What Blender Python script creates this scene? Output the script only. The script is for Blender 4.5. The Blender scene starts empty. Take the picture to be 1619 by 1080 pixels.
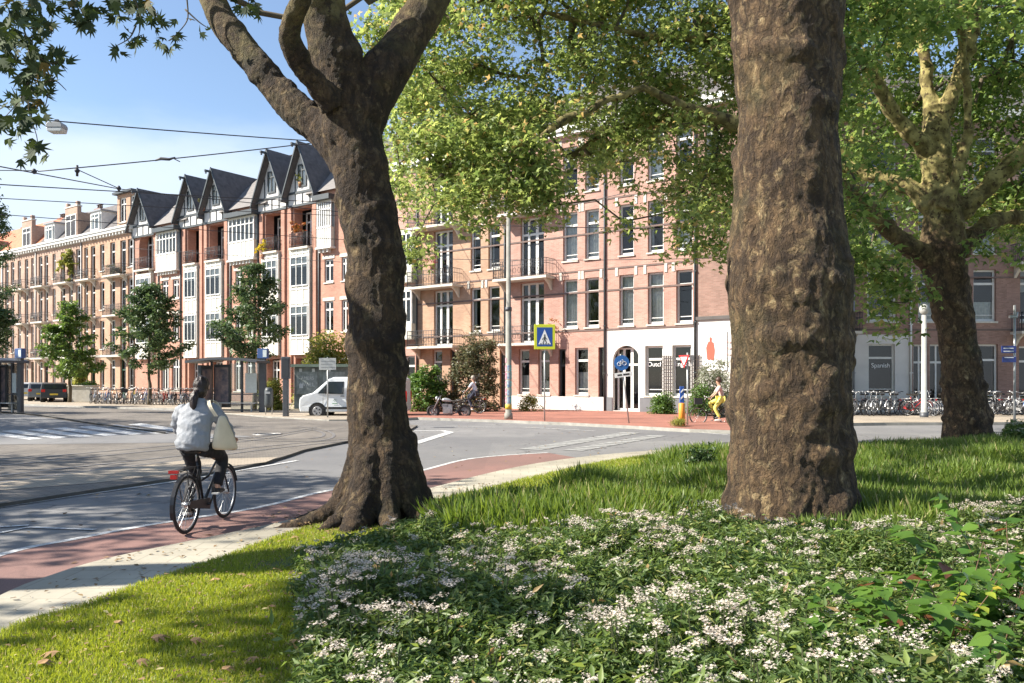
import bpy, math, random
import numpy as np
from mathutils import Vector, Matrix, noise as mnoise
R = math.radians
random.seed(7); RNG = np.random.default_rng(7)
scene = bpy.context.scene
COL = scene.collection
H = 1.75; F = 1250.0; CX = 809.5; HY = 601.0
# ---------------------------------------------------------------- camera, sky, sun, exposure
cam_d = bpy.data.cameras.new('camera'); cam = bpy.data.objects.new('camera', cam_d); COL.objects.link(cam)
cam.location = (0, 0, H); cam.rotation_euler = (R(90), 0, 0)
cam_d.sensor_width = 36; cam_d.lens = 36 * F / 1619; cam_d.shift_y = (HY - 540) / 1619
cam_d.clip_start = 0.1; cam_d.clip_end = 2000
scene.camera = cam
SUN_EL = 38.0; SX, SY = -1.0, -0.17           # direction to the sun on the ground plane
_n = math.hypot(SX, SY); SX /= _n; SY /= _n
w = bpy.data.worlds.new('World'); scene.world = w; w.use_nodes = True
nt = w.node_tree; nt.nodes.clear()
out = nt.nodes.new('ShaderNodeOutputWorld'); bg = nt.nodes.new('ShaderNodeBackground')
sky = nt.nodes.new('ShaderNodeTexSky'); sky.sky_type = 'NISHITA'; sky.sun_disc = False
sky.sun_elevation = R(SUN_EL); sky.sun_rotation = math.atan2(SX, SY)
sky.air_density = 1.0; sky.dust_density = 0.2; sky.ozone_density = 2.0
bg.inputs[1].default_value = 0.09
tc = nt.nodes.new('ShaderNodeTexCoord')
mp = nt.nodes.new('ShaderNodeMapping'); mp.inputs['Scale'].default_value = (1.0, 1.0, 2.6)
mp.inputs['Location'].default_value = (0.35, 0.2, 0.12)
nz = nt.nodes.new('ShaderNodeTexNoise'); nz.inputs['Scale'].default_value = 1.9; nz.inputs['Detail'].default_value = 7; nz.inputs['Roughness'].default_value = 0.52
sep = nt.nodes.new('ShaderNodeSeparateXYZ')
low = nt.nodes.new('ShaderNodeMapRange'); low.inputs[1].default_value = 0.19; low.inputs[2].default_value = 0.36; low.inputs[3].default_value = 0.27; low.inputs[4].default_value = -0.16
add = nt.nodes.new('ShaderNodeMath'); add.operation = 'ADD'
rmp = nt.nodes.new('ShaderNodeMapRange'); rmp.interpolation_type = 'SMOOTHSTEP'; rmp.inputs[1].default_value = 0.5; rmp.inputs[2].default_value = 0.78; rmp.inputs[3].default_value = 0.06; rmp.inputs[4].default_value = 0.85
mix = nt.nodes.new('ShaderNodeMix'); mix.data_type = 'RGBA'
mix.inputs[7].default_value = (4.3, 4.9, 5.7, 1)
L = nt.links.new
L(tc.outputs['Generated'], mp.inputs[0]); L(mp.outputs[0], nz.inputs[0]); L(tc.outputs['Generated'], sep.inputs[0])
L(sep.outputs[2], low.inputs[0]); L(nz.outputs[0], add.inputs[0]); L(low.outputs[0], add.inputs[1]); L(add.outputs[0], rmp.inputs[0])
L(rmp.outputs[0], mix.inputs[0]); L(sky.outputs[0], mix.inputs[6]); L(mix.outputs[2], bg.inputs[0]); L(bg.outputs[0], out.inputs[0])
sd = bpy.data.lights.new('sun', 'SUN'); so = bpy.data.objects.new('sun', sd); COL.objects.link(so)
sd.energy = 5.0; sd.angle = R(0.5); sd.color = (1.0, 0.93, 0.82)
ce = math.cos(R(SUN_EL)); sdir = Vector((SX * ce, SY * ce, math.sin(R(SUN_EL))))
so.rotation_euler = sdir.to_track_quat('Z', 'Y').to_euler(); so.location = (-30, -5, 30)
vs = scene.view_settings; vs.view_transform = 'Standard'; vs.look = 'None'; vs.gamma = 1; vs.exposure = 1.25
# ---------------------------------------------------------------- projection helpers (photo measurements -> metres)
def GP(u, v, z=0.0):
    Y = (H - z) * F / (v - HY); return ((u - CX) / F * Y, Y)
def PX(u, v, Y): return ((u - CX) / F * Y, Y, H + (HY - v) * Y / F)
# ---------------------------------------------------------------- materials
MATS = {}
def hexmix(nt_, fac, a, b):
    m = nt_.nodes.new('ShaderNodeMix'); m.data_type = 'RGBA'
    for i, c in ((6, a), (7, b)):
        if isinstance(c, tuple): m.inputs[i].default_value = (*c, 1)
        else: nt_.links.new(c, m.inputs[i])
    if isinstance(fac, float): m.inputs[0].default_value = fac
    else: nt_.links.new(fac, m.inputs[0])
    return m.outputs[2]
def newmat(name):
    m = bpy.data.materials.new(name); m.use_nodes = True
    n = m.node_tree; b = n.nodes['Principled BSDF']; return m, n, b
def nnoise(n, scale, detail=4, rough=0.55, coord='Object', vscale=(1, 1, 1), vec=None):
    t = n.nodes.new('ShaderNodeTexCoord'); q = n.nodes.new('ShaderNodeTexNoise')
    q.inputs['Scale'].default_value = scale; q.inputs['Detail'].default_value = detail; q.inputs['Roughness'].default_value = rough
    mpp = n.nodes.new('ShaderNodeMapping'); mpp.inputs['Scale'].default_value = vscale
    n.links.new(vec if vec is not None else t.outputs[coord], mpp.inputs[0]); n.links.new(mpp.outputs[0], q.inputs[0]); return q.outputs[0]
def nramp(n, src, a, b, lo=0.0, hi=1.0):
    r = n.nodes.new('ShaderNodeMapRange'); r.inputs[1].default_value = a; r.inputs[2].default_value = b; r.inputs[3].default_value = lo; r.inputs[4].default_value = hi
    n.links.new(src, r.inputs[0]); return r.outputs[0]
def nmul(n, a, b, op='MULTIPLY'):
    m = n.nodes.new('ShaderNodeMath'); m.operation = op
    for i, c in ((0, a), (1, b)):
        if isinstance(c, float): m.inputs[i].default_value = c
        else: n.links.new(c, m.inputs[i])
    return m.outputs[0]
def nbump(n, b, src, strength, dist=0.01):
    k = n.nodes.new('ShaderNodeBump'); k.inputs['Strength'].default_value = strength; k.inputs['Distance'].default_value = dist
    n.links.new(src, k.inputs['Height']); n.links.new(k.outputs[0], b.inputs['Normal'])
def M(name, c=None, rough=0.6, var=0.25, scale=2.0, metal=0.0, bump=0.0, bscale=30, c2=None, coord='Object'):
    if name in MATS: return MATS[name]
    m, n, b = newmat(name); b.inputs['Roughness'].default_value = rough; b.inputs['Metallic'].default_value = metal
    if var > 0 or c2:
        q = nramp(n, nnoise(n, scale, 6, 0.6, coord), 0.3, 0.7)
        ca = tuple(x * (1 - var) for x in c); cb = c2 if c2 else tuple(min(1, x * (1 + var)) for x in c)
        n.links.new(hexmix(n, q, ca, cb), b.inputs[0])
    else: b.inputs[0].default_value = (*c, 1)
    if bump: nbump(n, b, nnoise(n, bscale, 4, 0.6, coord), bump)
    MATS[name] = m; return m
def brick(name, c1, c2, mort, bw=0.22, bh=0.065, ground=False, bumpd=0.004, grime=0.35):
    if name in MATS: return MATS[name]
    m, n, b = newmat(name); b.inputs['Roughness'].default_value = 0.85
    t = n.nodes.new('ShaderNodeTexCoord'); s = n.nodes.new('ShaderNodeSeparateXYZ'); c = n.nodes.new('ShaderNodeCombineXYZ')
    n.links.new(t.outputs['Object'], s.inputs[0])
    if ground: n.links.new(s.outputs[0], c.inputs[0]); n.links.new(s.outputs[1], c.inputs[1])
    else:
        n.links.new(nmul(n, s.outputs[0], s.outputs[1], 'ADD'), c.inputs[0]); n.links.new(s.outputs[2], c.inputs[1])
    k = n.nodes.new('ShaderNodeTexBrick'); k.inputs['Scale'].default_value = 1; k.inputs['Brick Width'].default_value = bw
    k.inputs['Row Height'].default_value = bh; k.inputs['Mortar Size'].default_value = 0.006 if not ground else 0.008
    k.inputs['Color1'].default_value = (*c1, 1); k.inputs['Color2'].default_value = (*c2, 1); k.inputs['Mortar'].default_value = (*mort, 1)
    k.inputs['Bias'].default_value = 0.0
    n.links.new(c.outputs[0], k.inputs[0])
    q = nramp(n, nnoise(n, 0.55, 8, 0.65), 0.28, 0.72, 1 - grime, 1.12)
    mm = n.nodes.new('ShaderNodeMix'); mm.data_type = 'RGBA'; mm.blend_type = 'MULTIPLY'; mm.inputs[0].default_value = 1
    n.links.new(k.outputs[0], mm.inputs[6]); n.links.new(q, mm.inputs[7]); n.links.new(mm.outputs[2], b.inputs[0])
    nbump(n, b, k.outputs['Fac'], -0.5, bumpd)
    MATS[name] = m; return m
def leafmat(name, ca, cb, cc=None, trans=0.45, rough=0.45):
    if name in MATS: return MATS[name]
    m, n, b = newmat(name); b.inputs['Roughness'].default_value = rough
    g = n.nodes.new('ShaderNodeNewGeometry')
    col = hexmix(n, g.outputs['Random Per Island'], ca, cb)
    if cc:
        col = hexmix(n, nramp(n, g.outputs['Random Per Island'], 0.93, 0.95), col, cc)
    n.links.new(col, b.inputs[0])
    tr = n.nodes.new('ShaderNodeBsdfTranslucent')
    hs = n.nodes.new('ShaderNodeHueSaturation'); hs.inputs['Hue'].default_value = 0.485; hs.inputs['Saturation'].default_value = 1.1; hs.inputs['Value'].default_value = 1.35
    n.links.new(col, hs.inputs['Color']); n.links.new(hs.outputs[0], tr.inputs[0])
    ms = n.nodes.new('ShaderNodeMixShader'); ms.inputs[0].default_value = trans
    n.links.new(b.outputs[0], ms.inputs[1]); n.links.new(tr.outputs[0], ms.inputs[2])
    n.links.new(ms.outputs[0], n.nodes['Material Output'].inputs[0]); MATS[name] = m; return m
def glassmat():
    if 'window_glass' in MATS: return MATS['window_glass']
    m, n, b = newmat('window_glass')
    gl = n.nodes.new('ShaderNodeBsdfGlossy'); gl.inputs['Roughness'].default_value = 0.03
    tp = n.nodes.new('ShaderNodeBsdfTransparent'); tp.inputs[0].default_value = (0.8, 0.84, 0.84, 1)
    fr = n.nodes.new('ShaderNodeFresnel'); fr.inputs[0].default_value = 1.5
    f2 = nramp(n, fr.outputs[0], 0, 1, 0.03, 0.9)
    ms = n.nodes.new('ShaderNodeMixShader'); n.links.new(f2, ms.inputs[0]); n.links.new(tp.outputs[0], ms.inputs[1]); n.links.new(gl.outputs[0], ms.inputs[2])
    n.links.new(ms.outputs[0], n.nodes['Material Output'].inputs[0]); MATS['window_glass'] = m; return m
def barkmat(name='plane_tree_bark', smooth_z=5.0, lo=0.9, fs=1.0, br=1.0):
    """plane bark: dark rough plates flaking off tan and cream patches, smoother olive skin higher up"""
    if name in MATS: return MATS[name]
    m, n, b = newmat(name); b.inputs['Roughness'].default_value = 0.92
    t = n.nodes.new('ShaderNodeTexCoord'); nn = n.nodes.new('ShaderNodeTexNoise'); nn.inputs['Scale'].default_value = 5 * fs; nn.inputs['Detail'].default_value = 5
    w2 = n.nodes.new('ShaderNodeVectorMath'); w2.operation = 'MULTIPLY_ADD'; w2.inputs[1].default_value = (0.22, 0.22, 0.22)
    n.links.new(t.outputs['Object'], nn.inputs[0]); n.links.new(nn.outputs['Color'], w2.inputs[0]); n.links.new(t.outputs['Object'], w2.inputs[2])
    def ridge(scale, zs, det):
        q = nnoise(n, scale * fs, det, 0.6, vscale=(1, 1, zs), vec=w2.outputs[0]); d = nmul(n, q, -0.5, 'ADD'); ab = n.nodes.new('ShaderNodeMath'); ab.operation = 'ABSOLUTE'; n.links.new(d, ab.inputs[0]); return ab.outputs[0]
    r1 = ridge(6.5, .38, 9); r2 = ridge(17, .45, 6)
    crack = nramp(n, r1, 0.0, 0.09); crack2 = nramp(n, r2, 0.0, 0.10)
    fine = nnoise(n, 38 * fs, 8, 0.72, vscale=(1, 1, 0.5)); mid = nnoise(n, 3.6 * fs, 9, 0.7, vscale=(1, 1, 0.6)); flk = nnoise(n, 8.5 * fs, 7, 0.62, vscale=(1, 1, .75), vec=w2.outputs[0])
    c = hexmix(n, nramp(n, mid, 0.36, 0.62), (0.036, 0.023, 0.015), (0.19, 0.13, 0.078))
    c = hexmix(n, nramp(n, flk, 0.53, 0.60, 0, 0.8), c, (0.30, 0.225, 0.135))
    c = hexmix(n, nramp(n, flk, 0.645, 0.675, 0, 0.8), c, (0.40, 0.33, 0.21))
    c = hexmix(n, nramp(n, fine, 0.35, 0.65, 0.4, 0), c, (0.03, 0.02, 0.013))
    c = hexmix(n, nramp(n, crack2, 0, 1, 0.4, 0), c, (0.03, 0.02, 0.013))
    sm = hexmix(n, nramp(n, nnoise(n, 3.2, 5, 0.6), 0.4, 0.6), (0.09, 0.075, 0.034), (0.27, 0.235, 0.115))
    sm = hexmix(n, nramp(n, nnoise(n, 8, 4, 0.6), 0.56, 0.60), sm, (0.055, 0.04, 0.022))
    s = n.nodes.new('ShaderNodeSeparateXYZ'); n.links.new(t.outputs['Object'], s.inputs[0])
    zz = nmul(n, s.outputs[2], nramp(n, nnoise(n, 1.6, 6, 0.65), 0, 1, -1.6, 1.6), 'ADD')
    up = nramp(n, zz, smooth_z - lo, smooth_z + 0.9)
    c = hexmix(n, nramp(n, crack, 0, 1, 0.7, 0), c, (0.018, 0.012, 0.008)); c = hexmix(n, up, c, sm)
    c = hexmix(n, nramp(n, nnoise(n, 1.1, 4, 0.6), 0.55, 0.75, 0, 0.35), c, (0.06, 0.07, 0.028))
    hv = n.nodes.new('ShaderNodeHueSaturation'); hv.inputs['Value'].default_value = br; hv.inputs['Saturation'].default_value = 1.18; n.links.new(c, hv.inputs['Color']); n.links.new(hv.outputs[0], b.inputs[0])
    rough = nmul(n, nmul(n, crack, 0.8), nmul(n, nmul(n, nmul(n, crack2, 0.5), nmul(n, nramp(n, flk, .5, .62), -.6), 'ADD'), nmul(n, fine, 1.5), 'ADD'), 'ADD')
    k = n.nodes.new('ShaderNodeBump'); k.inputs['Distance'].default_value = 0.03; n.links.new(rough, k.inputs['Height']); n.links.new(nramp(n, up, 0, 1, 1.0, 0.25), k.inputs['Strength']); n.links.new(k.outputs[0], b.inputs['Normal'])
    MATS[name] = m; return m
# ---------------------------------------------------------------- mesh builder
class MB:
    def __init__(s): s.v = []; s.f = []; s.m = []; s.sm = []
    def face(s, pts, mi=0, smooth=False):
        i = len(s.v); s.v += [tuple(p) for p in pts]; s.f.append(tuple(range(i, i + len(pts)))); s.m.append(mi); s.sm.append(smooth)
    def box(s, x0, y0, z0, x1, y1, z1, mi=0, mat=None):
        i = len(s.v); P = [(x0, y0, z0), (x1, y0, z0), (x1, y1, z0), (x0, y1, z0), (x0, y0, z1), (x1, y0, z1), (x1, y1, z1), (x0, y1, z1)]
        if mat is not None: P = [tuple(mat @ Vector(p)) for p in P]
        s.v += P
        for q in ((0, 3, 2, 1), (4, 5, 6, 7), (0, 1, 5, 4), (1, 2, 6, 5), (2, 3, 7, 6), (3, 0, 4, 7)): s.f.append(tuple(i + k for k in q)); s.m.append(mi); s.sm.append(False)
        return s
    def tube(s, pts, rads, n=8, mi=0, cap=True, smooth=True, closed=False):
        pts = [Vector(p) for p in pts]
        if isinstance(rads, (int, float)): rads = [rads] * len(pts)
        i0 = len(s.v); N = len(pts); up = None
        for k, p in enumerate(pts):
            if closed: d = pts[(k + 1) % N] - pts[k - 1]
            else: d = (pts[min(k + 1, N - 1)] - pts[max(k - 1, 0)])
            if d.length < 1e-9: d = Vector((0, 0, 1))
            d.normalize()
            if up is None: up = d.orthogonal().normalized()
            else: up = (up - d * up.dot(d)); up = up.normalized() if up.length > 1e-6 else d.orthogonal().normalized()
            w_ = d.cross(up)
            for j in range(n):
                a = 2 * math.pi * j / n; s.v.append(tuple(p + (up * math.cos(a) + w_ * math.sin(a)) * rads[k]))
        for k in range(N if closed else N - 1):
            kk = (k + 1) % N
            for j in range(n):
                jj = (j + 1) % n; s.f.append((i0 + k * n + j, i0 + k * n + jj, i0 + kk * n + jj, i0 + kk * n + j)); s.m.append(mi); s.sm.append(smooth)
        if cap and not closed:
            s.f.append(tuple(i0 + j for j in reversed(range(n)))); s.m.append(mi); s.sm.append(False)
            s.f.append(tuple(i0 + (N - 1) * n + j for j in range(n))); s.m.append(mi); s.sm.append(False)
        return s
    def prism(s, outline, fn, a, b, mi=0, mside=None):
        """outline: 2D points; fn(p, q, t) -> 3D; extruded from t=a to t=b"""
        n = len(outline); i = len(s.v)
        s.v += [tuple(fn(p, q, a)) for p, q in outline] + [tuple(fn(p, q, b)) for p, q in outline]
        s.f.append(tuple(i + k for k in range(n))); s.m.append(mi); s.sm.append(False)
        s.f.append(tuple(i + n + k for k in reversed(range(n)))); s.m.append(mi); s.sm.append(False)
        for k in range(n):
            kk = (k + 1) % n; s.f.append((i + k, i + n + k, i + n + kk, i + kk)); s.m.append(mi if mside is None else mside); s.sm.append(False)
        return s
    def sphere(s, c, r, mi=0, n=12, m_=8):
        if isinstance(r, (int, float)): r = (r, r, r)
        i = len(s.v)
        for a in range(m_ + 1):
            th = math.pi * a / m_
            for b in range(n):
                ph = 2 * math.pi * b / n; s.v.append((c[0] + r[0] * math.sin(th) * math.cos(ph), c[1] + r[1] * math.sin(th) * math.sin(ph), c[2] + r[2] * math.cos(th)))
        for a in range(m_):
            for b in range(n):
                bb = (b + 1) % n; s.f.append((i + a * n + b, i + (a + 1) * n + b, i + (a + 1) * n + bb, i + a * n + bb)); s.m.append(mi); s.sm.append(True)
        return s
    def build(s, name, mats, parent=None, bevel=0, recalc=True):
        me = bpy.data.meshes.new(name); me.from_pydata(s.v, [], s.f)
        if not isinstance(mats, (list, tuple)): mats = [mats]
        for q in mats: me.materials.append(q)
        me.polygons.foreach_set('material_index', s.m); me.polygons.foreach_set('use_smooth', s.sm)
        if recalc:
            import bmesh
            bm = bmesh.new(); bm.from_mesh(me); bmesh.ops.recalc_face_normals(bm, faces=bm.faces); bm.to_mesh(me); bm.free()
        o = bpy.data.objects.new(name, me); COL.objects.link(o)
        if parent is not None: o.parent = parent
        if bevel:
            b = o.modifiers.new('bevel', 'BEVEL'); b.width = bevel; b.segments = 2; b.limit_method = 'ANGLE'; b.angle_limit = R(40)
        return o
def tag(o, label, cat, group=None, kind=None):
    if label: o['label'] = label
    if cat: o['category'] = cat
    if group: o['group'] = group
    if kind: o['kind'] = kind
    return o
def thing(name, label, cat, loc=(0, 0, 0), rz=0.0, group=None):
    o = bpy.data.objects.new(name, None); COL.objects.link(o); o.location = loc; o.rotation_euler = (0, 0, rz); o.empty_display_size = 0.3
    return tag(o, label, cat, group)
def copy_tree(o, parent=None):
    c = o.copy(); COL.objects.link(c); c.parent = parent
    for ch in [q for q in o.children]: copy_tree(ch, c)
    return c
def catmull(pts, sub=6):
    P = [np.array(p, float) for p in pts]; out_ = []
    for i in range(len(P) - 1):
        p0 = P[max(i - 1, 0)]; p1 = P[i]; p2 = P[i + 1]; p3 = P[min(i + 2, len(P) - 1)]
        for k in range(sub):
            t = k / sub; out_.append(0.5 * ((2 * p1) + (-p0 + p2) * t + (2 * p0 - 5 * p1 + 4 * p2 - p3) * t * t + (-p0 + 3 * p1 - 3 * p2 + p3) * t ** 3))
    out_.append(P[-1]); return out_
# fast mesh from a template repeated many times
def scatter(name, pos, xax, yax, zax, size, tv, tf, mats, parent=None, mi=None):
    pos = np.asarray(pos, np.float64); N = len(pos); tv = np.asarray(tv, float); k = len(tv)
    if tv.shape[1] == 2: tv = np.hstack([tv, np.zeros((k, 1))])
    size = np.asarray(size, float).reshape(N, 1, -1)
    V = pos[:, None, :] + size * (tv[None, :, 0:1] * xax[:, None, :] + tv[None, :, 1:2] * yax[:, None, :] + tv[None, :, 2:3] * zax[:, None, :])
    V = V.reshape(-1, 3)
    fl = np.concatenate([np.array(f) for f in tf]); cnt = np.array([len(f) for f in tf]); nl = len(fl)
    loops = (fl[None, :] + (np.arange(N) * k)[:, None]).reshape(-1)
    tot = np.tile(cnt, N); start = np.concatenate([[0], np.cumsum(tot)[:-1]])
    me = bpy.data.meshes.new(name); me.vertices.add(len(V)); me.vertices.foreach_set('co', V.astype(np.float32).ravel())
    me.loops.add(len(loops)); me.loops.foreach_set('vertex_index', loops.astype(np.int32))
    me.polygons.add(len(tot)); me.polygons.foreach_set('loop_start', start.astype(np.int32)); me.polygons.foreach_set('loop_total', tot.astype(np.int32))
    for q in (mats if isinstance(mats, (list, tuple)) else [mats]): me.materials.append(q)
    if mi is not None: me.polygons.foreach_set('material_index', np.repeat(np.asarray(mi), len(tf)).astype(np.int32))
    me.update(calc_edges=True)
    o = bpy.data.objects.new(name, me); COL.objects.link(o)
    if parent is not None: o.parent = parent
    return o
def norm(a): return a / np.maximum(np.linalg.norm(a, axis=1, keepdims=True), 1e-9)
def frames(N, upbias=0.5, droop=0.0):
    z = RNG.normal(size=(N, 3)); z = norm(z); z[:, 2] = np.abs(z[:, 2]) + upbias; z = norm(z)
    x = RNG.normal(size=(N, 3)); x[:, 2] -= droop; x = norm(x - z * np.sum(x * z, 1, keepdims=True)); y = np.cross(z, x)
    return x, y, z
LEAF5 = ([(0, 0, 0), (.18, -.28, .02), (.48, -.5, -.06), (.42, -.2, .03), (.95, -.42, -.1), (.62, -.06, .03), (1.15, 0.02, -.08), (.62, .1, .03), (.92, .44, -.1), (.4, .2, .03), (.45, .52, -.06), (.16, .26, .02)],
         [(0, 1, 2, 3), (0, 3, 4, 5), (0, 5, 6, 7), (0, 7, 8, 9), (0, 9, 10, 11)])
LEAF3 = ([(0, 0, 0), (.45, -.5, -.08), (.5, -.14, .04), (1.1, 0, -.06), (.5, .14, .04), (.45, .5, -.08)], [(0, 1, 2), (0, 2, 3, 4), (0, 4, 5)])
LEAFO = ([(0, 0, 0), (.4, -.26, .05), (1, 0, -.08), (.4, .26, .05)], [(0, 1, 2), (0, 2, 3)])
LEAFH = ([(0, 0, 0), (.08, -.3, .06), (.4, -.42, .05), (.8, -.2, 0), (1.15, 0, -.12), (.8, .2, 0), (.4, .42, .05), (.08, .3, .06), (.4, 0, -.03)], [(0, 1, 2, 8), (8, 2, 3, 4), (8, 4, 5, 6), (0, 8, 6, 7)])
BLADE = ([(-.05, 0, 0), (.05, 0, 0), (.035, .12, .55), (0, .4, 1)], [(0, 1, 2), (0, 2, 3)])
def text_obj(name, body, size, mat, parent, loc, rot=(R(90), 0, 0), ext=0.004, align='CENTER', sx=1.0):
    cu = bpy.data.curves.new(name, 'FONT'); cu.body = body; cu.size = size; cu.extrude = ext; cu.align_x = align; cu.align_y = 'CENTER'
    t = bpy.data.objects.new(name, cu); COL.objects.link(t)
    dg = bpy.context.evaluated_depsgraph_get(); me = bpy.data.meshes.new_from_object(t.evaluated_get(dg))
    bpy.data.objects.remove(t); me.materials.clear(); me.materials.append(mat); me.name = name
    o = bpy.data.objects.new(name, me); COL.objects.link(o); o.parent = parent; o.location = loc; o.rotation_euler = rot; o.scale = (sx, 1, 1); return o
def apply_mods(o):
    dg = bpy.context.evaluated_depsgraph_get(); me = bpy.data.meshes.new_from_object(o.evaluated_get(dg)); o.modifiers.clear(); old = o.data; o.data = me; bpy.data.meshes.remove(old)
ORD = ['first', 'second', 'third', 'fourth', 'fifth', 'sixth', 'seventh', 'eighth', 'ninth', 'tenth', 'eleventh', 'twelfth', 'thirteenth', 'fourteenth', 'fifteenth', 'sixteenth', 'seventeenth', 'eighteenth', 'nineteenth', 'twentieth', 'twenty-first', 'twenty-second', 'twenty-third', 'twenty-fourth', 'twenty-fifth', 'twenty-sixth', 'twenty-seventh', 'twenty-eighth', 'twenty-ninth', 'thirtieth']
# ================================================================ GROUND
asph = M('asphalt', (0.13, 0.13, 0.135), 0.85, 0.22, 0.7, bump=0.3, bscale=160)
def asphalt_mat(name, base, dark, spot):
    m, n, b = newmat(name); b.inputs['Roughness'].default_value = 0.85
    a = hexmix(n, nramp(n, nnoise(n, 0.25, 8, 0.65), 0.35, 0.65), dark, base)
    a = hexmix(n, nramp(n, nnoise(n, 90, 2, 0.5), 0.45, 0.7, 0, 0.45), a, spot)
    a = hexmix(n, nramp(n, nnoise(n, 1.2, 8, 0.75, vscale=(1, .25, 1)), 0.52, 0.6, 0, 0.3), a, dark)
    t = n.nodes.new('ShaderNodeTexCoord'); nn = n.nodes.new('ShaderNodeTexNoise'); nn.inputs['Scale'].default_value = 1.4; nn.inputs['Detail'].default_value = 6
    w2 = n.nodes.new('ShaderNodeVectorMath'); w2.operation = 'MULTIPLY_ADD'; w2.inputs[1].default_value = (.9, .9, .9); n.links.new(t.outputs['Object'], nn.inputs[0]); n.links.new(nn.outputs['Color'], w2.inputs[0]); n.links.new(t.outputs['Object'], w2.inputs[2])
    v = n.nodes.new('ShaderNodeTexVoronoi'); v.feature = 'DISTANCE_TO_EDGE'; v.inputs['Scale'].default_value = .33; n.links.new(w2.outputs[0], v.inputs[0])
    a = hexmix(n, nmul(n, nramp(n, v.outputs['Distance'], 0.0, 0.012, .75, 0), nramp(n, nnoise(n, .5, 3, .5), .45, .55)), a, tuple(x * .35 for x in dark))
    v2 = n.nodes.new('ShaderNodeTexVoronoi'); v2.distance = 'CHEBYCHEV'; v2.inputs['Scale'].default_value = .12; n.links.new(t.outputs['Object'], v2.inputs[0]); sc_ = n.nodes.new('ShaderNodeSeparateColor'); n.links.new(v2.outputs['Color'], sc_.inputs[0])
    a = hexmix(n, nramp(n, sc_.outputs[0], .70, .71, 0, .35), a, dark)
    n.links.new(a, b.inputs[0]); nbump(n, b, nnoise(n, 120, 2, 0.6), 0.25, 0.006); MATS[name] = m; return m
asph = asphalt_mat('asphalt_worn', (0.21, 0.205, 0.20), (0.125, 0.125, 0.13), (0.30, 0.29, 0.28))
redasph = asphalt_mat('red_asphalt', (0.25, 0.13, 0.108), (0.16, 0.095, 0.083), (0.34, 0.21, 0.17))
slab = brick('pale_paving_slabs', (0.46, 0.42, 0.33), (0.42, 0.385, 0.30), (0.34, 0.31, 0.24), 0.3, 0.3, True, 0.002, 0.5)
redpave = brick('red_clinker_paving', (0.44, 0.17, 0.115), (0.35, 0.14, 0.10), (0.22, 0.13, 0.10), 0.2, 0.1, True, 0.004, 0.4)
cobble = brick('grey_brown_setts', (0.25, 0.22, 0.185), (0.17, 0.15, 0.13), (0.09, 0.08, 0.07), 0.2, 0.1, True, 0.006, 0.5)
beigepave = brick('beige_clinker_paving', (0.46, 0.39, 0.30), (0.40, 0.33, 0.25), (0.22, 0.19, 0.15), 0.2, 0.1, True, 0.004, 0.35)
kerbm = M('kerb_stone', (0.30, 0.29, 0.26), 0.8, 0.25, 3)
paint = M('road_paint', (0.72, 0.72, 0.70), 0.7, 0.0, 1)
def wornpaint():
    m, n, b = newmat('worn_road_paint'); b.inputs['Roughness'].default_value = 0.7
    n.links.new(hexmix(n, nramp(n, nnoise(n, 14, 8, 0.75), 0.40, 0.60), (0.30, 0.30, 0.30), (0.72, 0.72, 0.70)), b.inputs[0]); return m
paint = wornpaint()
soil = M('lawn_soil', (0.10, 0.13, 0.035), 0.95, 0.35, 1.5, c2=(0.16, 0.20, 0.05))
def struct(name, mb, mats, label=None):
    o = mb.build(name, mats); o['kind'] = 'structure'
    if label: o['label'] = label
    return o
def sheet(name, pts, z0, z1, mat, side=None):
    """raised slab with outline pts (x, y): top at z1, kerb sides down to z0"""
    mb = MB(); mb.prism(pts, lambda p, q, t: (p, q, t), z0, z1, 0, 1); return struct(name, mb, [mat, side or mat])
g = MB(); g.box(-400, -60, -1.0, 400, 900, 0.0); struct('ground', g, M('far_ground', (0.20, 0.195, 0.18), 0.9, 0.2, 0.1))
# road carriageway sheet
g = MB(); g.face([(-120, -30, .004), (120, -30, .004), (120, 60, .004), (-120, 120, .004)]); struct('road', g, asph)
# --- island edges (from the photograph's kerb lines)
ZS, ZL = 0.09, 0.12
grass_e = [(-90, 1080 + 60), (0, 1003), (122, 962), (244, 917), (367, 876), (500, 829), (600, 806), (694, 789), (776, 770), (857, 752), (950, 731), (1060, 717), (1150, 710), (1300, 704), (1480, 699), (1700, 696), (2100, 693)]
kerb_e = [(-260, 1080), (0, 941), (81, 909), (163, 884), (285, 858), (407, 833), (500, 811), (600, 790), (682, 771), (776, 747), (857, 731), (950, 719), (1060, 710), (1150, 704), (1300, 699), (1480, 695), (1700, 692), (2100, 689)]
red_e = [(-330, 990), (0, 878), (122, 852), (244, 829), (407, 803), (500, 780), (590, 762), (664, 745), (735, 727), (800, 720), (866, 716)]
def smooth(pts, sub=5): return [tuple(p) for p in catmull(pts, sub)]
GE = smooth([GP(u, v, ZL) for u, v in grass_e]); KE = smooth([GP(u, v, ZS) for u, v in kerb_e]); RE = smooth([GP(u, v, 0.008) for u, v in red_e])
GE = [(-4.2, -6), (-3.9, 1.5)] + GE; KE = [(-5.6, -6), (-5.0, 1.5)] + KE
sheet('pavement', KE + [(60, 26), (60, -6)], -0.3, ZS, slab, kerbm)
sheet('lawn_ground', GE + [(59, 22), (59, -5.9)], -0.3, ZL, soil, soil)
mb = MB()
RK = [(x, y) for x, y in KE if y < 17.3]; RL = [(-7.2, -6), (-6.6, 1.5)] + RE
mb.face([(x, y, .010) for x, y in RL] + [(x, y, .010) for x, y in reversed(RK)]); struct('cycle_path', mb, redasph)
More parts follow.
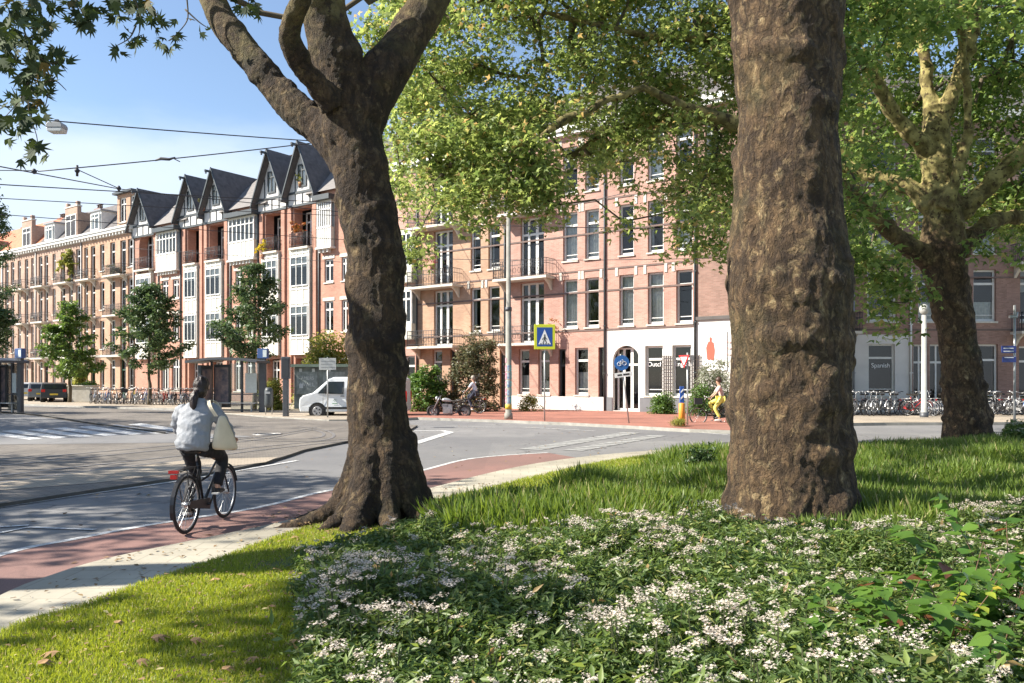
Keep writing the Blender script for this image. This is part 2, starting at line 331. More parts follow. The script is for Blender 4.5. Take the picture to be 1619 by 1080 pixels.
def strip(pts, wd, z, name='road_marking', mat=None, collect=None):
    mb = collect or MB(); P = [np.array(p[:2], float) for p in pts]
    Lf = []; Rt = []
    for i, p in enumerate(P):
        d = P[min(i + 1, len(P) - 1)] - P[max(i - 1, 0)]; d /= np.linalg.norm(d); nn = np.array([-d[1], d[0]]) * wd / 2
        Lf.append(p + nn); Rt.append(p - nn)
    for i in range(len(P) - 1): mb.face([(*Rt[i], z), (*Rt[i + 1], z), (*Lf[i + 1], z), (*Lf[i], z)])
    return mb if collect is not None else struct(name, mb, mat or paint)
# markings
mk = MB()
strip(RL, .11, .014, collect=mk)
strip(smooth([GP(u, v) for u, v in [(-80, 815), (0, 803), (140, 782), (277, 762), (400, 741), (470, 729)]]), .12, .014, collect=mk)
strip([GP(0, 844), GP(45, 835), GP(150, 839)], .08, .014, collect=mk)
strip([GP(-60, 838), GP(45, 832)], .08, .0145, collect=mk)
# zebra on the left
for k in range(6):
    u0 = 8 + k * 39; a = GP(u0 - 70, 689.5 - k * .5); b_ = GP(u0 + 14, 675 - k * .4)
    pass
# crossing bands right of the tree
strip([GP(655, 682), GP(700, 681.5), GP(712, 684)], .3, .014, collect=mk)
strip([GP(655, 702), GP(712, 684)], .3, .0145, collect=mk)
fmk = MB(); fpaint = M('faded_road_paint', (0.30, 0.30, 0.29), .8, .3, 8)
for k in range(13): strip([GP(838 + k * 12.5, 711.5 - k * 2.1), GP(848.5 + k * 12.5, 709.7 - k * 2.1)], .62, .014, collect=fmk)
for k in range(11): strip([GP(905 + k * 12.5, 713 - k * 2.2), GP(915.5 + k * 12.5, 711.2 - k * 2.2)], .55, .0146, collect=fmk)
struct('road_marking', fmk, fpaint)
strip([GP(660, 676), GP(830, 676), GP(940, 682)], .12, .0142, collect=mk)
strip([GP(1000, 676), GP(1150, 688)], .12, .0142, collect=mk)
struct('road_marking', mk, paint)
# tram bed / plaza left
ZT = .065
near = smooth([GP(u, v, ZT) for u, v in [(-420, 846), (-80, 806), (0, 796), (140, 775), (277, 755), (380, 738), (440, 724), (480, 711)]])
far = [GP(u, v, ZT) for u, v in [(560, 695), (640, 684), (660, 672), (560, 666), (430, 661), (330, 652), (150, 645), (-60, 641), (-400, 640)]]
sheet('tram_bed', near + far, -0.3, ZT, cobble, M('dark_kerb', (0.10, 0.095, 0.085), 0.9, 0.3, 3))
ov = MB(); Z1 = ZT + .004
ov.face([(*GP(u, v, ZT), Z1) for u, v in [(-300, 712), (-100, 704), (100, 702), (300, 700), (400, 690), (330, 686), (260, 686), (150, 672), (40, 656), (-60, 650), (-300, 648)]]); struct('road', ov, asph)
kb = MB()
P_ = smooth([GP(u, v, ZT) for u, v in [(-80, 648), (40, 655), (150, 671), (262, 686)]]); strip(P_, .16, Z1 + .05, collect=kb)
for p, q in zip(P_[:-1], P_[1:]): kb.face([(*p, ZT), (*q, ZT), (*q, Z1 + .05), (*p, Z1 + .05)])
struct('kerb', kb, M('dark_kerb'))
lit_strip = MB(); lit_strip.face([(*GP(u, v, ZT), Z1 + .001) for u, v in [(150, 764), (420, 731), (440, 723), (300, 727), (130, 746), (-60, 770), (-60, 780)]]); struct('pavement', lit_strip, beigepave)  # pale beige colour paints a sunlit strip onto the setts
zb = MB()
for k in range(7):
    u0 = 6 + k * 40; v0 = 693.5 - k * 1.9
    a_ = GP(u0, v0 - 3.2, ZT); 
    q = [GP(u0 - 44, v0 - 9.5 - .2 * k, ZT), GP(u0 - 36 + 14, v0 - 11.3 - .2 * k, ZT), GP(u0 + 62, v0 + .4, ZT), GP(u0 + 40, v0 + 2.2, ZT)]
    zb.face([(*p, Z1 + .005 + k * .0003) for p in q])
struct('road_marking', zb, paint)
rl = MB()
def rail(pts):
    P = smooth([GP(u, v, ZT) for u, v in pts], 8); strip(P, .09, Z1 + .0046, collect=rl)
for dv in (0, 9):
    rail([(-80, 762 + dv * 1.3), (100, 741 + dv), (277, 722 + dv * .8), (450, 703 + dv * .5), (600, 690 + dv * .3)])
    rail([(-80, 735 + dv), (120, 718 + dv * .8), (300, 702 + dv * .6), (420, 690 + dv * .4), (500, 676 + dv * .3)])
rail([(340, 690), (440, 694), (495, 693), (512, 688), (500, 681), (460, 677)]); rail([(340, 694), (440, 698), (505, 697), (528, 689), (512, 680), (470, 674)])
o = struct('tram_rails', rl, M('rail_steel', (0.25, 0.24, 0.23), 0.5, 0.3, 8, metal=0.5))
mc = MB(); c0 = GP(423, 687, ZT)
for r_ in (.42, .3): mc.tube([(c0[0] + r_ * math.cos(a), c0[1] + r_ * math.sin(a), ZT + .005) for a in np.linspace(0, 6.283, 25)[:-1]], .025, 6, closed=True)
mc.tube([(c0[0] + .25 * math.cos(a), c0[1] + .25 * math.sin(a), ZT + .004) for a in (0, 2.09, 4.19)], .02, 5, closed=True)
tag(mc.build('manhole_cover', M('rail_steel', None), None), 'round iron manhole cover set in the setts before the bus shelter', 'manhole cover')
# far pavements
P0 = (4.165, 42.5); DA = (0.812, -0.583)
def tA(u):
    r = (u - CX) / F; return -(P0[0] - P0[1] * r) / (DA[0] - DA[1] * r)
def YA(u): return P0[1] + DA[1] * tA(u)
def zA(u, v): return H + (HY - v) * YA(u) / F
def wA(s, y=0): return (P0[0] + DA[0] * s + .583 * y, P0[1] + DA[1] * s + .812 * y)
ROT = math.atan2(DA[1], DA[0])
pv = [GP(u, v) for u, v in [(600, 667), (660, 664), (780, 668), (900, 673), (1010, 679), (1090, 684), (1180, 687), (1240, 684)]]
sheet('pavement', pv + [GP(1270, 676), (24, 58), wA(-32, 5)], -.3, .12, redpave, kerbm)
pv2 = [GP(u, v) for u, v in [(-500, 637), (0, 640), (150, 645.5), (280, 649), (340, 655), (430, 663), (520, 668), (598, 667.5)]]
sheet('pavement', pv2 + [wA(-31.9, 5), wA(-150, 5)], -.3, .118, beigepave, kerbm)
sheet('pavement', [GP(1275, 675), GP(1400, 673), GP(1700, 672), (75, 37), (75, 60), (24.5, 58)], -.3, .121, beigepave, kerbm)

# ================================================================ BUILDINGS
white = M('white_joinery', (0.68, 0.68, 0.65), 0.5, 0.08, 3)
cream = M('cream_panels', (0.62, 0.59, 0.50), 0.6, 0.12, 2)
dark = M('interior_shade', (0.035, 0.035, 0.04), 0.9, 0.3, 1)  # near-black colour stands in for the shade of unlit rooms
curtain = M('net_curtain', (0.62, 0.62, 0.60), 0.9, 0.2, 6)
blind = M('blind', (0.42, 0.40, 0.36), 0.9, 0.2, 3)
iron = M('black_iron', (0.035, 0.036, 0.04), 0.5, 0.2, 5)
stone = M('pale_stone', (0.56, 0.53, 0.46), 0.8, 0.15, 4)
slate = M('dark_roof_tiles', (0.105, 0.095, 0.093), 0.8, 0.3, 2.5, bump=0.5, bscale=14)
greyroof = M('grey_roof_tiles', (0.19, 0.175, 0.165), 0.8, 0.2, 3, bump=0.5, bscale=14)
orangeroof = M('orange_roof_tiles', (0.46, 0.15, 0.07), 0.8, 0.25, 3, bump=0.5, bscale=14)
blackpaint = M('dark_painted_timber', (0.05, 0.06, 0.065), 0.5, 0.2, 3)
zinc = M('zinc', (0.28, 0.29, 0.30), 0.5, 0.15, 4, metal=0.3)
redbrick = brick('red_brick', (0.52, 0.26, 0.185), (0.42, 0.195, 0.135), (0.38, 0.28, 0.21))
pinkbrick = brick('pinkish_brick', (0.52, 0.29, 0.23), (0.42, 0.215, 0.165), (0.46, 0.37, 0.31))
ochrebrick = brick('ochre_brick', (0.51, 0.31, 0.205), (0.42, 0.245, 0.155), (0.40, 0.31, 0.23))
yellowbrick = brick('buff_brick', (0.47, 0.315, 0.235), (0.38, 0.24, 0.175), (0.40, 0.32, 0.26))
darkbrick = brick('brown_brick', (0.36, 0.215, 0.17), (0.27, 0.155, 0.12), (0.28, 0.22, 0.18))
dband = M('dark_brick_band', (0.16, 0.115, 0.10), 0.9, 0.2, 5)
whiteren = M('white_render', (0.62, 0.60, 0.57), 0.85, 0.10, 0.9)
greyren = M('grey_plinth', (0.15, 0.155, 0.165), 0.8, 0.15, 2)
glass = glassmat()
def arch_pts(x0, z0, x1, z1, n=10):
    r = (x1 - x0) / 2; c = (x0 + x1) / 2; zc = z1 - r
    return [(c - r * math.cos(math.pi * k / n), zc + r * math.sin(math.pi * k / n)) for k in range(n + 1)]
def wall(root, W, z0, z1, ops, mat, y0=0.0, rev=0.22, D=9.0, name='wall', sides=True, matr=None, x0=0.0):
    """wall with real openings; ops = [(x0,z0,x1,z1,arch)]"""
    mb = MB(); xs = sorted({x0, W, *[o[0] for o in ops], *[o[2] for o in ops]}); zs = sorted({z0, z1, *[o[1] for o in ops], *[o[3] for o in ops]})
    xs = [x for x in xs if x0 <= x <= W]; zs = [z for z in zs if z0 <= z <= z1]
    for i in range(len(xs) - 1):
        for j in range(len(zs) - 1):
            cx = (xs[i] + xs[i + 1]) / 2; cz = (zs[j] + zs[j + 1]) / 2
            if not any(o[0] < cx < o[2] and o[1] < cz < o[3] for o in ops):
                mb.face([(xs[i], y0, zs[j]), (xs[i + 1], y0, zs[j]), (xs[i + 1], y0, zs[j + 1]), (xs[i], y0, zs[j + 1])])
    for o in ops:
        a, b, c, d = o[:4]
        if len(o) > 4 and o[4]:
            ap = arch_pts(a, b, c, d); n = len(ap)
            for k in range(n - 1):
                p, q = ap[k], ap[k + 1]
                mb.face([(p[0], y0, p[1]), (q[0], y0, q[1]), (q[0], y0, d), (p[0], y0, d)])
                mb.face([(p[0], y0, p[1]), (p[0], y0 + rev, p[1]), (q[0], y0 + rev, q[1]), (q[0], y0, q[1])])
                mb.face([(p[0], y0 + rev + .02, p[1]), (q[0], y0 + rev + .02, q[1]), (q[0], y0 + rev + .02, d), (p[0], y0 + rev + .02, d)])
            zt = ap[0][1]
        else:
            zt = d; mb.face([(a, y0, d), (a, y0 + rev, d), (c, y0 + rev, d), (c, y0, d)])
        mb.face([(a, y0, b), (a, y0, zt), (a, y0 + rev, zt), (a, y0 + rev, b)]); mb.face([(c, y0, b), (c, y0 + rev, b), (c, y0 + rev, zt), (c, y0, zt)])
        mb.face([(a, y0, b), (a, y0 + rev, b), (c, y0 + rev, b), (c, y0, b)])
    if sides:
        mb.face([(x0 + .002, y0, z0), (x0 + .002, D, z0), (x0 + .002, D, z1), (x0 + .002, y0, z1)]); mb.face([(W - .002, y0, z0), (W - .002, y0, z1), (W - .002, D, z1), (W - .002, D, z0)])
        mb.face([(x0, D, z0), (W, D, z0), (W, D, z1), (x0, D, z1)])
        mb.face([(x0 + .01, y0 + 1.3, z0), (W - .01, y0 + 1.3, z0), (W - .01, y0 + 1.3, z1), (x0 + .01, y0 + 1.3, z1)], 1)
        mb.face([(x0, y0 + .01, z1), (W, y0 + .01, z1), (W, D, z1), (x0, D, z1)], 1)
    return mb.build(name, [mat, dark], root, recalc=False)
def window(root, x0, z0, x1, z1, kind='sash', y=0.16, cur=None, name='window', fm=None, fw=0.10, sill=True, arch=False, cols=1):
    fm = fm or white; mb = MB(); W = x1 - x0; T = .07
    mb.box(x0, y, z0, x0 + fw, y + T, z1); mb.box(x1 - fw, y, z0, x1, y + T, z1); mb.box(x0 + fw, y, z0, x1 - fw, y + T, z0 + fw * 1.3); mb.box(x0 + fw, y, z1 - fw, x1 - fw, y + T, z1)
    zt = z1 - (z1 - z0) * .27
    if kind in ('sash', 'door2', 'door', 'grid'):
        mb.box(x0 + fw, y - .01, zt - fw * .6, x1 - fw, y + T - .01, zt + fw * .6)
    if kind == 'sash':
        if cols == 1:
            mb.box(x0 + fw, y + .015, z0 + (zt - z0) * .16, x1 - fw, y + .045, z0 + (zt - z0) * .16 + .04)
    if cols > 1:
        for k in range(1, cols): c = x0 + W * k / cols; mb.box(c - fw * .45, y + .002, z0 + fw, c + fw * .45, y + T - .004, z1 - fw)
    if kind == 'door2':
        for c, f_ in ((x0 + W * .3, .7), (x0 + W * .65, .9)): mb.box(c - fw * f_, y + .003, z0 + fw, c + fw * f_, y + T - .004, z1 - fw)
    if kind == 'door': mb.box(x0 + fw, y + .004, z0, x1 - fw, y + T - .006, z0 + .5)
    fr = mb.build(name, [fm], root, recalc=False)
    p = MB(); p.face([(x0 + .02, y + .045, z0 + .02), (x1 - .02, y + .045, z0 + .02), (x1 - .02, y + .045, z1 - .02), (x0 + .02, y + .045, z1 - .02)]); p.build('pane', [glass], fr, recalc=False)
    if cur is None: cur = random.choice(['none', 'none', 'sides', 'sides', 'sides', 'full', 'full', 'blind', 'half', 'half'])
    c = MB(); yc = y + .16
    def drape(a, b, lo, hi):
        n = max(4, int((b - a) / .07))
        for k in range(n):
            u0 = a + (b - a) * k / n; u1 = a + (b - a) * (k + 1) / n; q0 = yc + .025 * (k % 2); q1 = yc + .025 * ((k + 1) % 2)
            c.face([(u0, q0, lo), (u1, q1, lo), (u1, q1, hi), (u0, q0, hi)])
    if cur == 'sides': drape(x0, x0 + W * random.uniform(.15, .35), z0, z1); drape(x1 - W * random.uniform(.1, .35), x1, z0, z1)
    elif cur == 'full': drape(x0, x1, z0, z1)
    elif cur == 'half': drape(x0, x1, z0, z0 + (z1 - z0) * random.uniform(.3, .5))
    elif cur == 'blind': c.face([(x0, yc, z1 - (z1 - z0) * random.uniform(.2, .5)), (x1, yc, z1 - (z1 - z0) * .4), (x1, yc, z1), (x0, yc, z1)])
    if c.f: c.build('curtain', [curtain if cur != 'blind' else blind], fr, recalc=False)
    if sill:
        s = MB(); s.box(x0 - .06, -.07, z0 - .09, x1 + .06, y, z0 - .005); s.build('sill', [stone if fm is white else fm], fr, recalc=False)
    return fr
def balcony(root, x0, x1, z, dep=0.95, h=0.95, ornate=True, plants=0, planter=None):
    b = MB(); b.box(x0, -dep, z - .14, x1, 0, z)
    n = 2
    for c in (x0 + .25, x1 - .25):
        b.prism([(-.02, z - .14), (-dep * .8, z - .14), (-dep * .35, z - .4), (-.02, z - .75)], lambda p, q, t: (t, p, q), c - .07, c + .07)
    sl = b.build('balcony', [stone], root)
    r = MB()
    for zz in (z + h, z + .12, z + h * .72): r.tube([(x0 + .03, 0, zz), (x0 + .03, -dep + .04, zz), (x1 - .03, -dep + .04, zz), (x1 - .03, 0, zz)], .016, 5)
    W = x1 - x0 - .06; k = int(W / .13)
    for i in range(k + 1):
        xx = x0 + .03 + W * i / k; r.tube([(xx, -dep + .04, z), (xx, -dep + .04, z + h)], .011 if i % 5 else .022, 4)
    for i in range(int(dep / .15)):
        for xx in (x0 + .03, x1 - .03): r.tube([(xx, -.1 - i * .15, z), (xx, -.1 - i * .15, z + h)], .010, 4)
    if ornate:
        for i in range(int(W / .33)):
            xc = x0 + .2 + i * .33; rr = .1
            r.tube([(xc + rr * math.cos(a), -dep + .03, z + h * .42 + rr * 1.5 * math.sin(a)) for a in np.linspace(0, 6.283, 13)[:-1]], .012, 4, closed=True)
    r.build('railing', [iron], sl)
    return sl
def planter(root, x, z, col=0, dep=.8, s=.35, name='planter'):
    """a pot plant standing on a balcony"""
    mb = MB(); p = mb.tube([(x, -dep, z), (x, -dep, z + .25)], [.1, .14], 10)
    o = tag(p.build('pot_plant', [M('terracotta', (0.33, 0.15, 0.09), .8)]), None, None)
    return o
def downpipe(root, x, z0, z1, m=None):
    p = MB(); p.tube([(x, -.07, z0), (x, -.07, z1)], .055, 8)
    z = z0 + 2
    while z < z1: p.box(x - .09, -.12, z, x + .09, 0, z + .04); z += 2.5
    return p.build('downpipe', [m or zinc], root)
def chimney(root, x, y, z0, z1, w_=.9, mat=None, pots=3):
    c = MB(); c.box(x - w_ / 2, y - .3, z0, x + w_ / 2, y + .3, z1); c.box(x - w_ / 2 - .06, y - .36, z1, x + w_ / 2 + .06, y + .36, z1 + .1)
    o = c.build('chimney', [mat or darkbrick], root)
    p = MB()
    for k in range(pots):
        xx = x - w_ / 2 + w_ * (k + .5) / pots; p.tube([(xx, y, z1 + .08), (xx, y, z1 + .5)], [.11, .085], 8); p.box(xx - .13, y - .13, z1 + .5, xx + .13, y + .13, z1 + .56)
    p.build('chimney_pot', [M('dark_clay', (0.09, 0.06, 0.05), .8)], o); return o
def building(name, label, u0, u1, cat='house'):
    s0, s1 = tA(u0), tA(u1); x, y = wA(s0); root = thing(name, label, cat, (x, y, 0), ROT); return root, s0, s1 - s0
# ---- left terrace: buff brick houses
ROWS = [(4.6, 7.2), (8.2, 10.75), (11.75, 14.2)]; EAVE = 15.3
def dormer(root, xc, w_, z0, h, mat, brickd=False, roofm=None, y0=0.05):
    d = MB(); d.box(xc - w_ / 2, y0, z0, xc + w_ / 2, y0 + 2.6, z0 + h, 0)
    if brickd:
        d.box(xc - w_ / 2 - .05, y0 - .08, z0 - .2, xc + w_ / 2 + .05, y0 + .3, z0 + h + .5, 0)
        d.box(xc - w_ / 2 - .12, y0 - .14, z0 + h + .5, xc + w_ / 2 + .12, y0 + .36, z0 + h + .62, 1)
        d.box(xc - w_ / 2 + .0, y0 - .06, z0 + h + .62, xc - w_ / 2 + .35, y0 + .25, z0 + h + 1.0, 0); d.box(xc + w_ / 2 - .35, y0 - .06, z0 + h + .62, xc + w_ / 2, y0 + .25, z0 + h + 1.0, 0)
    else:
        d.box(xc - w_ / 2 - .15, y0 - .15, z0 + h, xc + w_ / 2 + .15, y0 + 2.7, z0 + h + .14, 1)
    dd = d.build('dormer', [mat, stone if brickd else zinc], root)
    window(dd, xc - w_ / 2 + .15, z0 + .25, xc + w_ / 2 - .15, z0 + h - .2, 'sash', y=y0 - .13 - (.0 if not brickd else 0), cols=2 if w_ > 1.3 else 1, sill=False, cur='none')
    return dd
def rowhouse(label, u0, u1, wins, balc, wallm, roofm, gw=None, dorm=(), name='terraced_house', ground=None):
    root, s0, W = building(name, label, u0, u1)
    X = lambda u: tA(u) - s0
    ops = []; wl = []
    for a, b in wins:
        for zl, zh in ROWS:
            isb = any(p <= (a + b) / 2 <= q for p, q in balc)
            lo = zl - .65 if isb else zl
            ops.append((X(a), lo, X(b), zh)); wl.append((X(a), lo, X(b), zh, isb))
    for k, (a, b) in enumerate(gw or wins):
        door = k % 3 == 1; ops.append((X(a), .15 if door else .95, X(b), 3.6)); wl.append((X(a), .15 if door else .95, X(b), 3.6, 2 if door else 0))
    wall(root, W, 0, EAVE, ops, wallm)
    for a, lo, b, hi, isb in wl:
        window(root, a, lo, b, hi, 'sash' if isb != 2 else 'door', sill=(not isb), name='window' if isb != 2 else 'door', fm=white if isb != 2 else random.choice([white, M('green_door', (0.04, .10, .07), .4), blackpaint]))
    for p, q in balc:
        for zl, zh in ROWS[::-1][:3]:
            balcony(root, X(p), X(q), zl - .65, .8, .9)
    t = MB()
    t.box(-.0, -.06, 3.85, W, .0, 4.05, 0); t.box(0, -.03, 7.45, W, 0, 7.55, 1); t.box(0, -.03, 11.0, W, 0, 11.1, 1)
    t.build('string_course', [stone, dband], root)
    c = MB(); c.box(0, -.45, EAVE - .35, W, .2, EAVE - .1); c.box(0, -.55, EAVE - .1, W, .2, EAVE + .05)
    k = 0.15
    while k < W - .1: c.box(k, -.38, EAVE - .6, k + .12, -.003, EAVE - .352); k += .55
    c.build('cornice', [white], root)
    r = MB(); r.face([(0, 0, EAVE + .02), (W, 0, EAVE + .02), (W, 2.6, EAVE + 3.3), (0, 2.6, EAVE + 3.3)]); r.face([(0, 2.6, EAVE + 3.3), (W, 2.6, EAVE + 3.3), (W, 9, EAVE + 3.6), (0, 9, EAVE + 3.6)])
    r.face([(W, 0, EAVE), (W, 9, EAVE), (W, 9, EAVE + 3.6), (W, 2.6, EAVE + 3.3)]); r.face([(0, 0, EAVE), (0, 9, EAVE), (0, 9, EAVE + 3.6), (0, 2.6, EAVE + 3.3)])
    rf = r.build('roof', [roofm], root, recalc=False)
    for d in dorm:
        uc, w_, h, br = d; dormer(rf, X(uc), w_, EAVE + (.05 if not br else -.1), h, wallm if br else white, br)
    chimney(rf, W * .25, 5.2, EAVE + 2, EAVE + 4.3, 1.1); 
    downpipe(root, W - .08, .1, EAVE - .6)
    return root
LW = [(-44, -39), (-35, -30), (-24, -20), (-14, -9), (-6, -1)]
rowhouse('farthest buff brick terraced house with an orange tiled roof, at the left picture edge', -52, 5, [(-44, -39), (-35, -30), (-24, -19), (-12, -7)], [(-30, -18)], yellowbrick, orangeroof, dorm=[(-12, 2.0, 1.7, 1)])
rowhouse('narrow buff brick house with orange roof and a tall stepped brick dormer', 5, 58, [(8, 13.5), (17, 22.5), (28, 33), (39, 44.5), (49, 53.5)], [(7, 17), (32, 47)], yellowbrick, orangeroof, dorm=[(43, 2.1, 2.4, 1)])
rowhouse('buff brick house with white boxed dormer and dark slate roof beside it', 58, 130, [(61, 67), (70, 76), (83, 88), (96, 103), (109, 115), (120, 127)], [(61, 79), (97, 117)], yellowbrick, slate, dorm=[(78, 1.9, 1.9, 0), (113, 2.3, 2.6, 1)])
r4 = rowhouse('buff brick house next to the red gabled block, with a raised brick top storey', 130, 213, [(133, 139), (143.5, 150.5), (158, 165), (174, 182), (190, 199), (202, 211)], [(132, 153), (175, 203)], ochrebrick, slate, dorm=[(151, 1.9, 2.0, 0)])
# raised top storey of the fourth house
s0 = tA(130); a, b = tA(185) - s0, tA(212) - s0
wall(r4, b, EAVE + .06, EAVE + 3.0, [(a + .4, EAVE + .5, a + 1.5, EAVE + 2.7), (a + 2.2, EAVE + .5, a + 3.3, EAVE + 2.7)], ochrebrick, y0=.02, D=6, x0=a)
window(r4, a + .4, EAVE + .5, a + 1.5, EAVE + 2.7, y=.14, cols=2); window(r4, a + 2.2, EAVE + .5, a + 3.3, EAVE + 2.7, y=.14, cols=2)
m_ = MB(); m_.box(a - .2, -.35, EAVE + 3.0, b + .1, 6, EAVE + 3.2); m_.build('cornice', [blackpaint], r4)

# ---- the red gabled block (one house per bay group)
ZB, ZG = 14.2, 15.1
def gable(root, xa, xb, zb, zap, over=.2, winw=.9, flower=False):
    """timbered gable with a steep roof running back"""
    c = (xa + xb) / 2
    g_ = MB(); g_.face([(xa, -.12, zb), (xb, -.12, zb), (c, -.12, zap - .25)]); g_.face([(xa, -.12, zb), (xa, -.12, ZB), (xb, -.12, ZB), (xb, -.12, zb)])
    g_.face([(xa, -.12, ZB), (xa, .3, ZB), (xb, .3, ZB), (xb, -.12, ZB)])
    gb = g_.build('gable_front', [whiteren], root, recalc=False)
    t = MB(); n = max(4, int((xb - xa) / .75))
    for k in range(n + 1):
        x = xa + (xb - xa) * k / n; t.box(x - .035, -.17, ZB, x + .035, -.125, zb)
    t.box(xa, -.175, zb - .08, xb, -.123, zb + .08); t.box(xa, -.175, ZB - .1, xb, -.123, ZB + .06)
    hw = (zap - zb)
    for k in (-1, 1):
        x = c + k * (xb - xa) * .25; t.box(x - .04, -.165, zb, x + .04, -.125, zb + hw * .42)
    t.build('timbering', [blackpaint], gb)
    window(gb, c - winw / 2, zb + .35, c + winw / 2, zb + .35 + 1.6, y=-.2, cols=2, fm=blackpaint, sill=False, cur='none', fw=.08)
    r = MB(); sl = (zap - zb) / (c - xa); xo = over
    zlo = zb - sl * xo
    def slope(x_e, zz):
        e = .16
        r.face([(x_e, -.6, zz), (c, -.6, zap), (c, 7, zap), (x_e, 7, zz)]); r.face([(x_e, -.6, zz - e), (c, -.6, zap - e), (c, 7, zap - e), (x_e, 7, zz - e)])
        r.face([(x_e, -.6, zz), (x_e, 7, zz), (x_e, 7, zz - e), (x_e, -.6, zz - e)])
    slope(xa - xo, zlo); slope(xb + xo, zlo)
    rr = r.build('gable_roof', [slate], root, recalc=False)
    b_ = MB()
    for x_e in (xa - xo, xb + xo):
        b_.prism([(x_e, zlo - .2), (x_e, zlo + .03), (c, zap + .04), (c, zap - .22)], lambda p, q, t: (p, t, q), -.68, -.58)
    b_.box(c - .07, -1.15, zap - .4, c + .07, -.3, zap - .25); b_.box(c - .05, -1.1, zap - .55, c + .05, -1.0, zap - .4)
    b_.build('barge_board', [blackpaint], rr)
def mainroof(root, xa, xb, zlo, zhi, y0=-.35, mat=greyroof):
    r = MB(); r.face([(xa, y0, zlo), (xb, y0, zlo), (xb, 3.8, zhi), (xa, 3.8, zhi)]); r.face([(xa, 3.8, zhi), (xb, 3.8, zhi), (xb, 9, zlo), (xa, 9, zlo)])
    r.face([(xa, y0, zlo), (xa, 3.8, zhi), (xa, 9, zlo)]); r.face([(xb, y0, zlo), (xb, 3.8, zhi), (xb, 9, zlo)])
    return r.build('roof', [mat], root, recalc=False)
def baywin(root, xa, xb, z0=3.55, z1=11.05):
    b_ = MB(); d = .28
    b_.box(xa, -d, z0, xb, .0, z1 - .0)
    rows = [(4.9, 7.0), (8.4, 10.5)]
    bb = b_.build('bay', [cream], root)
    t = MB()
    for z in (z0, 4.65, 7.15, 8.15, 10.7): t.box(xa - .04, -d - .05, z, xb + .04, -d + .01, z + .1)
    for k in range(4):
        x = xa + (xb - xa) * k / 3; t.box(x - .04, -d - .035, z0 + .1, x + .04, -d + .01, z1 - .05)
    t.build('bay_trim', [white], bb)
    for lo, hi in rows:
        dk = MB(); dk.box(xa + .1, -d - .012, lo, xb - .1, -d + .05, hi); dk.build('recess_shade', [dark], bb)  # flat near-black panel: room shade behind the panes, put into the colour
        window(bb, xa + .08, lo, xb - .08, hi, 'grid', y=-d - .09, cols=3, sill=False, cur='none', fw=.06)
        ju = MB(); ju.box(xa + .1, -d - .025, hi - .75, xb - .1, -d - .015, hi - .05); ju.build('blind', [curtain], bb)
def oriel(root, xa, xb, z0=10.9, z1=14.1, n=6):
    b_ = MB(); d = .35; b_.box(xa, -d, z0, xb, 0, z0 + 1.35); b_.box(xa, -d, z1 - .15, xb, 0, z1); b_.box(xa, -.05, z0, xb, 0.0, z1)
    bb = b_.build('oriel', [cream], root)
    t = MB(); t.box(xa - .08, -d - .12, z0 - .12, xb + .08, -.001, z0 + .0); 
    for k in range(n + 1):
        x = xa + .04 + (xb - xa - .08) * k / n; t.box(x - .045, -d - .03, z0 + .02, x + .045, -d + .06, z1 - .1)
    t.box(xa, -d - .05, z0 + 1.3, xb, -d + .02, z0 + 1.42); t.box(xa + .001, -d - .045, z0 + 2.55, xb - .001, -d + .02, z0 + 2.63)
    for q in range(int((xb - xa) / .4)): t.box(xa + .1 + q * .4, -.3, z0 - .35, xa + .22 + q * .4, -.001, z0 - .125)
    t.build('oriel_trim', [white], bb)
    p = MB(); p.face([(xa, -d + .03, z0 + 1.35), (xb, -d + .03, z0 + 1.35), (xb, -d + .03, z1 - .15), (xa, -d + .03, z1 - .15)]); p.build('pane', [glass], bb, recalc=False)
    k_ = MB(); k_.face([(xa, -.06, z0 + 1.35), (xb, -.06, z0 + 1.35), (xb, -.06, z1 - .15), (xa, -.06, z1 - .15)]); k_.build('curtain', [M('grey_curtain', (.3, .3, .3), .9)], bb, recalc=False)
    e = MB(); e.box(xa - .15, -d - .35, z1, xb + .15, .1, z1 + .35); e.build('eaves_box', [blackpaint], bb)
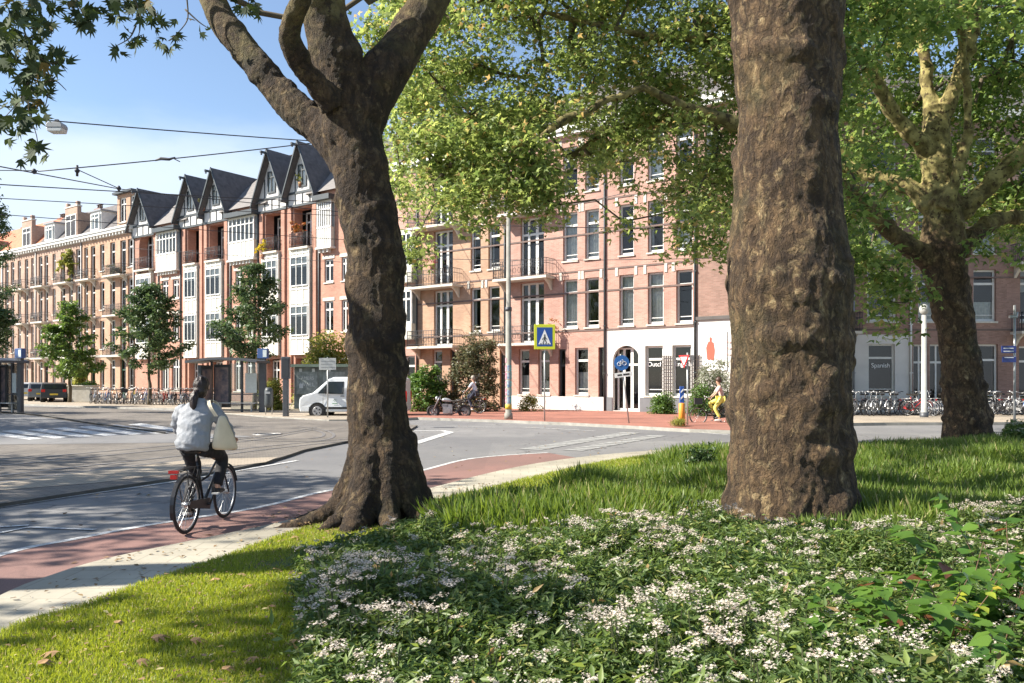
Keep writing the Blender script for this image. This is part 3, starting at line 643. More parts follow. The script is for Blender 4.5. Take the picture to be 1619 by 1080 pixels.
def gablehouse(label, u0, u1, parts_, u_or=None, name='gabled_house', g=None, roofspan=None, smallw=(), arch=None):
    root, s0, W = building(name, label, u0, u1); X = lambda u: tA(u) - s0
    ops = []; tasks = []
    for a, b in parts_:
        a, b = X(a), X(b); ops.append((a, 11.2, b, 14.0)); ops.append((a + .15, .15, b - .15, 3.3))
        window(root, a + .1, 11.2, b - .1, 13.9, 'door2', y=1.0, name='balcony_door', sill=False, cur='none')
        balcony(root, a - .05, b + .05, 11.15, .45, 1.0, True)
        window(root, a + .2, .6, b - .2, 3.2, 'grid', y=.5, cols=3, sill=False, cur='sides')
        baywin(root, a - .05, b + .05)
    for a, b in smallw:
        for lo, hi in ((5.05, 7.2), (8.5, 10.1)):
            ops.append((X(a), lo, X(b), hi)); window(root, X(a), lo, X(b), hi, 'sash', y=.1, cols=2, cur='none')
        ops.append((X(a) - .15, .9, X(b) + .15, 3.6, True)); window(root, X(a) - .13, .9, X(b) + .13, 3.55, 'grid', y=.14, cols=3, cur='none')
    if arch:
        a, b = X(arch[0]), X(arch[1]); ops.append((a, 11.3, b, 14.6, True)); window(root, a, 11.3, b, 14.4, 'door2', y=.8, name='balcony_door', sill=False, cur='none'); balcony(root, a - .1, b + .1, 11.25, .5, 1.0)
        baywin(root, a, b, 3.55, 10.9)
    wall(root, W, 0, 15.0, ops, redbrick, rev=.75 if (parts_ or arch) else .3)
    for a, b in smallw:
        k = MB()
        for lo, hi in ((5.05, 7.2), (8.5, 10.1)): k = MB(); k.box(X(a) - .15, -.04, hi + .02, X(b) + .15, .05, hi + .25); k.build('lintel', [stone], root)
    if u_or:
        oriel(root, X(u_or[0]) + .1, X(u_or[1]) - .1)
        mainroof(root, X(u_or[0]) - 1.2, X(u_or[1]) + 1.2, 14.78, 18.6)
    t = MB()
    t.box(0, -.03, .15, W, 0, .8); t.build('plinth', [darkbrick], root)
    for (a, b, zap) in (g or []): gable(root, X(a), X(b), ZG, zap, flower=False)
    if parts_:
        for pa, pb in zip(parts_[:-1], parts_[1:]): pass
        pl = MB()
        for a, b in parts_:
            for x in (X(a) - .55, X(b) + .2): pl.box(x, -.14, 0.1, x + .38, 0, 14.05)
        pl.build('pilaster', [redbrick], root)
    downpipe(root, W - .06, .1, 14.2, blackpaint)
    return root
gablehouse('red brick house with an arched loggia under the leftmost single gable', 213, 252, [], arch=(220, 243), g=[(211, 246, 18.2)])
gablehouse('narrow red brick house with white oriel between the single gable and first gable pair', 252, 287, [], u_or=(252, 286), smallw=[(256, 266), (273, 283)])
gablehouse('red brick house with the left pair of half-timbered gables and two iron balconies', 287, 366, [(297, 315), (331, 354)], g=[(285, 323, 18.3), (325, 364, 18.3)])
gablehouse('red brick house with a wide white oriel between the two gable pairs', 366, 410, [], u_or=(366, 409), smallw=[(372, 383), (391, 402)])
gablehouse('red brick house with the right pair of half-timbered gables, highest of the row', 410, 506, [(420, 444), (465, 493)], g=[(410, 455, 18.6), (458, 504, 18.6)])
gh = gablehouse('red brick house with paired sash windows directly left of the big leaning tree trunk', 506, 560, [], u_or=(506, 531), smallw=[(513, 527), (540, 550)])
for o in [q for q in bpy.data.objects if q.name.startswith('gabled_house') and q.parent is None]:
    if 'oriel' in o['label']: chimney(o, 2.2, 4.2, 17.2, 19.2, 1.6, darkbrick, 5)

# ---- right part
R_ROWS = [(4.6, 7.25), (8.27, 10.92), (11.93, 14.5)]; REAVE = 15.6
def whiteblocks(root, X, wins, rows):
    k = MB()
    for a, b in wins:
        for lo, hi in rows:
            for x in (X(a) - .22, X(b) + .06): k = MB(); k.box(x, -.035, hi - .05, x + .15, .04, hi + .4); k.build('keystone', [stone], root)
def top(root, W, roofm=slate, cm=None, e=REAVE):
    c = MB(); c.box(0, -.4, e - .3, W, .15, e); c.box(0, -.3, e - .5, W, .1, e - .302); c.build('cornice', [cm or white], root)
    r = MB(); r.face([(0, -.1, e), (W, -.1, e), (W, 2.8, e + 3), (0, 2.8, e + 3)]); r.face([(0, 2.8, e + 3), (W, 2.8, e + 3), (W, 9, e + 3.2), (0, 9, e + 3.2)]); r.face([(W, 0, e), (W, 2.8, e + 3), (W, 9, e + 3.2), (W, 9, e)]); r.face([(0, 0, e), (0, 2.8, e + 3), (0, 9, e + 3.2), (0, 9, e)])
    return r.build('roof', [roofm], root, recalc=False)
def bands(root, W, zs, m=None, x0=0):
    t = MB()
    for z in zs: t = MB(); t.box(x0, -.03, z, W, 0, z + .09); t.build('string_course', [m or dband], root)
def righthouse(label, u0, u1, wallm, wins, doors=(), balc=(), gops=(), lower=None, sides=True, rows=R_ROWS, name='apartment_house', w3=None):
    root, s0, W = building(name, label, u0, u1, 'house'); X = lambda u: tA(u) - s0
    ops = []
    for a, b in wins:
        for lo, hi in rows: ops.append((X(a), lo, X(b), hi)); window(root, X(a), lo, X(b), hi, cols=1)
    for a, b in doors:
        for lo, hi in rows: ops.append((X(a), lo - .75, X(b), hi)); window(root, X(a), lo - .75, X(b), hi, 'door2', name='balcony_door', sill=False, cur='none')
    for a, b in balc:
        for lo, hi in rows: balcony(root, X(a), X(b), lo - .78)
    gg = []
    for (a, b, z0, z1, kind) in gops:
        gg.append((X(a), z0, X(b), z1, kind == 'arch'))
        if kind == 'arch':
            window(root, X(a) + .12, z0, X(b) - .12, z1 - .1, 'door2', y=.3, name='door', sill=False, cur='none', fw=.09)
            continue
        window(root, X(a), z0, X(b), z1, 'door' if kind == 'door' else 'sash', name='door' if kind == 'door' else 'window', sill=kind != 'door', fm=blackpaint if kind == 'door' else white, cols=1 if kind == 'win' else 1, cur='half' if kind == 'win' else 'none')
    if lower:
        wall(root, W, 0, 4.35, gg, lower, name='ground_floor_wall', y0=-.003); wall(root, W, 4.35, REAVE, ops, wallm)
    else: wall(root, W, 0, REAVE, ops + gg, wallm)
    whiteblocks(root, X, wins, rows); bands(root, W, [5.1 + 1.35, 8.27 + 1.3, 11.93 + 1.3]); bands(root, W, [4.38, 7.6, 11.3], dband)
    top(root, W); downpipe(root, W - .05, .1, REAVE - .5, blackpaint)
    return root, X, W
rA, XA, WA = righthouse('brick house with white wooden bay windows just right of the big leaning trunk', 560, 661, pinkbrick, [(575, 590), (605, 622)], gops=[(570, 590, .9, 3.3, 'win'), (640, 656, .9, 3.3, 'win')])
for lo in (4.3, 7.9):
    b_ = MB(); x0, x1 = XA(634), XA(659); b_.box(x0, -.5, lo, x1, 0, lo + 1.0); b_.box(x0, -.5, lo + 3.1, x1, 0, lo + 3.3); b_.box(x0, -.1, lo + .9, x1, 0, lo + 3.1)
    bb = b_.build('bay', [cream], rA); dk = MB(); dk.box(x0 + .05, -.3, lo + 1, x1 - .05, -.28, lo + 3.1); dk.build('recess_shade', [dark], bb)  # near-black sheet paints the unlit room inside the bay
    window(bb, x0, lo + 1.0, x1, lo + 3.1, 'grid', y=-.5, cols=3, sill=False, cur='sides')
rB, XB, WB = righthouse('ochre brick house with two stacked iron balconies above the motorcycle', 661, 800, ochrebrick, [(744, 760), (772, 790)], [(686, 716)], [(659, 731)],
    gops=[(684, 699, .9, 3.6, 'win'), (712, 724, .15, 3.6, 'door'), (744, 758, .9, 3.6, 'win'), (790, 797, .15, 3.6, 'door')])
rC, XC, WC = righthouse('pink brick house with ornate balconies behind the tall grey pole', 800, 958, pinkbrick, [(890, 913), (925, 947)], [(823, 860)], [(794, 878)],
    gops=[(820, 837, .95, 3.5, 'win'), (851, 869, .95, 3.5, 'win'), (883, 894, .15, 3.45, 'door'), (909, 930, .95, 3.5, 'win'), (946, 956, .15, 3.5, 'door')])
pl = MB(); pl.box(0, -.03, .1, WC, 0, .85); pl.build('plinth', [whiteren], rC)
# language school house
rD, XD, WD = righthouse('pink brick house over a white ground floor with arched door and language school windows', 958, 1101, pinkbrick, [(979, 1002), (1024, 1049), (1069, 1095)],
    gops=[(969, 1011, .15, 3.55, 'arch'), (1020, 1048, .95, 3.5, 'shop'), (1063, 1093, .95, 3.5, 'shop')], lower=whiteren)
k = MB()
k.box(0.0, -.04, .1, XD(968), 0, .85); k.build('plinth', [greyren], rD); k = MB(); k.box(XD(1012), -.04, .1, WD, 0, .85); k.build('plinth', [greyren], rD)
def school(root, xc, z, body, w_=None, y=.17): return text_obj('lettering', body, .33, M('white_lettering', (.85, .85, .85), .6, 0), root, (xc, y - .02, z))
school(rD, XD(1034), 2.55, 'Dutch'); school(rD, XD(1078), 2.55, 'English')
for uc in (1055.5, 1100):
    tr = MB(); x = XD(uc)
    for k in range(5): tr.box(x - .28 + k * .12, -.08, .9, x - .255 + k * .12, -.05, 3.0)
    for k in range(12): tr.box(x - .3, -.105, .95 + k * .18, x + .26, -.082, .975 + k * .18)
    tag(tr.build('trellis', [M('dark_timber', (.08, .06, .05), .8)]), 'dark wooden trellis on the white wall ' + ('between the Dutch and English windows' if uc < 1080 else 'right of the English window'), 'trellis')
    t_ = bpy.data.objects[-1]
for o in [q for q in bpy.data.objects if q.name.startswith('trellis')]:
    o.location = rD.location; o.rotation_euler = rD.rotation_euler
# corner part with the poster
rE, s0E, WE = building('corner_house', 'brown brick corner house with white ground floor carrying the red-robed poster', 1101, 1262)
XE = lambda u: tA(u) - s0E
wn = [(1195, 1215), (1228, 1248)]; ops = [(XE(a), lo, XE(b), hi) for a, b in wn for lo, hi in R_ROWS]
for a, lo, b, hi in ops: window(rE, a, lo, b, hi)
up = [(XE(1115), 11.93, XE(1138), 14.5)]; window(rE, *up[0])
wall(rE, WE, 4.75, REAVE, ops + up, darkbrick, y0=0); wall(rE, WE, 0, 4.75, [(XE(1205), 1, XE(1240), 3.6)], whiteren, name='ground_floor_wall', y0=-.003); window(rE, XE(1205), 1, XE(1240), 3.6)
bands(rE, WE, [7.75, 11.4]); t = MB(); t.box(0, -.1, 4.7, WE, 0, 4.86); t.build('ledge', [M('dark_ledge', (.1, .09, .085), .7)], rE); top(rE, WE)
po = MB(); x0, x1 = XE(1113), XE(1150); po.box(x0, -.045, 2.2, x1, -.006, 4.1)
ps = tag(po.build('poster_board', [M('poster_white', (.78, .77, .76), .6, .03)]), 'white poster board with a red figure and faint red lettering on the corner wall', 'poster'); ps.location = rE.location; ps.rotation_euler = rE.rotation_euler
fg = MB(); cx = x0 + .36; redm = M('poster_red', (.48, .10, .06), .6, .1)
FP = [(-.25, 2.45), (-.32, 3.2), (-.2, 3.55), (-.07, 3.62), (-.09, 3.82), (0, 3.92), (.09, 3.82), (.07, 3.62), (.22, 3.5), (.30, 3.0), (.24, 2.45), (.12, 2.35), (.02, 2.5), (-.1, 2.35)]
fg.prism([(cx + p * .72, 3.86 + (q - 3.92) * .74) for p, q in FP], lambda p, q, t: (p, t, q), -.056, -.047)
fg.prism([(cx - .03, 3.0), (cx + .02, 3.35), (cx + .07, 3.0), (cx + .02, 2.75)], lambda p, q, t: (p, t, q), -.0555, -.058)
fg.build('figure', [redm], ps)
fm_ = MB()
for k, wd in enumerate((1.15, .8, .95)): 
    xx = x0 + .9
    while xx < x0 + .9 + wd: fm_.box(xx, -.052, 3.55 - k * .3, xx + .12, -.0465, 3.63 - k * .3); xx += .17
fm_.build('faint_text', [M('faint_red', (.72, .45, .42), .6, .05)], ps)
# ---- frontal building to the right
YB = 40.8
def UX(u, Y=YB): return (u - CX) / F * Y
def ZBv(v, Y=YB): return H + (HY - v) * Y / F
def fronthouse(label, u0, u1, ops_u, gops_u, wallm, lower=None, balc=(), name='corner_house', lowtop=None):
    root = thing(name, label, 'house', (UX(u0), YB, 0), 0); X = lambda u: UX(u) - UX(u0); W = X(u1); rows = [(4.78, 7.45), (8.3, 10.9), (11.8, 14.3)]
    ops = []
    for a, b in ops_u:
        for lo, hi in rows: ops.append((X(a), lo, X(b), hi)); window(root, X(a), lo, X(b), hi, fw=.1)
    gg = []
    for a, b, z0, z1, k in gops_u:
        gg.append((X(a), z0, X(b), z1)); window(root, X(a), z0, X(b), z1, 'door' if k == 'door' else 'sash', fw=.09, sill=k != 'door', name='door' if k == 'door' else 'window', cur='none', cols=2 if k == 'door' else 1)
    if lower: wall(root, W, 0, lowtop, gg, lower, name='ground_floor_wall', y0=-.003); wall(root, W, lowtop, REAVE, ops, wallm)
    else: wall(root, W, 0, REAVE, ops + gg, wallm)
    bands(root, W, [4.3, 7.0, 10.5]); top(root, W)
    for a, b in balc:
        for lo, hi in rows: balcony(root, X(a), X(b), lo - .55)
    return root, X, W
rF, XF, WF = fronthouse('brown brick house with white-painted ground floor and the Spanish window', 1264, 1438, [(1290, 1320), (1371, 1418)], [(1285, 1325, .9, 3.6, 'win'), (1373, 1415, .95, 3.62, 'shop')], darkbrick, whiteren, [(1338, 1352)], lowtop=4.1)
school(rF, XF(1394.5), 2.5, 'Spanish', y=.17); downpipe(rF, XF(1349), .1, 7)
rG, XG, WG = fronthouse('brown brick house with glazed double doors behind the rightmost plane tree', 1438, 1592, [(1452, 1488), (1539, 1575)], [(1444, 1466, .15, 3.6, 'door'), (1470, 1494, .15, 3.6, 'door'), (1540, 1578, .6, 3.6, 'win')], darkbrick)
downpipe(rG, .04, .1, 7.5, white)
rH, XH, WH = fronthouse('brown brick house at the right picture edge with a balcony over its window', 1592, 1760, [(1613, 1650), (1690, 1725)], [(1611, 1650, .6, 3.5, 'win'), (1690, 1725, .15, 3.5, 'door')], darkbrick, None, [(1597, 1660)])
# ================================================================ TREES
def displace(o, amp1=.035, f1=2.2, amp2=.014, f2=8.0, flare=None, knob=0.0, zfade=None):
    me = o.data; n = len(me.vertices); co = np.empty(n * 3, np.float32); me.vertices.foreach_get('co', co); co = co.reshape(-1, 3)
    no = np.empty(n * 3, np.float32); me.vertices.foreach_get('normal', no); no = no.reshape(-1, 3)
    d = np.zeros(n)
    for i in range(n):
        p = Vector(co[i]); q = Vector((p.x * f1, p.y * f1, p.z * f1 * .8)); a = mnoise.noise(q)
        ridg = 1 - abs(mnoise.noise(Vector((p.x * f2, p.y * f2, p.z * f2 * .45))))*2
        k = 1.0 if zfade is None else max(.25, min(1.0, 1 - (p.z - zfade) / 2.0))
        kn = max(0, mnoise.noise(Vector((p.x * 3.1 + 9, p.y * 3.1, p.z * 3.4))) - .15) * knob * k
        d[i] = a * amp1 + ridg * amp2 * k + kn + mnoise.noise(p * 22) * amp2 * .45 * k
    co = co + no * d[:, None]; me.vertices.foreach_set('co', co.astype(np.float32).ravel()); me.update()
def wood(name, tubes, mat, parent, voxel=.03, seg=20, disp=True, **kw):
    mb = MB()
    for pts, rads in tubes:
        P = catmull([tuple(p) + (r,) for p, r in zip(pts, rads)], 5)
        mb.tube([p[:3] for p in P], [p[3] for p in P], seg)
    o = mb.build(name, [mat], parent)
    if voxel:
        r = o.modifiers.new('r', 'REMESH'); r.mode = 'VOXEL'; r.voxel_size = voxel; r.use_smooth_shade = True
        s = o.modifiers.new('s', 'SMOOTH'); s.iterations = 4
        apply_mods(o)
    if disp: displace(o, **kw)
    o.data.polygons.foreach_set('use_smooth', [True] * len(o.data.polygons)); return o
def crown_branches(mb, nodes0, centres, r_tip=.012, power=2.3, wob=.12):
    """connect cluster centres back to the limbs; nodes0 = list of points on limbs"""
    pts = [np.array(p, float) for p in nodes0]; par = [-1] * len(pts); base = np.mean(np.array(nodes0), 0)
    order = sorted(centres, key=lambda c: min(np.linalg.norm(np.array(c) - p) for p in pts[:len(nodes0)]))
    arr = np.array(pts)
    for c in order:
        c = np.array(c, float); dd = np.linalg.norm(arr - c, axis=1); j = int(np.argmin(dd + 0.0)); pts.append(c); par.append(j); arr = np.vstack([arr, c])
    cnt = np.ones(len(pts))
    for i in range(len(pts) - 1, -1, -1):
        if par[i] >= 0: cnt[par[i]] += cnt[i]
    for i in range(len(nodes0), len(pts)):
        j = par[i]; a, b = pts[j], pts[i]; mid = (a + b) / 2 + RNG.normal(size=3) * wob * np.linalg.norm(b - a); mid[2] += .06 * np.linalg.norm(b - a)
        ra = r_tip * cnt[i] ** (1 / power); rb = r_tip * max(cnt[i] - 1, 1) ** (1 / power)
        mb.tube([a, mid, b], [min(ra, .09), min((ra + rb) / 2, .08), min(rb, .07)], 5, cap=False)
    return pts
def crown_leaves(name, centres, per, rad, size, tmpl, mat, parent, flat=.6, upb=.4, droop=.5, sizevar=.35):
    C_ = np.repeat(np.array(centres), per, 0); N = len(C_); off = RNG.normal(size=(N, 3)); off = norm(off) * (RNG.random((N, 1)) ** .5) * rad; off[:, 2] *= flat
    x, y, z = frames(N, upb, droop); s = size * (1 - sizevar + 2 * sizevar * RNG.random(N))
    return scatter(name, C_ + off, x, y, z, s, tmpl[0], tmpl[1], mat, parent)
bark = barkmat()
bark_s = barkmat('plane_tree_bark_far', 5.6, .8)
twig = M('twig_bark', (0.10, 0.08, 0.05), .9, .3, 4)
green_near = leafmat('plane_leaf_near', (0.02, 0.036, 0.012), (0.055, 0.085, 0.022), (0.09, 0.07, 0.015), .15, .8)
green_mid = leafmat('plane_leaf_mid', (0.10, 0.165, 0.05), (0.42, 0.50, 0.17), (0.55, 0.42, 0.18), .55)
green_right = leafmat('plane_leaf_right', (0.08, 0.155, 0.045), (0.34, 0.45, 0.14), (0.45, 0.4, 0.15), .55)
def profile_trunk(Y, rows, yoff=None):
    """rows: (v, uleft, uright) -> pts, radii"""
    pts, rr = [], []
    for v, a, b in rows:
        x, y, z = PX((a + b) / 2, v, Y); r = (b - a) / 2 * Y / F; pts.append((x, y, z)); rr.append(r)
    return pts, rr
# --- tree A: leaning tree left of centre
YA1 = 9.3
TA = thing('plane_tree', 'leaning plane tree left of centre with dark bark and a forked top', 'tree', PX(600, 825, YA1)[:2] + (0.1,))
tr_pts, tr_r = profile_trunk(YA1, [(845, 540, 668), (800, 543, 664), (745, 545, 657), (700, 545, 654), (620, 546, 649), (540, 548, 645), (470, 548, 644), (400, 543, 641), (340, 534, 634), (290, 526, 624), (240, 515, 612), (190, 503, 604), (140, 500, 600)])
def PXs(rows, Y0, Y1=None):
    n = len(rows); out_ = []; rr = []
    for i, (u, v, w_) in enumerate(rows):
        Y = Y0 + ((Y1 if Y1 is not None else Y0) - Y0) * i / (n - 1); out_.append(PX(u, v, Y)); rr.append(w_ / 2 * Y / F)
    return out_, rr
tubes = [(tr_pts, tr_r),
         PXs([(560, 260, 70), (520, 215, 66), (480, 185, 58), (440, 143, 54), (405, 100, 50), (370, 55, 48), (340, 10, 46), (315, -60, 42), (290, -180, 32), (250, -330, 22)], YA1, YA1 + 1.2),
         PXs([(552, 190, 92), (545, 140, 90), (528, 90, 84), (517, 45, 80), (510, 0, 78), (512, -80, 70), (530, -220, 52), (520, -380, 34)], YA1, YA1 - .4),
         PXs([(525, 170, 44), (497, 130, 40), (470, 98, 40), (458, 60, 38), (464, 25, 34), (478, -10, 32), (470, -90, 26), (440, -220, 18)], YA1 - .3, YA1 - 1.6),
         PXs([(565, 185, 92), (600, 125, 84), (632, 80, 76), (658, 35, 68), (685, -10, 62), (720, -90, 50), (770, -200, 36), (850, -330, 22)], YA1, YA1 + .8)]
# buttress roots
cxr, cyr = PX(603, 0, YA1)[0], YA1
for ang, ln, r0 in ((200, 1.0, .17), (168, .85, .15), (255, .75, .2), (290, .7, .17), (325, .85, .18), (352, 1.35, .18), (20, 1.1, .16), (60, .9, .18), (110, .9, .18), (235, .8, .12)):
    a = R(ang); d = Vector((math.cos(a), math.sin(a), 0)); b0 = Vector((cxr, cyr, 0))
    tubes.append(([b0 + d * .22 + Vector((0, 0, 1.05)), b0 + d * .36 + Vector((0, 0, .55)), b0 + d * .55 + Vector((0, 0, .26)), b0 + d * (.55 + ln * .35) + Vector((0, 0, .12)), b0 + d * (.5 + ln * .75) + Vector((0, 0, .03))], [.16, r0, r0 * .8, r0 * .55, .05]))
tubes = [(p, [q * .875 for q in r_]) for p, r_ in tubes]
ow = wood('trunk', tubes, barkmat('plane_tree_bark_dark', 6.3, 1.0, br=.9), None, voxel=.021, amp1=.04, f1=2.3, amp2=.014, f2=10, knob=.10, zfade=5.2)
def adopt(o, par):
    o.parent = par; o.matrix_parent_inverse = par.matrix_basis.inverted() if False else Matrix.Translation(-Vector(par.location))
adopt(ow, TA)
def limbnodes(tubes, zmin):
    out_ = []
    for p, r in tubes:
        for q in catmull(p, 4):
            if q[2] > zmin: out_.append(q)
    return out_
def inframe(p, m=10):
    if p[1] < .5: return False
    u = CX + p[0] / p[1] * F; v = HY - (p[2] - H) / p[1] * F; return -m < u < 1619 + m and v > -m
def overhead(n, cx, cy, zlo, zhi, rx, ry, mz=1.0):
    out_ = []
    while len(out_) < n:
        p = RNG.normal(size=3); p = p / np.linalg.norm(p) * RNG.random() ** .4
        q = (cx + p[0] * rx, cy + p[1] * ry, (zlo + zhi) / 2 + p[2] * (zhi - zlo) / 2)
        if not inframe(q, 60): out_.append(q)
    return out_
cA = overhead(95, -0.6, 12.3, 8.2, 15.0, 5.0, 3.2)
# the leaves seen between its limbs and at the top edge
vis = [PX(u, v, Y) for u, v, Y in [(390, 8, 10.5), (408, 20, 10.8), (575, -6, 11), (600, -5, 11.5), (150, 8, 9.6), (165, 25, 9.8), (128, 20, 9.7), (185, 45, 10.2), (210, 70, 10), (232, 12, 10.1), (247, 28, 9.9), (268, 68, 10), (278, 62, 10.1), (216, 5, 10), (262, 5, 9.9)]]
ba = MB(); crown_branches(ba, limbnodes(tubes[1:5], 5.8), cA + vis[:4])
brA = ba.build('branches', [twig], None); adopt(brA, TA)
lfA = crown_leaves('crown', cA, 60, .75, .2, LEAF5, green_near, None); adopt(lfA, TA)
# --- tree left outside the frame whose twigs hang into the top left corner
def hanging(rows, ns, nm, Y0, mat, parent, upn, spread=16, size=.2):
    cs = []
    for (u, v, n) in rows:
        for k in range(int(n * 1.7 + .5)): cs.append(PX(u + random.gauss(0, spread), v + random.gauss(0, spread * .9), Y0 + random.gauss(0, .35)))
    N = len(cs); x, y, z = frames(N, .1, .8)
    # leaf planes face roughly sideways so they show
    z = norm(RNG.normal(size=(N, 3)) * np.array([.6, 1.0, .6])); x = RNG.normal(size=(N, 3)); x[:, 2] -= 1.0; x = norm(x - z * np.sum(x * z, 1, keepdims=True)); y = np.cross(z, x)
    return scatter(nm, cs, x, y, z, size * (.7 + .5 * RNG.random(N)), LEAF5[0], LEAF5[1], mat, parent), cs
TL = thing('plane_tree', 'plane tree outside the left edge whose drooping twigs hang into the top left corner', 'tree', (-10.8, 5.4, 0))
tl_t = [([(-10.8, 5.4, -.2), (-10.8, 5.4, 3), (-10.7, 5.5, 6), (-10.6, 5.6, 8.5)], [.5, .4, .36, .26]), ([(-10.7, 5.5, 6.0), (-9.9, 6.8, 7.8), (-8.6, 8.6, 8.5), (-7.4, 9.6, 8.6)], [.22, .17, .12, .07]), ([(-10.7, 5.6, 6.5), (-12.5, 5.0, 9), (-14, 4.0, 11)], [.24, .18, .1]), ([(-10.6, 5.6, 7.5), (-10.2, 5.0, 10), (-9.4, 4.4, 12.5)], [.22, .15, .08])]
o = wood('trunk', tl_t, bark, None, voxel=.05, amp1=.05, amp2=.015, knob=.12); adopt(o, TL)
rowsL = [(12, 10, 8), (35, 30, 10), (20, 60, 12), (55, 70, 10), (15, 95, 10), (45, 110, 12), (70, 40, 8), (75, 100, 7), (92, 95, 5), (60, 128, 7), (66, 145, 4), (20, 160, 6), (45, 152, 6), (32, 185, 8), (58, 178, 4), (5, 188, 4), (30, 212, 3), (52, 235, 3), (62, 246, 2), (45, 242, 2), (68, 8, 6), (5, 40, 6), (40, 0, 8), (10, 70, 8), (60, 45, 4)]
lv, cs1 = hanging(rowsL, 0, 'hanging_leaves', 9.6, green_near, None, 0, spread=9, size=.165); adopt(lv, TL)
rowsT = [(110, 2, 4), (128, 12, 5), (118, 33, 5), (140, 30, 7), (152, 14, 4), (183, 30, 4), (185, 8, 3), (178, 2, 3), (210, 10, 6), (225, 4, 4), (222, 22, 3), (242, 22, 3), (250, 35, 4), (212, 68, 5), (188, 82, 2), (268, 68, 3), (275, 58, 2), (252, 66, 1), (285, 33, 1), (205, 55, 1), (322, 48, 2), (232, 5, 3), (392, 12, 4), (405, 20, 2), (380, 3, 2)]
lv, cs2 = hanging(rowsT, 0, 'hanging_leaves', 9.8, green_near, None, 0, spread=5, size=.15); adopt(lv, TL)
hb = MB()
for pts in ([(-5, -40), (30, 20), (45, 80), (52, 120), (45, 170), (58, 215), (60, 240)], [(45, 80), (80, 100), (95, 95)], [(52, 125), (75, 140), (70, 175)], [(45, 130), (30, 160), (8, 185)], [(70, 130), (88, 128), (105, 143)],
            [(100, -40), (125, 10), (135, 30)], [(180, -40), (215, 5), (222, 40), (215, 68)], [(215, 40), (205, 60), (185, 72)], [(290, -40), (297, 15), (293, 38), (268, 65)], [(293, 15), (315, 35), (330, 45)], [(205, -30), (240, 10), (250, 30)], [(160, -40), (185, 15), (188, 28)], [(385, -30), (395, 10)]):
    P = catmull([PX(u, v, 9.7) for u, v in pts], 4); hb.tube(P, list(np.linspace(.012, .004, len(P))), 5)
P = catmull([(-8.6, 8.6, 8.5), PX(-200, -120, 9.7), PX(0, -45, 9.7), PX(120, -50, 9.7), PX(300, -45, 9.8), PX(400, -40, 9.8)], 5); hb.tube(P, list(np.linspace(.06, .012, len(P))), 6)
o = hb.build('branches', [twig], None); adopt(o, TL)
cL = overhead(13, -12.4, 3.7, 7.8, 10.6, 1.9, 1.9); ba = MB(); crown_branches(ba, limbnodes(tl_t[1:], 6.5), cL); o = ba.build('branches', [twig], None); adopt(o, TL)
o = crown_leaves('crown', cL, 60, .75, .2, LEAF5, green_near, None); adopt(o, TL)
# --- tree B: massive trunk right of centre
YB1 = 8.45
TB = thing('plane_tree', 'massive straight plane trunk right of centre standing behind the flower bed', 'tree', PX(1248, 842, YB1)[:2] + (0.1,))
tb = [profile_trunk(YB1, [(865, 1142, 1352), (830, 1146, 1348), (780, 1151, 1346), (720, 1157, 1338), (650, 1158, 1336), (580, 1160, 1338), (520, 1157, 1341), (450, 1155, 1342), (400, 1156, 1338), (340, 1163, 1328), (280, 1167, 1322), (200, 1170, 1319), (100, 1166, 1324), (0, 1158, 1326), (-120, 1160, 1322), (-260, 1170, 1310)])]
tb += [([(2.96, 8.5, 7.4), (2.4, 8.6, 9), (1.4, 8.6, 11)], [.45, .3, .15]), ([(2.96, 8.5, 7.4), (3.8, 9.1, 9.2), (4.6, 9.6, 11.5)], [.45, .3, .15])]
ow = wood('trunk', tb, barkmat('plane_tree_bark_rugged', 9.5, 1.0, br=1.4), None, voxel=.022, amp1=.045, f1=2.0, amp2=.016, f2=9, knob=.13); adopt(ow, TB)
cB = overhead(70, 4.2, 8.0, 8.6, 15, 5.0, 4.6); ba = MB(); crown_branches(ba, limbnodes(tb[1:], 7.6), cB); o = ba.build('branches', [twig], None); adopt(o, TB)
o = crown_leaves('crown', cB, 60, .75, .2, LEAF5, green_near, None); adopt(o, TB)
# --- tree H: hidden trunk, its crown fills the top centre
TH = thing('plane_tree', 'plane tree behind the massive trunk whose light green crown fills the top centre', 'tree', PX(1252, 700, 16.5)[:2] + (0.1,))
YH = 16.5
th = [PXs([(1252, 715, 60), (1252, 600, 50), (1250, 480, 46), (1248, 360, 44), (1246, 250, 42), (1240, 120, 34), (1225, -60, 26), (1215, -220, 16)], YH),
      PXs([(1248, 260, 34), (1200, 212, 26), (1150, 192, 22), (1110, 178, 17), (1060, 160, 14), (1020, 140, 12), (985, 152, 12), (955, 160, 11), (925, 180, 10), (890, 190, 10), (855, 215, 8), (820, 228, 6), (760, 232, 4), (725, 250, 2.5), (700, 275, 1.5)], YH, YH - .8),
      PXs([(1248, 230, 30), (1190, 200, 20), (1130, 192, 14), (1060, 195, 13), (1000, 200, 10), (950, 215, 7), (900, 250, 5)], YH, YH + 1.6),
      PXs([(1246, 200, 28), (1190, 100, 22), (1120, 60, 16), (1040, 60, 12), (950, 40, 9), (860, 20, 6)], YH, YH + .6),
      PXs([(1244, 160, 26), (1180, 10, 20), (1080, -120, 14), (950, -220, 9)], YH, YH - .6)]
ow = wood('trunk', th, bark_s, None, voxel=.035, amp1=.03, f1=2.5, amp2=.01, knob=.08); adopt(ow, TH)
LB = [(560, 60), (580, 60), (600, 250), (612, 320), (640, 352), (680, 340), (720, 345), (765, 350), (800, 340), (850, 346), (880, 318), (905, 275), (940, 295), (985, 338), (1020, 315), (1050, 340), (1085, 385), (1110, 372), (1150, 405), (1190, 400)]
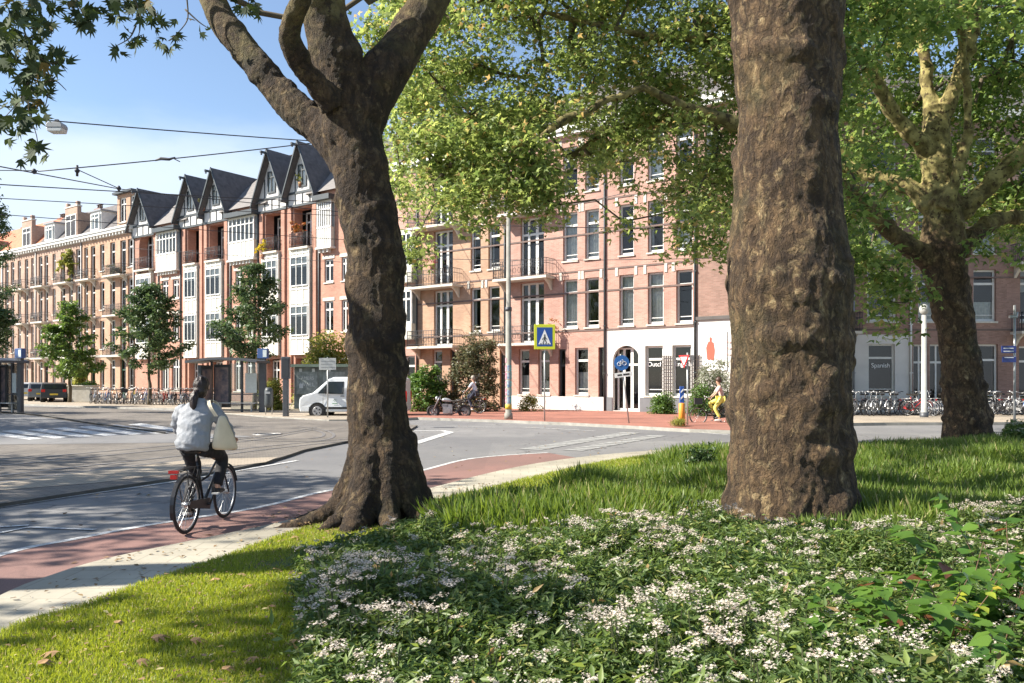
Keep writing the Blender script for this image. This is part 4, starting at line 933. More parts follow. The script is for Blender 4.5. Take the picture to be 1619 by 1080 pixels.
def lower(u): return float(np.interp(u, [p[0] for p in LB], [p[1] for p in LB]))
cH = []
while len(cH) < 680:
    u = random.uniform(612, 1260); Y = random.uniform(16.2, 20.5); v = random.uniform(-260, 400)
    # crown narrows on the left as it rises out of the frame
    if v < -100 and u < 640 + (-v - 100) * .9: continue
    if v > lower(u) - 14: continue
    k = (v - (lower(u) - 120)) / 120
    if k > 0 and random.random() < k * .72: continue
    p = PX(u, v, Y)
    if mnoise.noise(Vector(p) * .75) < -.12 and random.random() < .85: continue
    cH.append(p)
for _k in range(46): cH.append(PX(random.uniform(665, 900), random.uniform(205, 325), random.uniform(15.2, 16.4)))
for u in (595, 603, 612, 590, 640, 650, 655, 760, 865, 1080, 1098, 1118, 1140, 1148, 1095, 1060, 985, 742): cH.append(PX(u, {595: 50, 603: 70, 612: 45, 590: 60, 640: 395, 650: 410, 655: 385, 760: 352, 865: 340, 1080: 392, 1098: 350, 1118: 385, 1140: 398, 1148: 360, 1095: 372, 1060: 335, 985: 350, 742: 348}[u], 15.5))
ba = MB(); crown_branches(ba, limbnodes(th[1:], 5.0), cH, r_tip=.010); o = ba.build('branches', [twig], None); adopt(o, TH)
o = crown_leaves('crown', cH, 118, .62, .125, LEAF3, green_mid, None, flat=.65, upb=.35); adopt(o, TH)
# --- tree G: a plane farther back, closes the crown toward the facades
# --- tree F: far right
YF1 = 22.0
TF = thing('plane_tree', 'rightmost plane tree with mottled pale limbs spreading over the racks of bicycles', 'tree', PX(1530, 700, YF1)[:2] + (0.1,))
tf = [profile_trunk(YF1, [(720, 1484, 1580), (680, 1488, 1572), (640, 1490, 1562), (590, 1488, 1555), (540, 1482, 1547), (490, 1472, 1540), (440, 1460, 1533), (400, 1452, 1527), (360, 1456, 1526), (310, 1460, 1517), (260, 1456, 1508), (210, 1457, 1503), (170, 1460, 1505)]),
      PXs([(1480, 415, 44), (1430, 385, 34), (1398, 355, 28), (1370, 325, 25), (1340, 300, 22), (1322, 288, 20), (1290, 270, 14)], YF1, YF1 - 1.5),
      PXs([(1480, 330, 40), (1445, 300, 30), (1410, 285, 25), (1370, 275, 22), (1330, 262, 20), (1290, 250, 12)], YF1, YF1 + 1.2),
      PXs([(1478, 250, 36), (1445, 215, 28), (1412, 180, 24), (1385, 130, 20), (1362, 90, 18), (1335, 65, 16), (1300, 40, 10)], YF1, YF1 - 1),
      PXs([(1482, 200, 34), (1468, 145, 24), (1462, 90, 20), (1450, 30, 17), (1445, -60, 13), (1440, -160, 8)], YF1, YF1 + .8),
      PXs([(1482, 195, 36), (1505, 150, 28), (1522, 100, 24), (1535, 60, 22), (1543, 0, 20), (1550, -90, 15), (1560, -200, 8)], YF1, YF1 - .8),
      PXs([(1492, 330, 30), (1512, 280, 20), (1528, 220, 16), (1530, 160, 14), (1524, 100, 12), (1520, 40, 9), (1515, -60, 6)], YF1 - .4, YF1 - 1.6),
      PXs([(1490, 350, 44), (1530, 325, 36), (1560, 298, 32), (1590, 268, 30), (1630, 230, 28), (1700, 180, 20), (1780, 100, 10)], YF1, YF1 - .8),
      PXs([(1495, 410, 40), (1540, 372, 32), (1570, 350, 26), (1600, 343, 22), (1650, 338, 18), (1720, 310, 10)], YF1, YF1 + 1.5)]
tf = [(p, [q * .84 for q in r_]) for p, r_ in tf]
ow = wood('trunk', tf, barkmat('plane_tree_bark_mottled', 6.4, 1.2, fs=.7, br=1.35), None, voxel=.04, amp1=.05, f1=2.2, amp2=.016, knob=.15, f2=6); adopt(ow, TF)
LB2 = [(1300, 470), (1345, 470), (1370, 425), (1400, 480), (1430, 470), (1460, 440), (1500, 380), (1560, 395), (1600, 385), (1640, 400), (1760, 380), (1900, 330)]
cF = []
while len(cF) < 820:
    u = random.uniform(1270, 1880); Y = random.choice([random.uniform(23.2, 27.5), random.uniform(23.2, 27.5), random.uniform(17.5, 22)]); v = random.uniform(-300, 460)
    lo = float(np.interp(u, [p[0] for p in LB2], [p[1] for p in LB2])) - 20
    if v > lo: continue
    p = PX(u, v, Y)
    if Y < 22 and 1400 < u < 1640 and v > 60: continue
    if mnoise.noise(Vector(p) * .6 + Vector((4, 4, 4))) < -.12 and random.random() < .8: continue
    cF.append(p)
cF += [PX(u, v, 21) for u, v in ((1380, 455), (1400, 482), (1420, 478), (1440, 470), (1355, 430), (1350, 400), (1410, 440), (1395, 428), (1370, 400), (1430, 440), (1412, 520), (1560, 390), (1590, 400), (1340, 360))]
ba = MB(); crown_branches(ba, limbnodes(tf[1:], 5.6), cF, r_tip=.011); o = ba.build('branches', [twig], None); adopt(o, TF)
o = crown_leaves('crown', cF, 88, .85, .19, LEAF3, green_right, None, flat=.65, upb=.35); adopt(o, TF)
# --- trees beyond the left edge that shade the road and tram bed
def offtree(x, y, hgt, rad, n, label):
    t = thing('plane_tree', label, 'tree', (x, y, 0)); tt = [([(0, 0, -.2), (.1, 0, hgt * .3), (0, .1, hgt * .6)], [.45, .36, .25])]
    o = wood('trunk', tt, bark, t, voxel=.08, disp=False)
    c = []
    while len(c) < n:
        p = RNG.normal(size=3); p = p / np.linalg.norm(p) * RNG.random() ** .4; q = (p[0] * rad, p[1] * rad, hgt * .68 + p[2] * hgt * .3)
        if not inframe((q[0] + x, q[1] + y, q[2]), 90): c.append(q)
    ba = MB(); crown_branches(ba, limbnodes(tt, hgt * .4), c); ba.build('branches', [twig], t)
    crown_leaves('crown', c, 45, .9, .26, LEAF3, green_right, t)
offtree(-17.6, 9.6, 12.5, 4.0, 130, 'roadside plane tree beyond the left edge, nearest the camera, shading the cycle path')
offtree(-21.5, 14.2, 10, 2.3, 60, 'roadside plane tree beyond the left edge, second from the camera')
offtree(-33, 27.5, 14, 5.0, 150, 'roadside plane tree beyond the left edge, shading the tram bed')
offtree(-40, 36, 14, 5.0, 150, 'roadside plane tree beyond the left edge, farthest from the camera')
offtree(-26.5, 24.8, 13, 3.6, 110, 'roadside plane tree beyond the left edge, standing at the tram bed kerb')
# --- young street trees before the left terrace
def youngtree(label, u, vbase, vtop, w_, Y, n, mat, seed, per=60, size=.2, spiky=1.0):
    random.seed(seed); x, _, _ = PX(u, 0, Y); hgt = H + (HY - vtop) * Y / F; hw = w_ / 2 * Y / F; z0 = H + (HY - vbase) * Y / F
    t = thing('street_tree', label, 'tree', (x, Y, .1)); trr = MB(); P = catmull([(0, 0, 0), (.05, 0, z0 * .6), (-.05, .05, z0), (.05, 0, hgt * .75), (0, 0, hgt * .95)], 4)
    trr.tube(P, list(np.linspace(.15, .03, len(P))), 8); cs = []
    for k in range(n):
        h = random.random(); z = z0 + (hgt - z0) * h; rr = hw * (1.0 - .75 * h ** 1.4) * (.55 + .45 * min(1, h * 4)); a = random.uniform(0, 6.283); d = rr * random.random() ** .55
        cs.append((d * math.cos(a), d * math.sin(a), z + d * .30 * spiky))
    for k in range(26):
        a = random.uniform(0, 6.283); h = random.uniform(.02, .8); z = z0 + (hgt - z0) * h; d0 = hw * (1.0 - .7 * h)
        for q in (.6, .85, 1.05, 1.25): cs.append((d0 * q * math.cos(a), d0 * q * math.sin(a), z + d0 * (q - .3) * .55 * spiky))
    nodes = [(0, 0, z) for z in np.linspace(z0 * .9, hgt * .8, 12)]
    crown_branches(trr, nodes, cs, r_tip=.012, wob=.06); trr.build('trunk', [twig], t)
    crown_leaves('crown', cs, int(per * .62), .36, size * .8, LEAFO, mat, t, flat=.55)
    return t
yg1 = leafmat('lime_leaf', (0.08, 0.15, 0.035), (0.16, 0.24, 0.06), None, .4)
yg2 = leafmat('elm_leaf', (0.05, 0.095, 0.04), (0.13, 0.19, 0.07), None, .35)
youngtree('young bright green tree between the parked cars and the long bicycle rack', 110, 600, 480, 84, 58, 75, yg1, 3, size=.34, spiky=.4, per=70)
youngtree('young dark green tree standing in the middle of the bicycle row', 236, 592, 455, 112, 52, 120, yg2, 4, size=.3, per=70)
youngtree('young tree with reaching twigs directly behind the bus shelter', 402, 578, 425, 118, 44, 125, yg2, 5, size=.24, per=70)
youngtree('tree cut off by the left edge, its thin outer twigs against the sky', -28, 500, 240, 78, 40, 80, yg2, 6, size=.2, per=60)
youngtree('low dark tree at the left edge over the first tram shelter', -12, 570, 470, 70, 48, 60, yg2, 8, size=.24)
random.seed(11)
# --- shrubs and hedges
def shrub(name, label, u, vb, vt, w_, Y, mat, n=60, per=70, size=.13, tmpl=LEAFO, cat='shrub', rad=.35, sp=None, leaf_flat=.9):
    x = (u - CX) / F * Y; hgt = H + (HY - vt) * Y / F - .1; hw = w_ / 2 * Y / F
    t = thing(name, label, cat, (x, Y, .1)); cs = []
    for k in range(n):
        a = random.uniform(0, 6.283); el = random.random(); d = hw * math.sqrt(random.random()) * (1 - .35 * el ** 2); cs.append((d * math.cos(a), d * .7 * math.sin(a), max(.12, hgt * el * (.7 + .3 * random.random()))))
    st = MB(); crown_branches(st, [(0, 0, 0), (.15, 0, .05), (-.2, .1, .05)], cs, r_tip=.009); st.build('stems', [twig], t)
    crown_leaves('foliage', cs, per, rad, size, tmpl, mat, t, flat=leaf_flat)
    return t
bush1 = leafmat('bush_leaf_bright', (0.07, 0.15, 0.035), (0.15, 0.25, 0.06), None, .4)
bush2 = leafmat('bush_leaf_olive', (0.09, 0.10, 0.05), (0.18, 0.18, 0.09), (0.3, .2, .12), .35)
bush3 = leafmat('bush_leaf_pale', (0.17, 0.2, 0.13), (0.30, 0.32, 0.22), (0.7, 0.7, .62), .4)
bush4 = leafmat('bush_leaf_yellow', (0.2, 0.24, 0.05), (0.36, 0.36, 0.10), None, .4)
shrub('shrub', 'rounded bright green shrub beside the leaning trunk, left of the motorcycle', 672, 640, 578, 62, 41, bush1, 60, 80, .17)
shrub('shrub', 'low bright green shrub in front of the brick wall behind the motorcycle', 700, 640, 590, 40, 41.5, bush2, 40)
shrub('tall_shrub', 'tall olive brown climbing shrub reaching the first balcony behind the white-shirted person', 752, 642, 514, 78, 41.3, bush2, 130, 90, .14)
shrub('shrub', 'small yellow green shrub under the window left of the pedestrian crossing sign', 838, 645, 624, 34, 41.5, bush4, 25, 60, .1, rad=.25)
shrub('shrub', 'low dark green shrub under the Dutch window', 1048, 652, 622, 36, 38.2, bush1, 40, 70, .12, rad=.3)
shrub('tall_shrub', 'pale flowering shrub below the red-figure poster', 1128, 655, 565, 66, 36.6, bush3, 100, 80, .11)
shrub('shrub', 'bright green shrub at the foot of the pale flowering shrub', 1108, 655, 612, 42, 36, bush1, 40, 70, .11)
shrub('tree_canopy_shrub' if False else 'small_tree', 'yellow green small tree above the kiosk left of the leaning trunk', 520, 600, 525, 100, 46, bush4, 110, 80, .2, rad=.6, cat='tree')
shrub('shrub', 'yellow flowering plants between the bus shelter and the grey post', 432, 640, 598, 40, 43, bush4, 50, 60, .14)
shrub('hedge_plant', 'green plants on top of the stone planter by the bicycle row', 140, 640, 602, 28, 60, bush1, 30, 60, .2)
shrub('shrub', 'yellow green climber on the buff facade behind the young tree', 128, 640, 570, 22, 68, bush4, 40, 60, .25)
shrub('shrub', 'grass tuft and weeds around the orange bollard', 1076, 676, 664, 26, 27.8, bush4, 18, 40, .12, rad=.15, tmpl=BLADE)
# shrub in the lawn beside the trunk and the raised planting by the rightmost tree
shrub('shrub', 'dark green sapling in the long grass left of the massive trunk', 1107, 745, 708, 44, 13.2, leafmat('dark_shrub_leaf', (.03, .06, .02), (.06, .11, .03), None, .3), 40, 70, .06, rad=.16)
# ================================================================ GROUND PLANTING (too many to count: stuff)
from mathutils.geometry import intersect_point_tri_2d
def inpoly(P, poly):
    x, y = P[:, 0], P[:, 1]; ins = np.zeros(len(P), bool); n = len(poly); j = n - 1
    for i in range(n):
        xi, yi = poly[i]; xj, yj = poly[j]
        c = ((yi > y) != (yj > y)) & (x < (xj - xi) * (y - yi) / (yj - yi + 1e-12) + xi); ins ^= c; j = i
    return ins
def vnoise(P, s, seed=0):
    """cheap smooth value noise"""
    r = np.random.default_rng(seed); T = r.random((64, 64)); q = P * s; i = np.floor(q).astype(int); f = q - i; f = f * f * (3 - 2 * f)
    a = T[i[:, 0] % 64, i[:, 1] % 64]; b = T[(i[:, 0] + 1) % 64, i[:, 1] % 64]; c = T[i[:, 0] % 64, (i[:, 1] + 1) % 64]; d = T[(i[:, 0] + 1) % 64, (i[:, 1] + 1) % 64]
    return (a * (1 - f[:, 0]) + b * f[:, 0]) * (1 - f[:, 1]) + (c * (1 - f[:, 0]) + d * f[:, 0]) * f[:, 1]
bedL = [(-.72, 2.5), (-.95, 3.3), (-.98, 3.8), (-1.16, 4.2), (-1.10, 4.6), (-1.38, 5.0), (-1.36, 5.4), (-1.62, 5.8), (-1.6, 6.3), (-1.9, 6.8), (-1.75, 7.1), (-1.3, 7.05), (-.8, 7.2), (-.3, 6.95), (.4, 7.1), (1.2, 6.85), (2.0, 7.0), (2.6, 7.2), (3.1, 7.35), (3.6, 7.3), (4.4, 7.6), (5.2, 7.9), (6.5, 8.3), (8.0, 8.6), (8.5, 8), (6, 4.5), (4.5, 2.5)]
lawn = [p for p in GE]
def sample(poly, dens, dist=None, near=None):
    """dens per m2, falling with distance"""
    a = np.array(poly); x0, y0 = a.min(0); x1, y1 = a.max(0); n = int((x1 - x0) * (y1 - y0) * dens); P = np.column_stack([RNG.uniform(x0, x1, n), RNG.uniform(y0, y1, n)])
    P = P[inpoly(P, poly)]; vis_ = (np.abs(P[:, 0]) < .66 * P[:, 1] + .8) & (P[:, 1] > 1.5); return P[vis_]
# flower bed leaves
LEAFN = ([(0, 0, 0), (.35, -.15, .05), (1, 0, -.12), (.35, .15, .05)], [(0, 1, 2), (0, 2, 3)])
P = sample(bedL, 12500); edge = np.minimum(1, np.maximum(0.25, (P[:, 0] + 2.1 - 0) * .9)); keep = RNG.random(len(P)) < np.clip(9.0 / P[:, 1] ** 1.0 * .75, .5, 1); P = P[keep]; edge = edge[keep]
hg = (.17 + .30 * vnoise(P, 1.3, 1) + .12 * vnoise(P, 4, 2)) * np.clip(edge, .35, 1); zt = RNG.random(len(P)) ** .55
pos = np.column_stack([P, ZL + hg * zt]); x, y, z = frames(len(P), .55, .1)
bedleaf = leafmat('bed_leaf', (0.06, 0.115, 0.03), (0.18, 0.25, 0.07), (0.34, .36, .12), .45)
o = scatter('flower_bed_foliage', pos, x, y, z, .034 + .042 * RNG.random(len(P)), LEAFN[0], LEAFN[1], bedleaf); tag(o, 'dense green leafy ground cover of the flower bed', 'ground cover', kind='stuff')
# umbels of small pale flowers
P = sample(bedL, 112); nb = vnoise(P, 1.1, 5); P = P[RNG.random(len(P)) < np.clip((nb - .12) * 1.5, .16, 1)]
edge = np.clip((P[:, 0] + 2.1) * .9, .35, 1)
hg = (.17 + .30 * vnoise(P, 1.3, 1) + .12 * vnoise(P, 4, 2)) * edge + .03 + .06 * RNG.random(len(P))
K = 40; C_ = np.repeat(np.column_stack([P, ZL + hg]), K, 0); rad = np.repeat(.022 + .038 * RNG.random(len(P)), K); a = RNG.random(len(C_)) * 6.283; rr = np.sqrt(RNG.random(len(C_))) * rad
tilt = np.repeat(RNG.normal(size=(len(P), 2)) * .25, K, 0)
off = np.column_stack([rr * np.cos(a), rr * np.sin(a), -rr ** 2 * 3 + RNG.normal(size=len(C_)) * .006]); off[:, 2] += off[:, 0] * tilt[:, 0] + off[:, 1] * tilt[:, 1]
x, y, z = frames(len(C_), 1.5, 0)
STAR = ([(.5, .12, .06), (.12, .12, 0), (.12, .5, .06), (-.12, .5, .06), (-.12, .12, 0), (-.5, .12, .06), (-.5, -.12, .06), (-.12, -.12, 0), (-.12, -.5, .06), (.12, -.5, .06), (.12, -.12, 0), (.5, -.12, .06)], [(0, 1, 10, 11), (1, 2, 3, 4), (4, 5, 6, 7), (7, 8, 9, 10), (1, 4, 7, 10)])
pet = leafmat('pale_pink_petals', (0.55, 0.48, 0.40), (0.76, 0.68, 0.58), (0.36, .27, .2), .25, .7)
o = scatter('pale_flower_heads', C_ + off, x, y, z, .0095 + .006 * RNG.random(len(C_)), STAR[0], STAR[1], pet); tag(o, 'flat clusters of small white and pale pink flowers over the flower bed', 'flowers', kind='stuff')
print('umbels', len(P), 'petals', len(C_))
# flower stems
sx = np.tile(np.array([[1., 0, 0]]), (len(P), 1)); sy = np.tile(np.array([[0, 1., 0]]), (len(P), 1)); sz = norm(np.column_stack([RNG.normal(size=(len(P), 2)) * .15, np.ones(len(P))]))
STEM = ([(-.004, 0, 0), (.004, 0, 0), (.003, 0, 1), (-.003, 0, 1), (0, -.004, 0), (0, .004, 0), (0, .003, 1), (0, -.003, 1)], [(0, 1, 2, 3), (4, 5, 6, 7)])
tv = np.array(STEM[0]); posb = np.column_stack([P, np.full(len(P), ZL)]) ; Nn = len(P)
o = scatter('flower_stems', posb, sx / hg[:, None], sy / hg[:, None], sz, hg, STEM[0], STEM[1], M('stem_green', (0.10, 0.11, 0.05), .7)); tag(o, 'thin stems under the pale flower heads', 'flower stems', kind='stuff')
# weedy planting between the two big trunks and mixed tall stems in the bed
wd = [(-.4, 8.0), (.6, 8.6), (1.6, 9.6), (2.4, 10.6), (2.3, 8.6), (1.6, 7.7), (.4, 7.8)]
P = sample(wd, 3200); P = P[RNG.random(len(P)) < np.clip((vnoise(P, 1.6, 21) - .25) * 3, .05, 1)]; hh = .12 + .3 * vnoise(P, 1.6, 21); pos = np.column_stack([P, ZL + hh * RNG.random(len(P)) ** .6]); x, y, z = frames(len(P), .5, .1)
o = scatter('weeds', pos, x, y, z, .035 + .035 * RNG.random(len(P)), LEAFO[0], LEAFO[1], leafmat('weed_leaf', (0.035, 0.07, 0.02), (0.10, 0.16, 0.045), (.3, .2, .1), .35)); tag(o, 'dark leafy weeds growing in the grass between the two big trunks', 'weeds', kind='stuff')
P = sample(bedL, 38); C_ = np.repeat(P, 9, 0); tt = np.tile(np.linspace(.25, 1.1, 9), len(P)); h0 = np.repeat((.25 + .28 * vnoise(P, 1.3, 1)) * np.clip((P[:, 0] + 2.2) * .7, .3, 1), 9); ln = np.repeat(RNG.normal(size=(len(P), 2)) * .10, 9, 0)
pos = np.column_stack([C_ + ln * tt[:, None] ** 2, ZL + h0 * tt]); x, y, z = frames(len(pos), .3, -.4)
o = scatter('bed_side_shoots', pos, x, y, z, .045 + .05 * RNG.random(len(pos)), LEAFN[0], LEAFN[1], leafmat('fresh_shoot_leaf', (0.10, 0.17, 0.04), (0.26, 0.34, 0.09), (.4, .28, .12), .5)); tag(o, 'lighter leafy shoots standing above the flower bed foliage', 'shoots', kind='stuff')
# raised planting patch by the rightmost tree
patch = [(11.5, 18.5), (12.5, 20.0), (14, 20.9), (20, 21.4), (24, 21.3), (24, 17.5), (17, 16.2), (13, 16.8)]
P = sample(patch, 1500); hh = (.2 + .45 * vnoise(P, .8, 3)); pos = np.column_stack([P, ZL + hh * RNG.random(len(P)) ** .5]); x, y, z = frames(len(P), .5, .1)
o = scatter('planting_by_tree', pos, x, y, z, .07 + .06 * RNG.random(len(P)), LEAFO[0], LEAFO[1], bedleaf); tag(o, 'low leafy planting around the foot of the rightmost plane tree', 'ground cover', kind='stuff')
P = sample(patch, 12); C_ = np.repeat(np.column_stack([P, ZL + .25 + .45 * vnoise(P, .8, 3)]), 14, 0) + RNG.normal(size=(len(P) * 14, 3)) * np.array([.06, .06, .01]); x, y, z = frames(len(C_), 1.5, 0)
o = scatter('pale_flower_heads', C_, x, y, z, .035 + .01 * RNG.random(len(C_)), STAR[0], STAR[1], pet); tag(o, 'pale flower heads in the planting around the rightmost plane tree', 'flowers', kind='stuff')
# lawn grass
grassm = leafmat('lawn_grass', (0.20, 0.26, 0.035), (0.38, 0.44, 0.07), (0.55, .46, .22), .45)
longg = leafmat('long_grass', (0.085, 0.145, 0.025), (0.20, 0.28, 0.055), (0.42, .38, .18), .45)
def grass(name, poly, dens, hmin, hmax, mat, label, excl=None, dfall=True, lean=.35, wide=1.0, z=ZL, nseed=9, thr=None):
    P = sample(poly, dens)
    if excl: 
        for e in excl: P = P[~inpoly(P, e)]
    if dfall: P = P[RNG.random(len(P)) < np.clip(6.0 / P[:, 1], .12, 1)]
    nn = vnoise(P, 1.0, nseed)
    if thr is not None: P = P[RNG.random(len(P)) < np.clip((nn - thr) * 5, .1, 1)]; nn = vnoise(P, 1.0, nseed)
    hh = hmin + (hmax - hmin) * (nn * .7 + .3 * RNG.random(len(P))); N = len(P)
    zz = norm(np.column_stack([RNG.normal(size=(N, 2)) * lean, np.ones(N)])); xx = RNG.normal(size=(N, 3)); xx[:, 2] = 0; xx = norm(xx - zz * np.sum(xx * zz, 1, keepdims=True)); yy = np.cross(zz, xx)
    wf = wide * np.clip(P[:, 1] / 6, 1, 2.6)[:, None] * (.06 / np.maximum(hh, .03))[:, None] * .75
    o = scatter(name, np.column_stack([P, np.full(N, z)]), xx * wf, yy, zz, hh, BLADE[0], BLADE[1], mat); tag(o, label, 'grass', kind='stuff'); print(name, N); return o
near_l = [p for p in GE if p[1] < 11] + [(-.6, 10.8), (-.3, 8.4), (-.3, 2), (-3.9, 2)]
grass('lawn_grass', near_l, 9000, .025, .06, grassm, 'short bright green mown grass along the pavement', excl=[bedL], lean=.5, thr=.05, wide=1.1)
mid_l = [(-.9, 9.0)] + [(x + 1.0, y - 1.25) for x, y in GE if y >= 10.8 and y < 21] + [(26, 21.0), (26, 8.3), (8, 8.3), (6.5, 8.0), (5, 7.5), (3.5, 7.1), (1.2, 6.7), (-.5, 6.9), (-.7, 8.3), (-1.0, 8.8)]
grass('long_grass', mid_l, 2400, .06, .52, longg, 'long unmown grass behind the flower bed and around the tree trunks', excl=[], lean=.28, wide=1.4, nseed=12)
edge_l = [p for p in GE if 9.2 <= p[1] < 21] + [(x + 1.1, y - 1.7) for x, y in reversed([p for p in GE if 9.2 <= p[1] < 21])]
grass('lawn_edge_grass', edge_l, 3500, .03, .08, grassm, 'short mown grass strip along the curved pavement edge', lean=.5, wide=1.3)
# fallen leaves
lb = M('dry_leaf', (0.30, 0.18, 0.08), .8, .3, 20)
lbl = ['in the lower left corner of the lawn by darker grass', 'in the middle of the lawn, left one of a close pair', 'on the lawn halfway between the flower bed and the pavement', 'at the bottom of the lawn nearest to the flower bed', 'in the middle of the lawn, right one of a close pair', 'closest to the pale pavement on the left part of the lawn', 'highest on the lawn, straight below the bicycle', 'near the top of the lawn where it narrows', 'at the tip of the lawn beside the tree roots', 'on the lawn right of the close pair of leaves', 'farthest into the lower left corner of the lawn', 'on the lowest part of the lawn below the close pair', 'touching the left edge of the flower bed', 'on the lawn at the lower edge, beside the flowers']
for i, (u, v) in enumerate([(95, 1030), (238, 1008), (430, 960), (350, 1058), (262, 1004), (180, 985), (345, 917), (400, 925), (470, 850), (300, 1012), (60, 1050), (215, 1045), (480, 1010), (410, 1040)]):
    mb = MB(); s = random.uniform(.07, .12); a = random.uniform(0, 6.28); x0, y0 = GP(u, v, ZL + .05)
    for f in LEAF5[1]: mb.face([(x0 + s * (LEAF5[0][k][0] * math.cos(a) - LEAF5[0][k][1] * math.sin(a)), y0 + s * (LEAF5[0][k][0] * math.sin(a) + LEAF5[0][k][1] * math.cos(a)), ZL + .05 + s * (LEAF5[0][k][2] * 2.5 + .1 * LEAF5[0][k][1])) for k in f])
    tag(mb.build('fallen_leaf', [lb], None, recalc=False), 'curled brown fallen leaf ' + lbl[i], 'leaf', 'fallen leaves on the lawn')
# leaf litter on the pavement and around the roots
def litter(n, poly, z, s, label):
    P = sample(poly, n); N = len(P); x, y, zz = frames(N, 3.0, 0); o = scatter('leaf_litter', np.column_stack([P, np.full(N, z)]), x, y, zz, s * (.5 + RNG.random(N)), LEAFO[0], LEAFO[1], leafmat('litter', (.16, .09, .04), (.32, .22, .10), (.5, .42, .2), 0.05, .8)); tag(o, label, 'leaf litter', kind='stuff')
litter(40, [p for p in KE if 3 < p[1] < 13] + [p for p in reversed(GE) if 3 < p[1] < 13], ZS + .012, .05, 'small dry leaf scraps scattered on the pale pavement')
litter(160, [(-1.9, 8.3), (-3.0, 9.4), (-2.2, 10.2), (-.6, 10.8), (.9, 10.3), (.9, 8.9), (-.4, 8.5)], ZL + .03, .05, 'dry brown leaf litter around the roots of the leaning tree')
litter(70, near_l, ZL + .045, .035, 'small dry leaf scraps in the short lawn')
litter(1.2, [(-14, 6), (-14, 30), (4, 30), (4, 18), (-3.5, 7)], .02, .07, 'scattered dry leaf scraps on the asphalt')
# broad-leaved plants in the lower right corner
def bigplant(label, x, y, hgt, n, s, mat, seed):
    random.seed(seed); t = thing('leafy_plant', label, 'plant', (x, y, ZL)); st = MB(); pos = []; xs = []; zs = []; ss = []
    for k in range(n):
        a = random.uniform(0, 6.283); ln = hgt * random.uniform(.5, 1.1); sp = random.uniform(.15, .75)
        pts = [(0, 0, 0)] + [(math.cos(a) * sp * ln * q ** 1.3, math.sin(a) * sp * ln * q ** 1.3, ln * (q - .25 * sp * q * q)) for q in (.33, .66, 1.0)]
        P = catmull(pts, 4); st.tube(P, list(np.linspace(.006, .002, len(P))), 5)
        for j in range(3, len(P)):
            for sd in (-1, 1):
                b = a + sd * random.uniform(.7, 1.5); pos.append(P[j] + np.array([0, 0, random.uniform(-.01, .02)])); xs.append((math.cos(b), math.sin(b), random.uniform(-.35, .25))); zs.append((random.gauss(0, .3), random.gauss(0, .3), 1)); ss.append(s * random.uniform(.5, 1.15) * (1.15 - .4 * j / len(P)))
        pos.append(P[-1]); xs.append((math.cos(a), math.sin(a), -.1)); zs.append((0, 0, 1)); ss.append(s * .6)
    x_ = norm(np.array(xs)); z_ = np.array(zs); z_ = norm(z_ - x_ * np.sum(x_ * z_, 1, keepdims=True)); y_ = np.cross(z_, x_)
    st.build('stems', [M('reddish_stem', (.12, .07, .04), .7)], t); scatter('leaves', pos, x_, y_, z_, ss, LEAFH[0], LEAFH[1], mat, t); return t
broad = leafmat('broad_leaf', (0.06, 0.14, 0.03), (0.16, 0.28, 0.05), (.25, .10, .05), .5, .35)
yell = leafmat('yellow_leaf', (0.5, 0.5, 0.05), (0.34, 0.44, 0.07), (.6, .3, .05), .5, .35)
for i, (u, v, Y, hg_, n, s, lab) in enumerate([(1330, 1075, 3.75, .60, 9, .10, 'broad-leaved plant at the bottom edge, leftmost of the lower right clump'), (1440, 1060, 3.8, .74, 12, .11, 'broad-leaved plant under the yellow-leaved stem'), (1560, 1060, 3.7, .80, 13, .12, 'broad-leaved plant cut off by the lower right corner'), (1510, 1000, 4.3, .86, 13, .12, 'tall broad-leaved plant in the middle of the lower right clump'), (1600, 980, 4.4, 1.0, 14, .13, 'tallest broad-leaved plant at the right edge'), (1400, 1000, 4.3, .66, 9, .1, 'low broad-leaved plant among the flowers left of the yellow stem')]):
    bigplant(lab, (u - CX) / F * Y, Y, hg_, n, s, broad, 40 + i)
bigplant('thin plant with bright yellow leaves rising above the broad green leaves', (1462 - CX) / F * 3.9, 3.9, .95, 2, .075, yell, 77)
random.seed(5)
# ================================================================ BICYCLES
rubber = M('rubber', (0.02, 0.02, 0.022), .7, .2, 5); steel = M('steel', (0.5, 0.5, 0.5), .35, .1, 5, metal=.8); blackp = M('black_bike_paint', (0.015, 0.015, 0.017), .35, 0); leather = M('saddle_leather', (.03, .025, .02), .5, 0)
redlens = M('red_reflector', (0.55, 0.015, 0.01), .25, 0)
def wheel_mesh(par, y, r=.35, near=False, spokes=16, name='wheel'):
    w_ = MB(); N = 28 if near else 16
    ring = lambda rr: [(0, y + rr * math.cos(a), r + rr * math.sin(a)) for a in np.linspace(0, 2 * math.pi, N + 1)[:-1]]
    w_.tube(ring(r - .02), .02 if near else .02, 6 if near else 4, 0, closed=True); w_.tube(ring(r - .045), .010, 5 if near else 3, 1, closed=True)
    for k in range(spokes):
        a = 2 * math.pi * k / spokes; w_.tube([((-1) ** k * .025, y, r), (0, y + (r - .045) * math.cos(a), r + (r - .045) * math.sin(a))], .0022 if near else .004, 3, 1, cap=False)
    w_.tube([(-.05, y, r), (.05, y, r)], .028, 8, 1); return w_.build(name, [rubber, steel], par, recalc=False)
